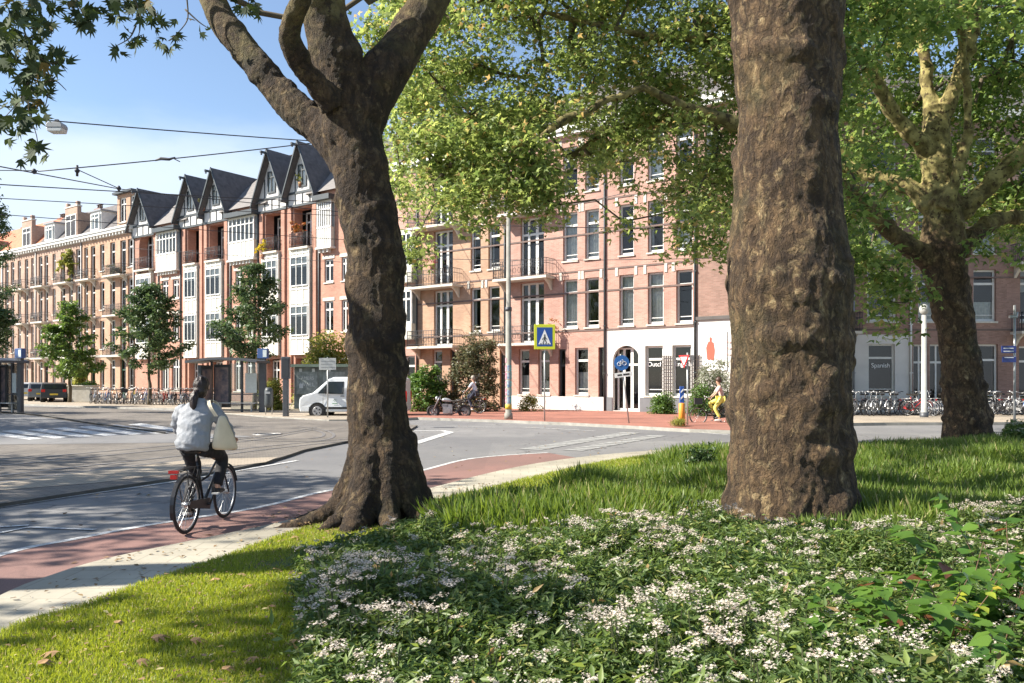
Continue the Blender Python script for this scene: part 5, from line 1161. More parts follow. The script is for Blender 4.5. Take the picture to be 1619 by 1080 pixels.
def bicycle(label, loc, rz, paintm, near=False, group=None, seat=.98, bask=False, kind='bicycle'):
    t = thing('bicycle', label, 'bicycle', loc, rz, group); n = 8 if near else 5; wb = 1.10
    wheel_mesh(t, 0, near=near, spokes=28 if near else 12); wheel_mesh(t, wb, near=near, spokes=28 if near else 12)
    f = MB(); bb = (0, .45, .29); st = (0, .27, .86); hd = (0, .86, .93); hl = (0, .90, .72)
    f.tube([bb, st], .017, n); f.tube([bb, hl], .019, n); f.tube([(0, .36, .58), (0, .60, .62), (0, .88, .82)], .015, n); f.tube([hd, hl], .02, n)
    for s in (-1, 1):
        f.tube([(s * .05, 0, .35), (s * .03, .42, .29)], .011, n); f.tube([(s * .05, 0, .35), (s * .02, .30, .78)], .009, n)
        f.tube([(s * .05, wb, .35), (s * .05, wb - .10, .55), (s * .03, .915, .70)], .012, n)
    f.tube([(0, .26, .84), (0, .245, seat - .04)], .013, n, 1); f.tube([hd, (0, .83, 1.06)], .013, n, 1)
    f.build('frame', [paintm, steel], t)
    h = MB(); h.tube(catmull([(-.28, .62, 1.06), (-.27, .78, 1.08), (-.16, .86, 1.10), (0, .84, 1.07), (.16, .86, 1.10), (.27, .78, 1.08), (.28, .62, 1.06)], 4), .012, n, 0)
    for s in (-1, 1): h.tube([(s * .28, .73, 1.075), (s * .28, .60, 1.055)], .018, n, 1)
    h.sphere((.12, .85, 1.12), .025, 0, 8, 5); h.build('handlebar', [steel, rubber], t)
    s_ = MB(); s_.prism([(-.09, .10), (.09, .10), (.11, .16), (.06, .25), (.02, .38), (-.02, .38), (-.06, .25), (-.11, .16)], lambda p, q, z: (p * (1 if z > seat - .01 else .85), q, z + (.03 if q < .12 and z > seat - .01 else 0)), seat - .05, seat); s_.build('saddle', [leather], t, bevel=.015 if near else 0)
    for y0, a0, a1 in ((0, R(20), R(200)), (wb, R(15), R(175))):
        m_ = MB(); arc = [(y0 + .375 * math.cos(a), .35 + .375 * math.sin(a)) for a in np.linspace(a0, a1, 14)]
        for (p, q), (p2, q2) in zip(arc[:-1], arc[1:]): m_.face([(-.022, p, q), (.022, p, q), (.022, p2, q2), (-.022, p2, q2)])
        m_.build('mudguard', [paintm if not near else blackp], t, recalc=False)
    c = MB()
    for s in (-1, 1): c.tube([(s * .06, -.28, .77), (s * .06, .2, .79)], .007, 4); c.tube([(s * .06, -.12, .78), (s * .055, 0, .37)], .006, 4)
    for q in (-.28, -.1, .08): c.tube([(-.06, q, .775), (.06, q, .775)], .006, 4)
    c.box(-.045, -.3, .782, .045, .16, .79); c.build('carrier', [blackp if near else steel], t)
    p = MB(); p.tube([(-.06, .45, .29), (.09, .45, .29)], .02, 6)
    ca = (0, .10, .14) if near else (0, .12, -.12)
    p.tube([(.09, .45, .29), (.10, .45 + ca[1], .29 + ca[2])], .011, 5); p.tube([(-.09, .45, .29), (-.10, .45 - ca[1], .29 - ca[2])], .011, 5)
    p.box(.10, .45 + ca[1] - .045, .29 + ca[2] - .012, .19, .45 + ca[1] + .045, .29 + ca[2] + .012); p.box(-.19, .45 - ca[1] - .045, .29 - ca[2] - .012, -.10, .45 - ca[1] + .045, .29 - ca[2] + .012)
    p.build('crankset', [blackp if near else steel], t)
    cg = MB(); cg.prism([(.50, .36), (.53, .29), (.50, .22), (.1, .29), (-.03, .31), (-.05, .35), (-.03, .39), (.1, .385)], lambda a, b, x: (x, a, b), .035, .065); cg.build('chain_guard', [blackp if near else paintm], t)
    rl_ = MB(); rl_.box(-.035, -.335, .69, .035, -.30, .74); rl_.build('rear_light', [redlens], t)
    if near:
        k = MB(); k.box(-.055, -.34, .755, .055, -.30, .79); k.build('reflector', [redlens], t)
        lamp = MB(); lamp.sphere((0, .98, .90), (.035, .05, .04)); lamp.build('headlight', [steel], t)
        k = MB(); k.tube([(-.07, .06, .30), (-.13, -.02, .06)], .01, 5); k.build('kickstand', [steel], t)
    if bask:
        k = MB(); k.box(-.2, .95, .80, .2, 1.25, .82)
        k.box(-.2, .95, .82, -.19, 1.25, 1.05); k.box(.19, .95, .82, .2, 1.25, 1.05); k.box(-.19, .95, .82, .19, .96, 1.05); k.box(-.19, 1.24, .82, .19, 1.25, 1.05); k.build('basket', [blackp], t)
    return t
# the main cyclist's bicycle
RX, RY = (295 - CX) / F * 8.93, 8.93; HEAD = R(-3.0)
bicycle('black city bicycle with red rear reflector ridden on the red cycle path', (RX, RY, .012), HEAD, blackp, near=True, seat=1.0)
# ================================================================ PEOPLE
def skin_obj(name, joints, edges, mat, parent, sub=2, root=0):
    names = list(joints); idx = {k: i for i, k in enumerate(names)}; me = bpy.data.meshes.new(name)
    me.from_pydata([joints[k][0] for k in names], [(idx[a], idx[b]) for a, b in edges], []); me.materials.append(mat)
    o = bpy.data.objects.new(name, me); COL.objects.link(o)
    sk = o.modifiers.new('skin', 'SKIN'); sk.use_smooth_shade = True; sk.branch_smoothing = .6
    for i, k in enumerate(names):
        r = joints[k][1]; r = r if isinstance(r, tuple) else (r, r); me.skin_vertices[0].data[i].radius = r; me.skin_vertices[0].data[i].use_root = (i == root)
    ss = o.modifiers.new('sub', 'SUBSURF'); ss.levels = sub; ss.render_levels = sub
    apply_mods(o); o.data.polygons.foreach_set('use_smooth', [True] * len(o.data.polygons)); o.parent = parent; return o
def join_into(a, others):
    import bmesh
    bm = bmesh.new(); bm.from_mesh(a.data)
    for o in others: bm.from_mesh(o.data)
    bm.to_mesh(a.data); bm.free()
    for o in others: bpy.data.objects.remove(o)
    return a
def hand(wrist, fdir, up, s=1.0, side=1, curl=.9):
    """palm + five curled fingers; returns skinned meshes"""
    w_ = Vector(wrist); f = Vector(fdir).normalized(); u = Vector(up).normalized(); l = f.cross(u).normalized() * side; out_ = []
    J = {'a': (tuple(w_), .024 * s), 'b': (tuple(w_ + f * .05 * s), (.036 * s, .018 * s)), 'c': (tuple(w_ + f * .085 * s), (.038 * s, .016 * s))}
    out_.append(skin_obj('palm', J, [('a', 'b'), ('b', 'c')], skin, None, 2))
    for k, (off, ln) in enumerate(((-.03, .065), (-.010, .078), (.011, .072), (.031, .056))):
        p = w_ + f * .08 * s + l * off * s; d = f.copy(); J = {'0': (tuple(p - f * .02 * s), .009 * s)}; E = []
        for q in range(3):
            d = (d * math.cos(curl * .8) - u * math.sin(curl * .8)).normalized() if q else (d * math.cos(curl * .4) - u * math.sin(curl * .4)).normalized(); p = p + d * ln * s * (.42, .32, .26)[q]; J[str(q + 1)] = (tuple(p), (.0088 - .0008 * q) * s); E.append((str(q), str(q + 1)))
        out_.append(skin_obj('f', J, E, skin, None, 1))
    p = w_ + f * .03 * s - l * .03 * s; d = (f * .7 - l * .6 - u * .5).normalized(); out_.append(skin_obj('t', {'0': (tuple(p), .011 * s), '1': (tuple(p + d * .035 * s), .010 * s), '2': (tuple(p + d * .03 * s + f * .03 * s - u * .02 * s), .0085 * s)}, [('0', '1'), ('1', '2')], skin, None, 1))
    return out_
skin = M('skin', (0.50, 0.30, 0.21), .55, .08, 8); hairm = M('dark_brown_hair', (0.022, 0.012, 0.009), .45, .4, 30, bump=.5, bscale=70)
sweat = M('grey_blue_knit', (0.30, 0.315, 0.335), .9, .12, 6, bump=.8, bscale=85); trous = M('black_trousers', (0.012, 0.012, 0.015), .8, .2, 10, bump=.3, bscale=20); shoe_m = M('black_shoes', (0.015, 0.015, 0.015), .6, 0); sole = M('white_sole', (.6, .6, .58), .7, 0)
SC = .95
bpy.data.objects['bicycle'].scale = (SC, SC, SC)
PR = thing('person', 'person in a grey blue sweater and black trousers cycling away with a tote bag', 'person', (RX, RY, .012), HEAD)
PV = (0, .20, 1.04)
# body: one continuous figure
BJ = {'pelvis': (PV, (.15, .12)), 'waist': ((0, .21, 1.18), (.12, .10)), 'chest': ((.005, .27, 1.38), (.15, .11)), 'neckb': ((.01, .31, 1.55), (.06, .06)), 'neck': ((.015, .34, 1.61), (.05, .05)), 'head0': ((.02, .365, 1.68), (.07, .085)), 'head1': ((.022, .37, 1.76), (.085, .10)), 'head2': ((.022, .365, 1.83), (.06, .07)),
      'hipR': ((.10, .24, .99), .085), 'kneeR': ((.135, .66, .85), .058), 'calfR': ((.14, .62, .66), .05), 'ankR': ((.145, .52, .50), .036), 'footR': ((.145, .57, .455), (.035, .03)), 'toeR': ((.148, .67, .445), (.038, .022)),
      'hipL': ((-.10, .24, .99), .085), 'kneeL': ((-.135, .52, .68), .056), 'calfL': ((-.14, .42, .48), .048), 'ankL': ((-.145, .31, .28), .036), 'footL': ((-.145, .35, .235), (.035, .03)), 'toeL': ((-.148, .45, .215), (.038, .022)),
      'shR': ((.165, .30, 1.485), .055), 'elR': ((.29, .42, 1.25), .042), 'foR': ((.30, .55, 1.16), .034), 'wrR': ((.285, .635, 1.105), .026),
      'shL': ((-.155, .29, 1.475), .055), 'elL': ((-.275, .40, 1.24), .042), 'foL': ((-.29, .55, 1.15), .034), 'wrL': ((-.28, .635, 1.105), .026)}
E = [('pelvis', 'waist'), ('waist', 'chest'), ('chest', 'neckb'), ('neckb', 'neck'), ('neck', 'head0'), ('head0', 'head1'), ('head1', 'head2')]
for s in 'RL': E += [('pelvis', 'hip' + s), ('hip' + s, 'knee' + s), ('knee' + s, 'calf' + s), ('calf' + s, 'ank' + s), ('ank' + s, 'foot' + s), ('foot' + s, 'toe' + s), ('chest', 'sh' + s), ('sh' + s, 'el' + s), ('el' + s, 'fo' + s), ('fo' + s, 'wr' + s)]
body = skin_obj('body', BJ, E, skin, None)
face = MB(); face.sphere((.025, .465, 1.735), (.012, .02, .018)); [face.sphere((.022 + s * .032, .45, 1.765), (.014, .01, .009)) for s in (-1, 1)]; [face.sphere((.022 + s * .088, .365, 1.745), (.012, .02, .032)) for s in (-1, 1)]; face.sphere((.024, .455, 1.70), (.025, .012, .008))
fo = face.build('face', [skin], None)
hs = hand((.285, .635, 1.105), (0, .75, -.15), (0, .3, 1), 1.05, 1) + hand((-.28, .635, 1.105), (0, .75, -.15), (0, .3, 1), 1.05, -1)
join_into(body, [fo] + hs); body.parent = PR
def loft(mb, rings, n=20, cap=True):
    """rings: (cx, cy, cz, rx, ry, pitch)"""
    i = len(mb.v)
    for (cx_, cy_, cz_, rx_, ry_, pt_) in rings:
        for j in range(n):
            a = 2 * math.pi * j / n; dx, dy = rx_ * math.cos(a), ry_ * math.sin(a); mb.v.append((cx_ + dx, cy_ + dy * math.cos(pt_), cz_ - dy * math.sin(pt_)))
    for k in range(len(rings) - 1):
        for j in range(n): jj = (j + 1) % n; mb.f.append((i + k * n + j, i + k * n + jj, i + (k + 1) * n + jj, i + (k + 1) * n + j)); mb.m.append(0); mb.sm.append(True)
    mb.f.append(tuple(i + j for j in reversed(range(n)))); mb.m.append(0); mb.sm.append(True); e = i + (len(rings) - 1) * n; mb.f.append(tuple(e + j for j in range(n))); mb.m.append(0); mb.sm.append(True)
def blend(name, mb, mat, parent, vox=.012, it=5, fold=0.0, fs=(4, 4, 11)):
    o = mb.build(name, [mat]); r = o.modifiers.new('r', 'REMESH'); r.mode = 'VOXEL'; r.voxel_size = vox; sm = o.modifiers.new('s', 'SMOOTH'); sm.iterations = it; apply_mods(o)
    me = o.data
    if fold:
        n_ = len(me.vertices); co = np.empty(n_ * 3, np.float32); me.vertices.foreach_get('co', co); co = co.reshape(-1, 3); no = np.empty(n_ * 3, np.float32); me.vertices.foreach_get('normal', no); no = no.reshape(-1, 3)
        for i in range(n_):
            p = Vector(co[i]); co[i] += no[i] * fold * (mnoise.noise(Vector((p.x * fs[0], p.y * fs[1], p.z * fs[2] + p.x * 5))) + .45 * mnoise.noise(p * 21))
        me.vertices.foreach_set('co', co.ravel())
    me.polygons.foreach_set('use_smooth', [True] * len(me.polygons)); o.parent = parent; return o
def limb(mb, pts, n=14):
    P = catmull(pts, 5); mb.tube([p[:3] for p in P], [p[3] for p in P], n)
m = MB(); loft(m, [(0, .20, .96, .12, .10, 0), (0, .19, 1.0, .185, .15, 0), (0, .20, 1.06, .19, .15, .1), (0, .21, 1.14, .17, .13, .2)])
limb(m, [(.085, .22, 1.0, .105), (.12, .44, .95, .10), (.14, .64, .87, .080), (.147, .665, .80, .075), (.147, .62, .67, .068), (.147, .53, .515, .056)])
limb(m, [(-.085, .22, 1.0, .105), (-.115, .38, .86, .098), (-.137, .52, .70, .078), (-.142, .50, .62, .072), (-.145, .40, .46, .064), (-.147, .315, .30, .052)])
blend('trousers', m, trous, PR, .013, 5, .012, (9, 9, 14))
m = MB()
loft(m, [(.0, .15, .975, .165, .12, .1), (.0, .145, 1.00, .198, .155, .12), (.0, .155, 1.07, .205, .162, .14), (.0, .175, 1.15, .200, .155, .18), (0, .205, 1.27, .205, .150, .22), (0, .24, 1.37, .212, .142, .3), (0, .27, 1.45, .20, .125, .35), (.005, .29, 1.51, .150, .10, .4), (.01, .31, 1.555, .085, .078, .4), (.012, .322, 1.59, .066, .066, .3)], 24)
for s_ in (1, -1):
    limb(m, [(s_ * .14, .28, 1.475, .075), (s_ * .205, .30, 1.435, .085), (s_ * .262, .345, 1.35, .083), (s_ * .305, .42, 1.245, .073), (s_ * .312, .52, 1.175, .060), (s_ * .292, .615, 1.118, .042)])
blend('sweater', m, sweat, PR, .011, 5, .019, (5, 5, 14))
m = MB(); m.sphere((.022, .345, 1.765), (.094, .112, .118), 0, 20, 14); m.sphere((.02, .315, 1.70), (.085, .085, .10), 0, 18, 12); m.sphere((.015, .30, 1.645), (.062, .055, .06), 0, 14, 10); m.sphere((.022, .33, 1.81), (.075, .085, .07), 0, 14, 10)
limb(m, [(.015, .27, 1.69, .035), (.005, .215, 1.655, .046), (0, .175, 1.58, .046), (.012, .155, 1.51, .034), (.02, .15, 1.455, .012)])
hr = blend('hair', m, hairm, PR, .007, 3, .009, (45, 45, 6)); hr['label'] = 'dark hair tied in a low ponytail'
for s, y, z in ((1, .54, .455), (-1, .32, .235)):
    sh = skin_obj('shoe', {'h': ((s * .146, y - .04, z - .0), (.042, .038)), 'm': ((s * .147, y + .05, z - .012), (.046, .034)), 't': ((s * .149, y + .15, z - .022), (.043, .026))}, [('h', 'm'), ('m', 't')], shoe_m, PR)
    k = MB(); k.prism([(-.09, -.048), (.19, -.048), (.2, -.03), (-.09, -.03)], lambda a, b, x: (x, y + a, z + b), s * .147 - .042, s * .147 + .042); k.build('sole', [sole], sh)
PR.scale = (SC, SC, SC)
# tote bag on the right shoulder
canvas = M('cream_canvas', (0.72, 0.64, 0.48), .85, .08, 6, bump=.25, bscale=60)
TB_ = thing('tote_bag', 'cream canvas tote bag hanging from the cyclist\'s right shoulder', 'bag', (RX, RY, .012), HEAD)
b = MB(); prof = [(.0, 1.41, .02), (.06, 1.36, .035), (.11, 1.28, .06), (.17, 1.18, .075), (.20, 1.08, .08), (.17, 1.02, .06), (.10, .99, .03)]
rows = []
ba_ = R(38); ux, uy = math.sin(ba_) * .9, math.cos(ba_); nx, ny = math.cos(ba_), -math.sin(ba_)
for k, (wd, z, th) in enumerate([(.04, 1.40, .018), (.07, 1.33, .032), (.105, 1.25, .042), (.14, 1.16, .05), (.172, 1.07, .055), (.185, 1.00, .052), (.175, .965, .03)]):
    ring = []
    for j in range(20):
        a = 2 * math.pi * j / 20; ca, sa = math.cos(a), math.sin(a); ca = math.copysign(abs(ca) ** .7, ca); q = wd * ca; o_ = th * sa * (1 + .14 * math.sin(5 * a + k))
        ring.append((.315 + q * ux + o_ * nx, .26 + (1.4 - z) * .25 + q * uy + o_ * ny, z + .008 * math.sin(3 * a + k) - .03 * ca * (1.4 - z)))
    rows.append(ring)
i0 = 0
for ring in rows: b.v += ring
for k in range(len(rows) - 1):
    for j in range(20): b.f.append((k * 20 + j, k * 20 + (j + 1) % 20, (k + 1) * 20 + (j + 1) % 20, (k + 1) * 20 + j)); b.m.append(0); b.sm.append(True)
b.f.append(tuple(range(20))); b.m.append(0); b.sm.append(False); b.f.append(tuple((len(rows) - 1) * 20 + j for j in reversed(range(20)))); b.m.append(0); b.sm.append(False)
bo = b.build('bag_body', [canvas], TB_); ssf = bo.modifiers.new('s', 'SUBSURF'); ssf.levels = 1; ssf.render_levels = 1
TB_.scale = (SC, SC, SC)
k = MB()
for dx in (0, .025):
    P = catmull([(.26 + dx, .20, 1.39), (.20 + dx, .175, 1.50), (.155 + dx, .22, 1.575), (.14 + dx, .30, 1.585), (.19 + dx, .38, 1.545), (.27 + dx, .35, 1.39)], 5)
    for p, q in zip(P[:-1], P[1:]):
        k.face([(p[0] - .011, p[1], p[2]), (p[0] + .011, p[1], p[2]), (q[0] + .011, q[1], q[2]), (q[0] - .011, q[1], q[2])])
ko = k.build('strap', [canvas], TB_, recalc=False); sm = ko.modifiers.new('s', 'SOLIDIFY'); sm.thickness = .004
# ---- second and third person (far)
def simple_person(label, loc, rz, pose, top_m, leg_m, hair_m, skirt=None, s=1.0, legskin=False):
    t = thing('person', label, 'person', loc, rz); t.scale = (s, s, s)
    J = pose; E = [('pelvis', 'waist'), ('waist', 'chest'), ('chest', 'neck'), ('neck', 'head0'), ('head0', 'head1')]
    for q in 'RL': E += [('pelvis', 'hip' + q), ('hip' + q, 'knee' + q), ('knee' + q, 'ank' + q), ('ank' + q, 'toe' + q), ('chest', 'sh' + q), ('sh' + q, 'el' + q), ('el' + q, 'wr' + q)]
    bd = skin_obj('body', J, E, skin, None, 2); hs = []
    for q, sd in (('R', 1), ('L', -1)):
        e, w_ = Vector(J['el' + q][0]), Vector(J['wr' + q][0]); hs += hand(tuple(w_), tuple(w_ - e), (0, .2, 1), 1.0, sd)
    join_into(bd, hs); bd.parent = t
    g = lambda k, d, dr: (tuple(Vector(J[k][0]) + Vector(d)), dr)
    skin_obj('shirt', {'a': g('pelvis', (0, 0, .02), (.17, .13)), 'b': g('waist', (0, 0, 0), (.16, .12)), 'c': g('chest', (0, 0, 0), (.18, .13)), 'n': g('neck', (0, 0, -.05), (.07, .07)), 'sR': g('shR', (0, 0, 0), .075), 'sL': g('shL', (0, 0, 0), .075), 'eR': g('elR', (0, 0, .02), .055), 'eL': g('elL', (0, 0, .02), .055)},
             [('a', 'b'), ('b', 'c'), ('c', 'n'), ('c', 'sR'), ('sR', 'eR'), ('c', 'sL'), ('sL', 'eL')], top_m, t)
    lg = {'p': g('pelvis', (0, 0, -.02), (.18, .14))}; le = []
    for q in 'RL': lg['h' + q] = g('hip' + q, (0, 0, 0), .105); lg['k' + q] = g('knee' + q, (0, 0, 0), .08 if not skirt else .10); le += [('p', 'h' + q), ('h' + q, 'k' + q)]
    if not legskin:
        for q in 'RL': lg['a' + q] = g('ank' + q, (0, 0, .04), .06); le.append(('k' + q, 'a' + q))
    skin_obj('skirt' if skirt else 'trousers', lg, le, leg_m, t)
    hd = Vector(J['head1'][0]); hm = MB(); hm.sphere(tuple(hd + Vector((0, -.035, .01))), (.10, .115, .12)); hm.build('hair', [hair_m], t)
    for q in 'RL':
        a = Vector(J['toe' + q][0]); k = MB(); k.sphere(tuple(a + Vector((0, -.05, -.005))), (.048, .14, .04)); k.build('shoe', [sole], t)
    return t
ride = {'pelvis': ((0, .20, 1.04), (.14, .11)), 'waist': ((0, .22, 1.20), (.11, .09)), 'chest': ((0, .28, 1.40), (.14, .10)), 'neck': ((0, .32, 1.56), .05), 'head0': ((0, .35, 1.66), (.07, .08)), 'head1': ((0, .36, 1.74), (.08, .095)),
        'hipR': ((.10, .25, 1.0), .085), 'kneeR': ((.13, .66, .84), .055), 'ankR': ((.14, .52, .50), .035), 'toeR': ((.145, .62, .43), .03), 'hipL': ((-.10, .25, 1.0), .085), 'kneeL': ((-.13, .50, .66), .055), 'ankL': ((-.14, .30, .26), .035), 'toeL': ((-.145, .42, .20), .03),
        'shR': ((.17, .30, 1.48), .05), 'elR': ((.25, .44, 1.24), .038), 'wrR': ((.27, .60, 1.09), .026), 'shL': ((-.17, .30, 1.48), .05), 'elL': ((-.25, .44, 1.24), .038), 'wrL': ((-.27, .60, 1.09), .026)}
Y2 = 30.5; x2 = (1150 - CX) / F * Y2
bicycle('dark bicycle with basket ridden by the person in yellow, beside the pale shrub', (x2, Y2, .01), R(83), M('dark_green_paint', (.02, .05, .04), .4, 0), bask=True)
simple_person('person in pink top and yellow trousers cycling left past the orange bollard', (x2, Y2, .01), R(83), ride, M('pink_top', (.6, .42, .38), .8, .1), M('yellow_cloth', (.72, .66, .16), .8, .1), M('brown_hair', (.06, .03, .02), .5), s=1.0)
Y3 = 38.5; x3 = (748 - CX) / F * Y3
bicycle('black bicycle held by the white-shirted person behind the motorcycle', (x3 + .3, Y3, .12), R(70), blackp, bask=False)
simple_person('person in a pale blue shirt on a bicycle behind the parked motorcycle', (x3 + .3, Y3, .12), R(70), ride, M('pale_blue_shirt', (.62, .68, .76), .8, .08), M('dark_jeans', (.03, .035, .06), .8, .1), M('grey_hair', (.25, .22, .18), .5))
# ================================================================ PARKED BICYCLES
cols = [('black', blackp), ('silver', M('silver_paint', (.45, .46, .47), .35, 0, metal=.6)), ('blue', M('blue_paint', (.03, .09, .28), .35, 0)), ('red', M('red_paint', (.42, .02, .02), .35, 0)), ('white', M('white_paint', (.7, .7, .68), .35, 0)), ('green', M('green_paint', (.03, .16, .10), .35, 0)), ('yellow', M('yellow_paint', (.6, .48, .05), .35, 0)), ('grey', M('grey_paint', (.18, .18, .19), .4, 0))]
protos = {}
def NUMW(i): return ORD[i] if i < 30 else ('thirty-' + ORD[i - 30] if i < 39 else ('fortieth' if i == 39 else 'forty-' + ORD[i - 40]))
def park(cname, loc, rz, label, group, lean=.0):
    if cname not in protos:
        o = bicycle(label, loc, rz, dict(cols)[cname], group=group, bask=cname in ('green',)); protos[cname] = o
    else: o = copy_tree(protos[cname])
    o.location = loc; o.rotation_euler = (0, lean, rz); o['label'] = label; o['group'] = group; return o
random.seed(21)
seq = 2 * ['black', 'silver', 'white', 'silver', 'blue', 'black', 'grey', 'silver', 'white', 'black', 'green', 'silver', 'grey', 'yellow', 'black', 'silver', 'blue', 'white', 'silver', 'black', 'grey', 'silver', 'red', 'black', 'silver', 'white']
for i, cn in enumerate(seq[:42]):
    u = 145 + i * 5.1; Y = 55.5 - (u - 146) / 210 * 5.5 + random.uniform(-.4, .4); x = (u - CX) / F * Y
    park(cn, (x, Y, .12), R(random.choice([205, 215, 25, 200]) + random.uniform(-12, 12)), '%s bicycle, %s from the left in the long row before the gabled houses' % (cn, NUMW(i)), 'bicycles parked in the long row before the gabled houses', random.uniform(-.12, .12))
seqr = [(1340, 'silver'), (1352, 'black'), (1366, 'grey'), (1376, 'silver'), (1384, 'black'), (1390, 'grey'), (1396, 'silver'), (1407, 'black'), (1418, 'silver'), (1430, 'red'), (1436, 'black'), (1440, 'silver'), (1449, 'black'), (1470, 'blue'), (1481, 'silver'), (1492, 'black')]
for i, (u, cn) in enumerate(seqr):
    Y = 36.6 + random.uniform(-.3, .5); park(cn, ((u - CX) / F * Y, Y, .121), R(random.choice([60, 35, 120, 215, 145]) + random.uniform(-15, 15)) if i > 1 else R(85 + 4 * i), '%s bicycle, %s from the left in the row under the Spanish window' % (cn, ORD[i]), 'bicycles parked under the Spanish window', random.uniform(-.1, .1))
for i in range(11):
    u = 1568 + i * 9.5; cn = ['silver', 'black', 'grey', 'silver', 'white', 'silver', 'black', 'silver', 'blue', 'silver', 'black'][i]; Y = 36.8 + random.uniform(-.4, .4)
    park(cn, ((u - CX) / F * Y, Y, .121), R(random.choice([50, 130, 20, 200]) + random.uniform(-15, 15)), '%s bicycle, %s from the rightmost trunk in the rack at the right edge' % (cn, ORD[i]), 'bicycles parked right of the rightmost tree', random.uniform(-.1, .1))
# ================================================================ MOTORCYCLE
def motorcycle():
    Y = 36.3; x = (710 - CX) / F * Y; t = thing('motorcycle', 'black and silver motorcycle parked on the red paving left of the grey pole', 'motorcycle', (x, Y, .0), R(84))
    alu = M('engine_metal', (.3, .3, .31), .35, .2, 9, metal=.7); tank = M('silver_tank_paint', (.42, .43, .44), .25, 0, metal=.4)
    for y in (-.72, .74):
        w_ = MB(); ring = lambda rr: [(0, y + rr * math.cos(a), .31 + rr * math.sin(a)) for a in np.linspace(0, 6.2832, 25)[:-1]]
        w_.tube(ring(.25), .06, 8, 0, closed=True); w_.tube(ring(.18), .02, 5, 1, closed=True)
        for k in range(5):
            a = 6.283 * k / 5; w_.tube([(0, y, .31), (0, y + .19 * math.cos(a), .31 + .19 * math.sin(a))], .018, 5, 1)
        w_.tube([(-.06, y, .31), (.06, y, .31)], .06, 8, 1); w_.tube([(.045, y, .31), (.055, y, .31)], .14, 14, 1); w_.build('wheel', [rubber, alu], t)
    m = MB(); 
    for s in (-1, 1): m.tube([(s * .09, .74, .31), (s * .09, .50, .82), (s * .08, .42, .98)], .028, 7)
    m.build('fork', [alu], t)
    m = MB(); m.tube([(0, .42, .88), (0, .1, .72), (0, -.35, .62)], .04, 8); m.tube([(0, .42, .85), (0, .30, .42), (0, -.15, .28)], .035, 8); m.tube([(0, -.15, .28), (0, -.25, .62)], .035, 8)
    for s in (-1, 1): m.tube([(s * .08, -.72, .31), (s * .08, -.15, .38)], .03, 7); m.tube([(s * .1, -.2, .6), (s * .1, -.8, .76)], .02, 6)
    m.build('frame', [blackp], t)
    e = MB(); e.box(-.17, -.18, .22, .17, .26, .52); e.box(-.14, .06, .50, .14, .28, .66); e.box(-.14, -.16, .50, .14, .04, .64); e.tube([(-.2, 0, .36), (.2, 0, .36)], .11, 14)
    for k in range(5): e.box(-.16, .05, .52 + k * .028, .16, .30, .53 + k * .028)
    e.build('engine', [alu], t, bevel=.015)
    tk = skin_obj('fuel_tank', {'a': ((0, .36, .82), (.09, .06)), 'b': ((0, .2, .86), (.16, .11)), 'c': ((0, 0, .82), (.13, .09)), 'd': ((0, -.12, .78), (.08, .05))}, [('a', 'b'), ('b', 'c'), ('c', 'd')], tank, t)
    st = skin_obj('seat', {'a': ((0, -.08, .80), (.09, .04)), 'b': ((0, -.32, .77), (.14, .045)), 'c': ((0, -.58, .83), (.13, .045)), 'd': ((0, -.82, .88), (.08, .035))}, [('a', 'b'), ('b', 'c'), ('c', 'd')], leather, t)
    x_ = MB(); x_.tube([(.12, .24, .5), (.15, .26, .28), (.16, .0, .2), (.17, -.3, .24), (.18, -.45, .32)], .025, 8); x_.tube([(.18, -.42, .31), (.2, -.9, .46)], [.05, .06], 10); x_.build('exhaust', [alu], t)
    h = MB(); h.tube([(-.36, .30, 1.02), (-.2, .40, 1.04), (0, .42, 1.0), (.2, .40, 1.04), (.36, .30, 1.02)], .014, 6)
    for s in (-1, 1): h.tube([(s * .24, .38, 1.04), (s * .30, .40, 1.2)], .008, 4); h.sphere((s * .32, .40, 1.23), (.06, .02, .04)); h.tube([(s * .3, .33, 1.025), (s * .38, .28, 1.015)], .02, 6)
    h.build('handlebar', [blackp], t)
    l = MB(); l.sphere((0, .56, .90), (.10, .09, .11)); l.build('headlight', [steel], t)
    g_ = MB(); arc = [(.74 + .34 * math.cos(a), .31 + .34 * math.sin(a)) for a in np.linspace(R(50), R(150), 9)]
    for (p, q), (p2, q2) in zip(arc[:-1], arc[1:]): g_.face([(-.07, p, q), (.07, p, q), (.07, p2, q2), (-.07, p2, q2)])
    g_.build('mudguard', [blackp], t, recalc=False)
    tl = MB(); tl.prism([(-.75, .78), (-.98, .88), (-.96, .95), (-.7, .86)], lambda a, b, c: (c, a, b), -.08, .08); tl.build('tail', [blackp], t)
    k = MB(); k.tube([(.1, -.1, .25), (.24, -.02, .01)], .015, 5); k.build('kickstand', [blackp], t)
motorcycle()
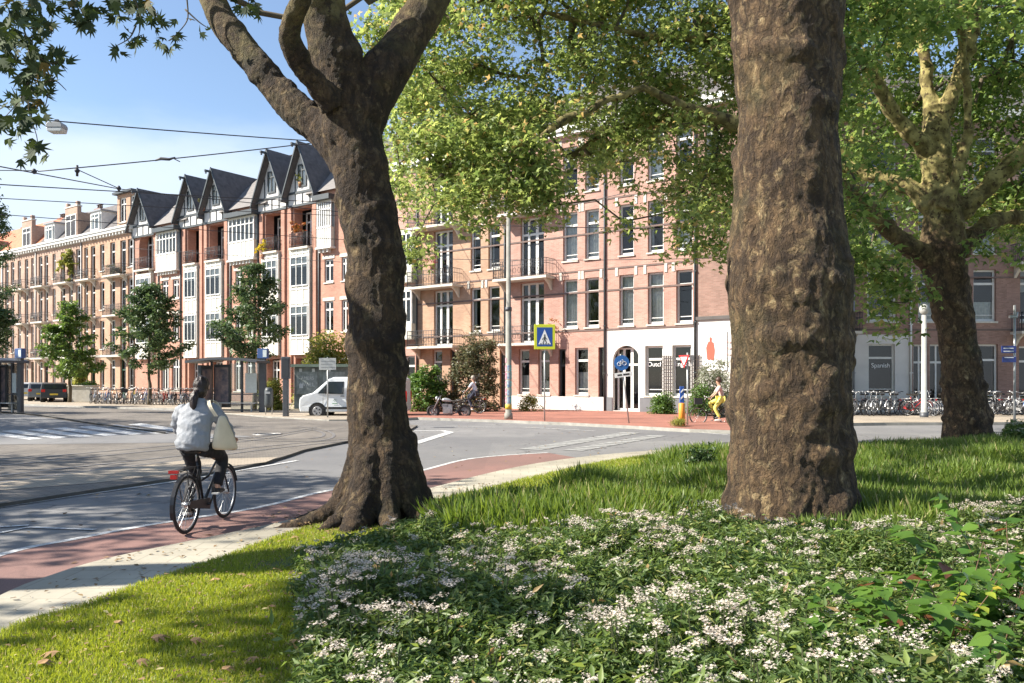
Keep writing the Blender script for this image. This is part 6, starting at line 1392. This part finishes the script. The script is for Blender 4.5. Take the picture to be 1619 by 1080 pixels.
# ================================================================ VAN AND CARS
carglass = M('car_glass', (.02, .025, .03), .08, 0)
def vehicle(label, name, cat, loc, rz, prof, wid, win, wheels, body, wr=.32, green=None, lamps=(), extra=None):
    """prof: side outline (x forward, z); extruded across the width with a tumblehome above zt"""
    t = thing(name, label, cat, loc, rz); zt = green; hw = wid / 2
    P = prof; b = MB(); n = len(P)
    lev = lambda z: hw * (1.0 if z < zt else 1.0 - .16 * (z - zt) / .9)
    L_ = [(p[0], -lev(p[1]), p[1]) for p in P]; R_ = [(p[0], lev(p[1]), p[1]) for p in P]
    Lm = [(p[0], -hw * .55, p[1] + (.012 if p[1] > zt else 0)) for p in P]; Rm = [(p[0], hw * .55, p[1] + (.012 if p[1] > zt else 0)) for p in P]
    seq_ = [L_, Lm, Rm, R_]; 
    for q in seq_: b.v += q
    for a in range(3):
        for k in range(n):
            kk = (k + 1) % n; b.f.append((a * n + k, a * n + kk, (a + 1) * n + kk, (a + 1) * n + k)); b.m.append(0); b.sm.append(False)
    b.f.append(tuple(reversed(range(n)))); b.m.append(0); b.sm.append(False); b.f.append(tuple(3 * n + k for k in range(n))); b.m.append(0); b.sm.append(False)
    bo = b.build('body', [body], t, bevel=.05)
    for poly, nm in win:
        for s in (-1, 1):
            m = MB(); off = .012
            m.prism(poly, lambda p, q, d: (p, s * (lev(q) + d), q), -.02, off); m.build(nm, [carglass], t)
    for xw in wheels:
        for s in (-1, 1):
            a = MB(); a.tube([(xw, s * (hw - .30), wr), (xw, s * (hw + .006), wr)], wr + .07, 20); a.build('wheel_arch', [M('arch_black', (.012, .012, .012), .9, 0)], t)
            w_ = MB(); w_.tube([(xw, s * (hw - .2), wr), (xw, s * (hw - .02), wr), (xw, s * (hw + .012), wr)], [wr, wr, wr - .04], 22, 0); w_.tube([(xw, s * (hw + .008), wr), (xw, s * (hw + .022), wr)], [wr * .68, wr * .62], 18, 1)
            for k in range(5):
                an = 6.283 * k / 5; w_.tube([(xw + .09 * math.cos(an), s * (hw + .02), wr + .09 * math.sin(an)), (xw + .17 * math.cos(an), s * (hw + .024), wr + .17 * math.sin(an))], .025, 5, 2)
            w_.build('wheel', [rubber, M('wheel_cover', (.35, .35, .36), .4, 0, metal=.4), M('arch_black')], t)
    for (x, y, z, sx_, sy_, sz_, nm, mt) in lamps:
        for s in (-1, 1):
            l = MB(); l.box(x - sx_, s * y - sy_, z - sz_, x + sx_, s * y + sy_, z + sz_); l.build(nm, [mt], t, bevel=.01)
    if extra: extra(t, hw, lev)
    return t
vanp = M('van_white_paint', (.70, .73, .75), .3, .02, 2)
lampm = M('lamp_glass', (.6, .6, .58), .15, 0)
def van_extra(t, hw, lev):
    s = 1
    m = MB()
    for y in (-1, 1):
        m.box(-2.45, y * (hw + .0) - .015, .42, 2.0, y * (hw) + .015, .52)
    m.build('side_moulding', [blackp], t)
    for y in (-1, 1):
        m = MB(); m.box(1.12, y * (hw + .10) - .07, 1.15, 1.28, y * (hw + .10) + .07, 1.38); m.build('mirror', [blackp], t, bevel=.02)
        m = MB(); m.tube([(1.36, y * (hw + .004), .48), (1.36, y * (hw + .004), 1.1)], .008, 4); m.tube([(.27, y * (hw + .004), .48), (.27, y * (hw + .004), 1.12)], .008, 4); m.tube([(-1.1, y * (hw + .004), .48), (-1.1, y * (hw + .004), 1.12)], .008, 4); m.build('door_seam', [blackp], t)
        m = MB(); m.box(.38, y * (hw + .012) - .012, 1.0, .56, y * (hw + .012) + .012, 1.03); m.build('door_handle', [blackp], t)
        gm = M('green_emblem', (.10, .28, .14), .6, .1); m = MB(); 
        for k in range(5):
            a = 6.283 * k / 5; m.prism([(.82 + .09 * math.cos(a + c) * q, .82 + .09 * math.sin(a + c) * q) for c, q in ((0, 1), (.35, .5), (-.35, .5))][::1], lambda p, q, d: (p, y * (hw + d), q), .001, .006)
        m.box(.70, y * (hw + .003) - .003, .66, .94, y * (hw + .003) + .003, .69); m.build('emblem', [gm], t)
vehicle('white delivery van with small green emblem on its door, half hidden by the leaning trunk', 'van', 'van', ((480 - CX) / F * 37.2 + 2.5, 37.2, .0), R(180),
        [(2.42, .28), (2.47, .5), (2.45, .86), (2.30, 1.04), (1.82, 1.17), (1.12, 1.80), (.90, 1.88), (-2.2, 1.90), (-2.42, 1.80), (-2.45, .3)], 1.9,
        [([(1.62, 1.14), (1.10, 1.68), (.42, 1.68), (.42, 1.10)], 'side_window')], (1.62, -1.55), vanp, .33, green=1.1,
        lamps=[(2.36, .72, .86, .08, .16, .09, 'headlight', lampm), (-2.44, .82, 1.0, .03, .06, .25, 'tail_light', redlens)], extra=van_extra)
def windscreen_at(t): pass
hatch = [(2.0, .25), (2.05, .5), (1.95, .75), (1.05, .95), (.35, 1.38), (-1.2, 1.44), (-1.75, 1.35), (-2.0, .95), (-2.05, .3)]
hwin = [([(.95, .95), (.33, 1.30), (-.35, 1.34), (-.35, .95)], 'side_window'), ([(-.42, .95), (-.42, 1.34), (-1.2, 1.36), (-1.6, 1.0)], 'side_window')]
def rear_glass(t, hw, lev):
    m = MB(); m.prism([(-1.80, 1.31), (-1.99, 1.0), (-2.02, 1.0), (-1.83, 1.31)], lambda p, q, d: (p, d, q), -hw * .74, hw * .74); m.build('rear_window', [carglass], t)
    m = MB(); m.prism([(1.0, .99), (.40, 1.36), (.42, 1.375), (1.02, 1.0)], lambda p, q, d: (p, d, q), -hw * .8, hw * .8); m.build('windscreen', [carglass], t)
    m = MB(); m.box(-2.07, -.26, .52, -2.055, .26, .64); m.build('number_plate', [M('plate_yellow', (.7, .5, .05), .5, 0)], t)
tl = [(-1.98, .68, .85, .06, .12, .10, 'tail_light', redlens), (1.95, .65, .68, .06, .16, .07, 'headlight', lampm)]
vehicle('light silver hatchback parked at the far left, behind the tram shelter', 'parked_car', 'car', ((46 - CX) / F * 66, 66, .12), R(118), hatch, 1.75, hwin, (1.3, -1.25), M('silver_car_paint', (.55, .56, .57), .3, 0, metal=.3), .31, green=.9, lamps=tl, extra=rear_glass)
vehicle('grey hatchback parked between the silver car and the dark car', 'parked_car', 'car', ((66 - CX) / F * 63, 63, .12), R(118), hatch, 1.7, hwin, (1.3, -1.25), M('grey_car_paint', (.2, .21, .22), .3, 0, metal=.3), .31, green=.9, lamps=tl, extra=rear_glass)
vehicle('dark grey hatchback parked nearest the young bright green tree', 'parked_car', 'car', ((87 - CX) / F * 60, 60, .12), R(118), hatch, 1.75, hwin, (1.3, -1.25), M('dark_car_paint', (.045, .047, .05), .3, 0, metal=.3), .31, green=.9, lamps=tl, extra=rear_glass)
# ================================================================ STREET FURNITURE
grym = M('grey_steel', (.085, .09, .10), .5, .15, 4, metal=.3); galv = M('galvanised_steel', (.42, .43, .43), .45, .15, 6, metal=.5)
def shelter(label, loc, rz, W=3.0, poster=True):
    t = thing('tram_shelter', label, 'tram shelter', loc, rz)
    r = MB(); n = 10
    top_ = [(-W / 2 - .6 + (W + 1.0) * k / n, 2.62 + .16 * math.sin(math.pi * k / n)) for k in range(n + 1)]
    r.prism(top_ + [(p, q - .12) for p, q in reversed(top_)], lambda p, q, d: (p, d, q), -1.0, .7); r.build('roof', [grym], t)
    p = MB()
    for x in (-W / 2 + .05, W / 2 - .05, W * .12): p.box(x - .05, .45, 0, x + .05, .55, 2.64)
    p.box(-W / 2, .46, .1, W / 2, .54, .16); p.box(-W / 2, .46, .9, W / 2, .54, .95); p.build('post', [grym], t)
    g_ = MB(); g_.box(-W * .1, .49, .16, W / 2 - .1, .51, 2.5); gp = g_.build('glass_panel', [glass], t)
    a = MB(); a.box(-W / 2 - .05, -.75, .15, -W / 2 + .12, .5, 2.4); ad = a.build('advert_case', [M('shelter_dark', (.04, .045, .05), .4, .1)], t, bevel=.02)
    a = MB(); a.box(-W / 2 + .122, -.62, .4, -W / 2 + .128, .38, 2.2); a.build('advert', [M('advert_blue', (.06, .10, .20), .4, .6, 2.5, c2=(.35, .25, .22))], ad)
    a = MB(); a.box(-W / 2 + .2, .42, .25, -W * .1 - .02, .56, 2.45); ad = a.build('display_case', [M('shelter_dark')], t, bevel=.02)
    a = MB(); a.box(-W / 2 + .28, .412, .4, -W * .1 - .1, .418, 2.3); a.build('advert', [M('advert_blue')], ad)
    a = MB(); a.box(W * .2, .40, 1.0, W / 2 - .2, .425, 2.0); a.build('timetable', [M('timetable_paper', (.55, .6, .6), .5, .1, 9)], t)
    b = MB(); b.box(-W * .35, .05, .46, W * .45, .40, .51)
    for x in (-W * .25, W * .35): b.box(x - .03, .2, 0, x + .03, .26, .46)
    b.build('bench', [M('bench_grey', (.45, .45, .44), .5, .1)], t)
    s = MB(); s.box(W / 2 + .02, .3, .0, W / 2 + .30, .48, 3.0); s.build('pylon', [grym], t)
    s = MB(); s.box(W / 2 - .12, .27, 2.75, W / 2 + .42, .50, 3.25); sg = s.build('stop_sign', [M('stop_blue', (.05, .10, .25), .4, 0)], t, bevel=.015)
    s = MB(); s.box(W / 2 + .18, .262, 2.82, W / 2 + .38, .268, 3.18); s.build('sign_panel', [M('timetable_paper')], sg)
    return t
shelter('dark tram shelter with arched roof and bench in front of the brick houses', ((366 - CX) / F * 40, 40, .1), R(-6), 2.7)
shelter('tram shelter cut off by the left edge of the picture', ((0 - CX) / F * 40, 40, .1), R(-25), 1.7)
def pole_thing(name, label, cat, u, v, z0=0.0): x, y = GP(u, v, z0); return thing(name, label, cat, (x, y, z0))
t = pole_thing('litter_bin', 'black litter bin on two legs between the tram shelter and the grey post', 'bin', 425, 656, .1)
m = MB(); m.tube([(0, 0, .35), (0, 0, .5), (0, 0, 1.15), (0, 0, 1.3)], [.16, .2, .2, .14], 14); m.build('bin_body', [blackpaint], t)
m = MB(); m.tube([(-.15, 0, 0), (-.15, 0, .5)], .025, 6); m.tube([(.15, 0, 0), (.15, 0, .5)], .025, 6); m.build('legs', [galv], t); m = MB(); m.box(-.12, -.21, 1.0, .12, -.19, 1.1); m.build('slot', [galv], t)
t = pole_thing('information_post', 'tall flat grey post between the litter bin and the graffiti-covered kiosk', 'post', 452, 659, .1)
m = MB(); m.box(-.12, -.12, 0, .12, .12, 1.7); m.box(-.19, -.13, 1.7, .19, .13, 2.7); m.build('post_body', [grym], t, bevel=.03); m = MB(); m.box(-.15, -.14, 1.8, .15, -.131, 2.6); m.build('panel', [M('shelter_dark')], t)
# kiosk
t = thing('kiosk', 'grey green kiosk with flat roof, graffiti and notices behind the white van', 'kiosk', ((508 - CX) / F * 42.5, 42.5, .1), R(-4))
kg = M('kiosk_green_grey', (.11, .14, .13), .6, .5, 1.8, c2=(.26, .30, .28)); m = MB(); m.box(-1.5, 0, .1, 1.5, 1.8, 2.35); m.build('wall', [kg], t, bevel=.02)
m = MB(); m.box(-1.7, -.35, 2.35, 1.7, 2.1, 2.5); m.build('roof', [M('kiosk_roof', (.10, .14, .11), .6, .2)], t)
m = MB(); m.box(-1.35, -.03, .9, -.2, -.004, 2.1); m.box(.1, -.03, .9, 1.3, -.004, 2.1); m.build('panel', [M('kiosk_panel', (.20, .24, .23), .4, .3, 5, c2=(.32, .36, .34))], t)
m = MB()
for q, (x, z, s) in enumerate([(-1.2, 2.15, .12), (-.5, 2.15, .12), (.4, 2.15, .1), (-1.2, 1.3, .16)]): m.box(x, -.045, z - s / 2, x + s * 1.3, -.032, z + s)
m.build('notice', [M('timetable_paper')], t)
def tagtext(root, body, size, loc, mt): return text_obj('graffiti', body, size, mt, root, loc)
tagtext(t, 'AMERS', .24, (-.75, -.034, 1.75), M('pale_graffiti', (.55, .58, .56), .6, .1)); tagtext(t, 'WALL', .30, (-.75, -.034, 1.4), M('pale_graffiti'))
# direction sign (back) on thin pole
t = pole_thing('street_sign', 'grey rectangular sign on a thin pole in front of the white van', 'sign', 518, 664, 0.0)
m = MB(); m.tube([(0, 0, 0), (0, 0, 2.75)], .03, 8); m.build('pole', [galv], t); m = MB(); m.box(-.37, -.03, 2.2, .37, -.01, 2.72); sg = m.build('sign_plate', [M('sign_back_grey', (.45, .46, .45), .5, .08)], t)
m = MB()
for k in range(3): m.box(-.3, -.036, 2.3 + k * .13, .3 - .1 * (k % 2), -.031, 2.34 + k * .13)
m.build('faded_lines', [M('faint_grey', (.30, .31, .31), .6, .1)], sg)
# tall catenary pole with stickers
t = pole_thing('catenary_pole', 'tall grey tram wire pole with colourful stickers round its foot', 'pole', 804, 663, .12)
m = MB(); m.tube([(0, 0, 0), (0, 0, .25), (0, 0, .26), (0, 0, 4.6), (0, 0, 4.61), (0, 0, 10.5)], [.18, .17, .13, .12, .10, .085], 16); m.build('pole_shaft', [M('weathered_pole_paint', (.24, .23, .20), .7, .25, 3)], t)
m = MB(); m.tube([(0, 0, 4.5), (0, 0, 4.66)], .14, 16); m.tube([(0, 0, 8.9), (0, 0, 9.0)], .12, 12); m.build('collar', [grym], t)
m = MB(); m.tube([(0, 0, .42), (0, 0, .62)], .138, 16); m.build('yellow_band', [M('yellow_band', (.6, .42, .05), .6, .2)], t)
stc = [M('sticker_pink', (.6, .08, .22), .6, .3, 12, c2=(.7, .5, .5)), M('sticker_blue', (.08, .25, .5), .6, .3, 12, c2=(.6, .65, .7)), M('sticker_teal', (.10, .42, .42), .6, .3, 12), M('sticker_white', (.6, .6, .58), .6, .2, 12)]
for k in range(16):
    z = .66 + (k // 3) * .33 + random.uniform(0, .05); a0 = R(180 + 60 * (k % 3) + 5 + random.uniform(-8, 8)); m = MB(); hh_ = random.uniform(.18, .3); A = np.linspace(a0, a0 + R(random.uniform(40, 54)), 6)
    for p, q in zip(A[:-1], A[1:]): m.face([(.136 * math.cos(p), .136 * math.sin(p), z), (.136 * math.cos(q), .136 * math.sin(q), z), (.136 * math.cos(q), .136 * math.sin(q), z + hh_), (.136 * math.cos(p), .136 * math.sin(p), z + hh_)])
    m.build('sticker', [stc[(k * 5 + k // 3) % 4]], t, recalc=False)
# pedestrian crossing sign
t = pole_thing('crossing_sign', 'blue and yellow pedestrian crossing sign on a thin pole', 'sign', 861, 670, 0.0)
m = MB(); m.tube([(0, 0, 0), (0, 0, 3.5)], .03, 8); m.build('pole', [galv], t)
yb = M('sign_yellow_green', (.62, .66, .04), .5, 0); bl = M('sign_blue', (.02, .08, .33), .4, 0); wh = M('sign_white', (.8, .8, .8), .5, 0); bk = M('sign_black', (.02, .02, .02), .5, 0)
z0, z1 = 2.98, 3.98; hw_ = .42; m = MB(); m.box(-hw_, -.06, z0, hw_, -.035, z1); sg = m.build('sign_board', [yb], t, bevel=.01)
m = MB(); m.box(-.31, -.064, z0 + .12, .31, -.0605, z1 - .12); m.build('blue_field', [bl], sg)
m = MB(); m.prism([(-.25, z0 + .2), (.25, z0 + .2), (0, z1 - .2)], lambda p, q, d: (p, d, q), -.068, -.0645); m.build('white_triangle', [wh], sg)
m = MB(); c_ = z0 + .2; f_ = lambda p, q, d: (p, d, q)
m.prism([(-.025, c_ + .19), (.035, c_ + .19), (.03, c_ + .33), (-.02, c_ + .33)], f_, -.072, -.0685); m.prism([(0 + .03 * math.cos(a), c_ + .37 + .03 * math.sin(a)) for a in np.linspace(0, 6.28, 10)[:-1]], f_, -.072, -.0685)
m.prism([(-.02, c_ + .2), (.01, c_ + .2), (-.06, c_ + .05), (-.09, c_ + .05)], f_, -.073, -.0685); m.prism([(.0, c_ + .2), (.03, c_ + .2), (.09, c_ + .05), (.06, c_ + .05)], f_, -.0725, -.0685)
m.prism([(-.02, c_ + .3), (-.02, c_ + .27), (-.09, c_ + .18), (-.11, c_ + .2)], f_, -.0735, -.0685); m.prism([(.02, c_ + .3), (.02, c_ + .27), (.08, c_ + .19), (.1, c_ + .21)], f_, -.0728, -.0685)
for k in range(4): m.box(-.18 + k * .1, -.0715, c_ + .01, -.12 + k * .1, -.0685, c_ + .04)
m.build('walking_figure', [bk], sg)
# round blue cycle sign, leaning
x, y = GP(995, 674); t = thing('cycle_route_sign', 'leaning round blue bicycle sign with a white plate below', 'sign', (x, y, 0)); t.rotation_euler = (0, R(-7), 0)
m = MB(); m.tube([(0, 0, 0), (0, 0, 2.75)], .03, 8); m.build('pole', [galv], t)
m = MB(); m.tube([(0, -.035, 2.42), (0, -.055, 2.42)], .29, 28); sg = m.build('blue_disc', [M('sign_blue_round', (.03, .14, .42), .4, 0)], t)
m = MB()
for sx_ in (-.1, .1): m.tube([(sx_ + .07 * math.cos(a), -.060, 2.39 + .07 * math.sin(a)) for a in np.linspace(0, 6.283, 15)[:-1]], .010, 4, closed=True)
m.tube([(-.1, -.06, 2.39), (-.03, -.06, 2.49), (.07, -.06, 2.49), (0, -.06, 2.39), (-.1, -.06, 2.39)], .009, 4); m.tube([(0, -.06, 2.39), (-.035, -.06, 2.51)], .009, 4); m.tube([(.1, -.06, 2.39), (.06, -.06, 2.52), (.02, -.06, 2.53)], .009, 4)
m.build('bicycle_symbol', [wh], sg)
m = MB(); m.box(-.32, -.05, 1.88, .36, -.03, 2.06); sp = m.build('supplementary_plate', [wh], t); m = MB(); m.box(-.22, -.054, 1.94, -.05, -.0505, 2.0); m.box(0, -.054, 1.94, .24, -.0505, 2.0); m.build('plate_text', [bk], sp)
# give way sign seen side-on
x, y = GP(1087, 677); t = thing('give_way_sign', 'red and white give way triangle seen at an angle above the orange bollard', 'sign', (x, y, 0))
m = MB(); m.tube([(0, 0, 0), (0, 0, 2.75)], .032, 8); m.build('pole', [galv], t)
def tri(s, z): return [(-s, z + s * .87), (s, z + s * .87), (0, z - s * .87)]
for nm, ang, xo in (('triangle', R(-58), -.13), ('triangle', R(62), .14)):
    e = MB(); c0_, s0_ = math.cos(ang), math.sin(ang); rotf = lambda p, q, d: (xo + p * c0_ + d * s0_, -.06 + p * s0_ - d * c0_, q)
    e.prism(tri(.27, 2.42), rotf, 0, .02); ob = e.build(nm, [M('sign_red', (.55, .03, .03), .4, 0) if xo < 0 else M('sign_back_grey')], t)
    if xo < 0: e = MB(); e.prism(tri(.17, 2.44), rotf, .021, .026); e.build('white_field', [wh], ob)
# orange bollard with blue cylinder top
x, y = GP(1078, 678); t = thing('bollard', 'orange bollard with a blue striped top at the kerb below the give way sign', 'bollard', (x, y, 0))
org = M('orange_plastic', (.72, .27, .03), .5, .1, 5); m = MB(); m.tube([(0, 0, 0), (0, 0, .9), (0, 0, .93)], [.12, .11, .08], 16); m.build('base_post', [org], t)
m = MB(); m.box(-.075, -.055, .92, .075, .055, 1.52); bb = m.build('top_board', [bl], t, bevel=.01); m = MB(); m.prism([(-.05, 1.05), (.05, 1.15), (.05, 1.22), (-.05, 1.12)], lambda p, q, d: (p, d, q), -.062, -.0565); m.prism([(-.05, 1.28), (.05, 1.38), (.05, 1.45), (-.05, 1.35)], lambda p, q, d: (p, d, q), -.062, -.0565); m.build('white_arrow', [wh], bb)
# white lamp post right and street name sign
t = pole_thing('lamp_post', 'white street lamp post with a globe in front of the glazed double doors', 'lamp post', 1461, 664, .0)
m = MB(); m.tube([(0, 0, 0), (0, 0, .35), (0, 0, .36), (0, 0, 4.6)], [.15, .145, .12, .10], 16); m.build('post', [M('lamp_white', (.36, .36, .34), .6, .15, 3)], t); m = MB(); m.tube([(0, 0, 0), (0, 0, .34)], .175, 16); m.build('foot', [grym], t)
m = MB(); m.sphere((0, 0, 4.85), (.2, .2, .24), 0, 16, 10); m.build('globe', [M('lamp_white')], t)
x, y = GP(1604, 686, .12); t = thing('street_name_sign', 'two dark blue street name plates on a thin grey pole at the right edge', 'sign', (x, y, .12))
m = MB(); m.tube([(0, 0, 0), (0, 0, 3.9)], .035, 8); m.tube([(-.16, 0, 3.55), (.06, 0, 3.55), (.06, 0, 3.7)], .05, 8); m.build('pole', [galv], t)
zs = (2.52, 2.28)
for k, (wd, z, n_l) in enumerate([(.42, 2.56, 2), (.40, 2.28, 1)]):
    m = MB(); m.box(-wd, -.05, z - .11, .02, -.03, z + .11 if k == 0 else z + .06); sp = m.build('name_plate', [M('plate_blue', (.03, .05, .22), .4, 0)], t)
    m = MB()
    for j in range(n_l): m.box(-wd + .06, -.054, z + .02 - j * .09, -.06, -.0505, z + .045 - j * .09)
    m.build('white_line', [wh], sp)
# stone planter left
t = thing('planter', 'square stone planter beside the young bright green tree', 'planter', ((132 - CX) / F * 59, 59, .12)); m = MB(); m.box(-.9, -.5, 0, .9, .5, 1.15); m.box(-.96, -.56, 1.15, .96, .56, 1.25); m.build('planter_box', [stone], t, bevel=.03)
# bike rack hoops left of the bus shelter are hidden; balcony flowers instead
def flowers(label, name, u, v, Y, w_, mat, n=12, s=.12):
    p = PX(u, v, Y); cs = [(p[0] + random.gauss(0, w_), p[1] + random.gauss(0, .12), p[2] + random.gauss(0, w_ * .8)) for _ in range(n)]
    t = thing(name, label, 'plant', p); o = crown_leaves('foliage', [(c[0] - p[0], c[1] - p[1], c[2] - p[2]) for c in cs], 26, .16, s, LEAFO, mat, t)
    pt_ = MB(); pt_.tube([(0, 0, -w_ * 1.6 - .25), (0, 0, -w_ * 1.2)], [.12, .16], 10); pt_.build('pot', [M('terracotta', (0.33, 0.15, 0.09), .8)], t)
oc = leafmat('orange_flowers', (.5, .12, .04), (.25, .2, .05), None, .2); yc_ = leafmat('yellow_flowers', (.75, .62, .03), (.6, .5, .04), None, .2); pinkf = leafmat('pink_flowers', (.6, .1, .2), (.15, .18, .05), None, .2)
flowers('potted plant with yellow flowers on the left balcony of the right gable pair', 'pot_plant', 416, 392, YA(416) - .5, .35, yc_, 16, .16)
flowers('potted plant with orange flowers on the right balcony of the right gable pair', 'pot_plant', 471, 362, YA(471) - .2, .28, oc, 12, .16)
flowers('big lime green plant on the upper balcony of the slate-roofed buff house', 'pot_plant', 108, 414, YA(108) - .6, .65, bush4, 34, .3)
flowers('dark green plant on a balcony of the house with the raised top storey', 'pot_plant', 181, 425, YA(181) - .6, .3, bush2, 14, .2)
flowers('pink flowering plant on the upper iron balcony of the ochre house', 'pot_plant', 683, 412, YA(683) - .6, .2, pinkf, 8, .12)
flowers('red-leaved plant on the lower balcony above the crossing sign', 'pot_plant', 868, 515, YA(868) - .7, .25, oc, 12, .1)
flowers('small green plant in a window of the rightmost timbered gable', 'pot_plant', 475, 284, YA(475) - .25, .16, bush4, 8, .12)
flowers('small green plant on the left balcony of the left gable pair', 'pot_plant', 322, 322, YA(322) - .4, .2, bush2, 8, .14)
# ================================================================ OVERHEAD WIRES
wirem = M('wire_black', (.03, .03, .035), .6, 0)
def wire(label, a, b, r=.018, sag=.02, name='overhead_wire', cat='wire', mids=None):
    A, B = Vector(PX(*a)), Vector(PX(*b)); m = MB(); n = 14; P = []
    for k in range(n + 1):
        t_ = k / n; p = A.lerp(B, t_); p.z -= sag * (B - A).length * 4 * t_ * (1 - t_) * .25; P.append(p)
    m.tube(P, r, 5); o = m.build(name, [wirem]); return tag(o, label, cat, 'overhead tram and lamp wires')
wire('cable carrying the hanging street lamp, highest wire across the sky', (-150, 170, 24), (640, 232, 34), .022, .02)
wire('thick span wire rising from left to right toward the leaning trunk', (-150, 268, 30), (60, 270, 31), .018, 0)
wire('thick span wire with a joint, passing over the gabled roofs', (60, 271, 31), (620, 210, 36), .024, .025)
wire('span wire running down from the left edge to the insulator over the buff houses', (-60, 252, 24), (190, 299, 36), .022, 0)
wire('continuation of the span wire from the insulator toward the gabled houses', (190, 299, 36), (700, 350, 48), .02, .01)
wire('thin wire below the hanging lamp reaching the trunk', (-60, 288, 26), (640, 325, 44), .02, .01)
wire('second thin wire across the gable roofs', (-60, 310, 28), (640, 345, 46), .016, .01)
wire('third thin wire low across the gable roofs', (-60, 334, 30), (640, 385, 48), .016, .01)
wire('short strut wire joining the two span wires', (122, 268, 32), (188, 298, 36), .02, 0)
wire('thin wire crossing in front of the pink brick facade at third floor height', (640, 352, 36), (1240, 362, 34), .018, .02)
wire('thin wire crossing in front of the pink brick facade at second floor height', (640, 408, 38), (1240, 405, 32), .014, .03)
wire('wire from the tall grey pole into the tree crown', (803, 345, 34.5), (1010, 300, 30), .014, .02)
wire('thin wire spanning the balconies of the gabled houses', (200, 392, 50), (640, 420, 46), .014, .01)
def insul(u, v, Y, label, ln=.25):
    p = PX(u, v, Y); m = MB(); m.tube([(p[0], p[1], p[2] - ln), (p[0], p[1], p[2] + ln)], .05, 8); m.sphere(p, .1, 0, 10, 6); tag(m.build('insulator', [wirem]), label, 'insulator', 'wire insulators')
insul(122, 270, 32, 'insulator on the upper span wire left of the gabled roofs', .22); insul(188, 298, 36, 'insulator where the two span wires meet over the raised brick storey', .12); insul(54, 271, 31, 'insulator on the span wire near the left edge', .1)
p = PX(262, 252, 33.2); m = MB(); m.tube([Vector(p) + Vector((-.45, 0, -.05)), Vector(p) + Vector((-.2, 0, .03)), Vector(p) + Vector((.15, 0, .0)), Vector(p) + Vector((.4, 0, .08))], [.03, .07, .06, .03], 8); m.tube([Vector(p) + Vector((.3, 0, .05)), Vector(p) + Vector((.6, 0, -.1))], .02, 5); tag(m.build('wire_clamp', [wirem]), 'dark clamp joining two lengths of the rising span wire', 'wire clamp')
# hanging lamp
t = thing('hanging_lamp', 'grey street lamp hanging from the highest wire under the drooping leaves', 'street lamp', PX(90, 203, 27)); lw, ld = .27, .2
m = MB(); m.prism([(-lw * .8, .17), (lw * .8, .17), (lw, .08), (lw, -.02), (-lw, -.02), (-lw, .08)], lambda p, q, d: (p, d, q), -ld, ld); m.build('housing', [M('lamp_grey', (.32, .32, .31), .5, .1)], t, bevel=.02)
m = MB(); m.prism([(-lw, -.025), (lw, -.025), (lw * .85, -.15), (-lw * .85, -.15)], lambda p, q, d: (p, d, q), -ld * .95, ld * .95); m.build('lamp_glass', [M('lamp_bowl', (.55, .55, .52), .3, 0)], t, bevel=.02)
m = MB(); m.box(-.06, -.04, .17, .06, .04, .3); m.build('hanger', [grym], t)
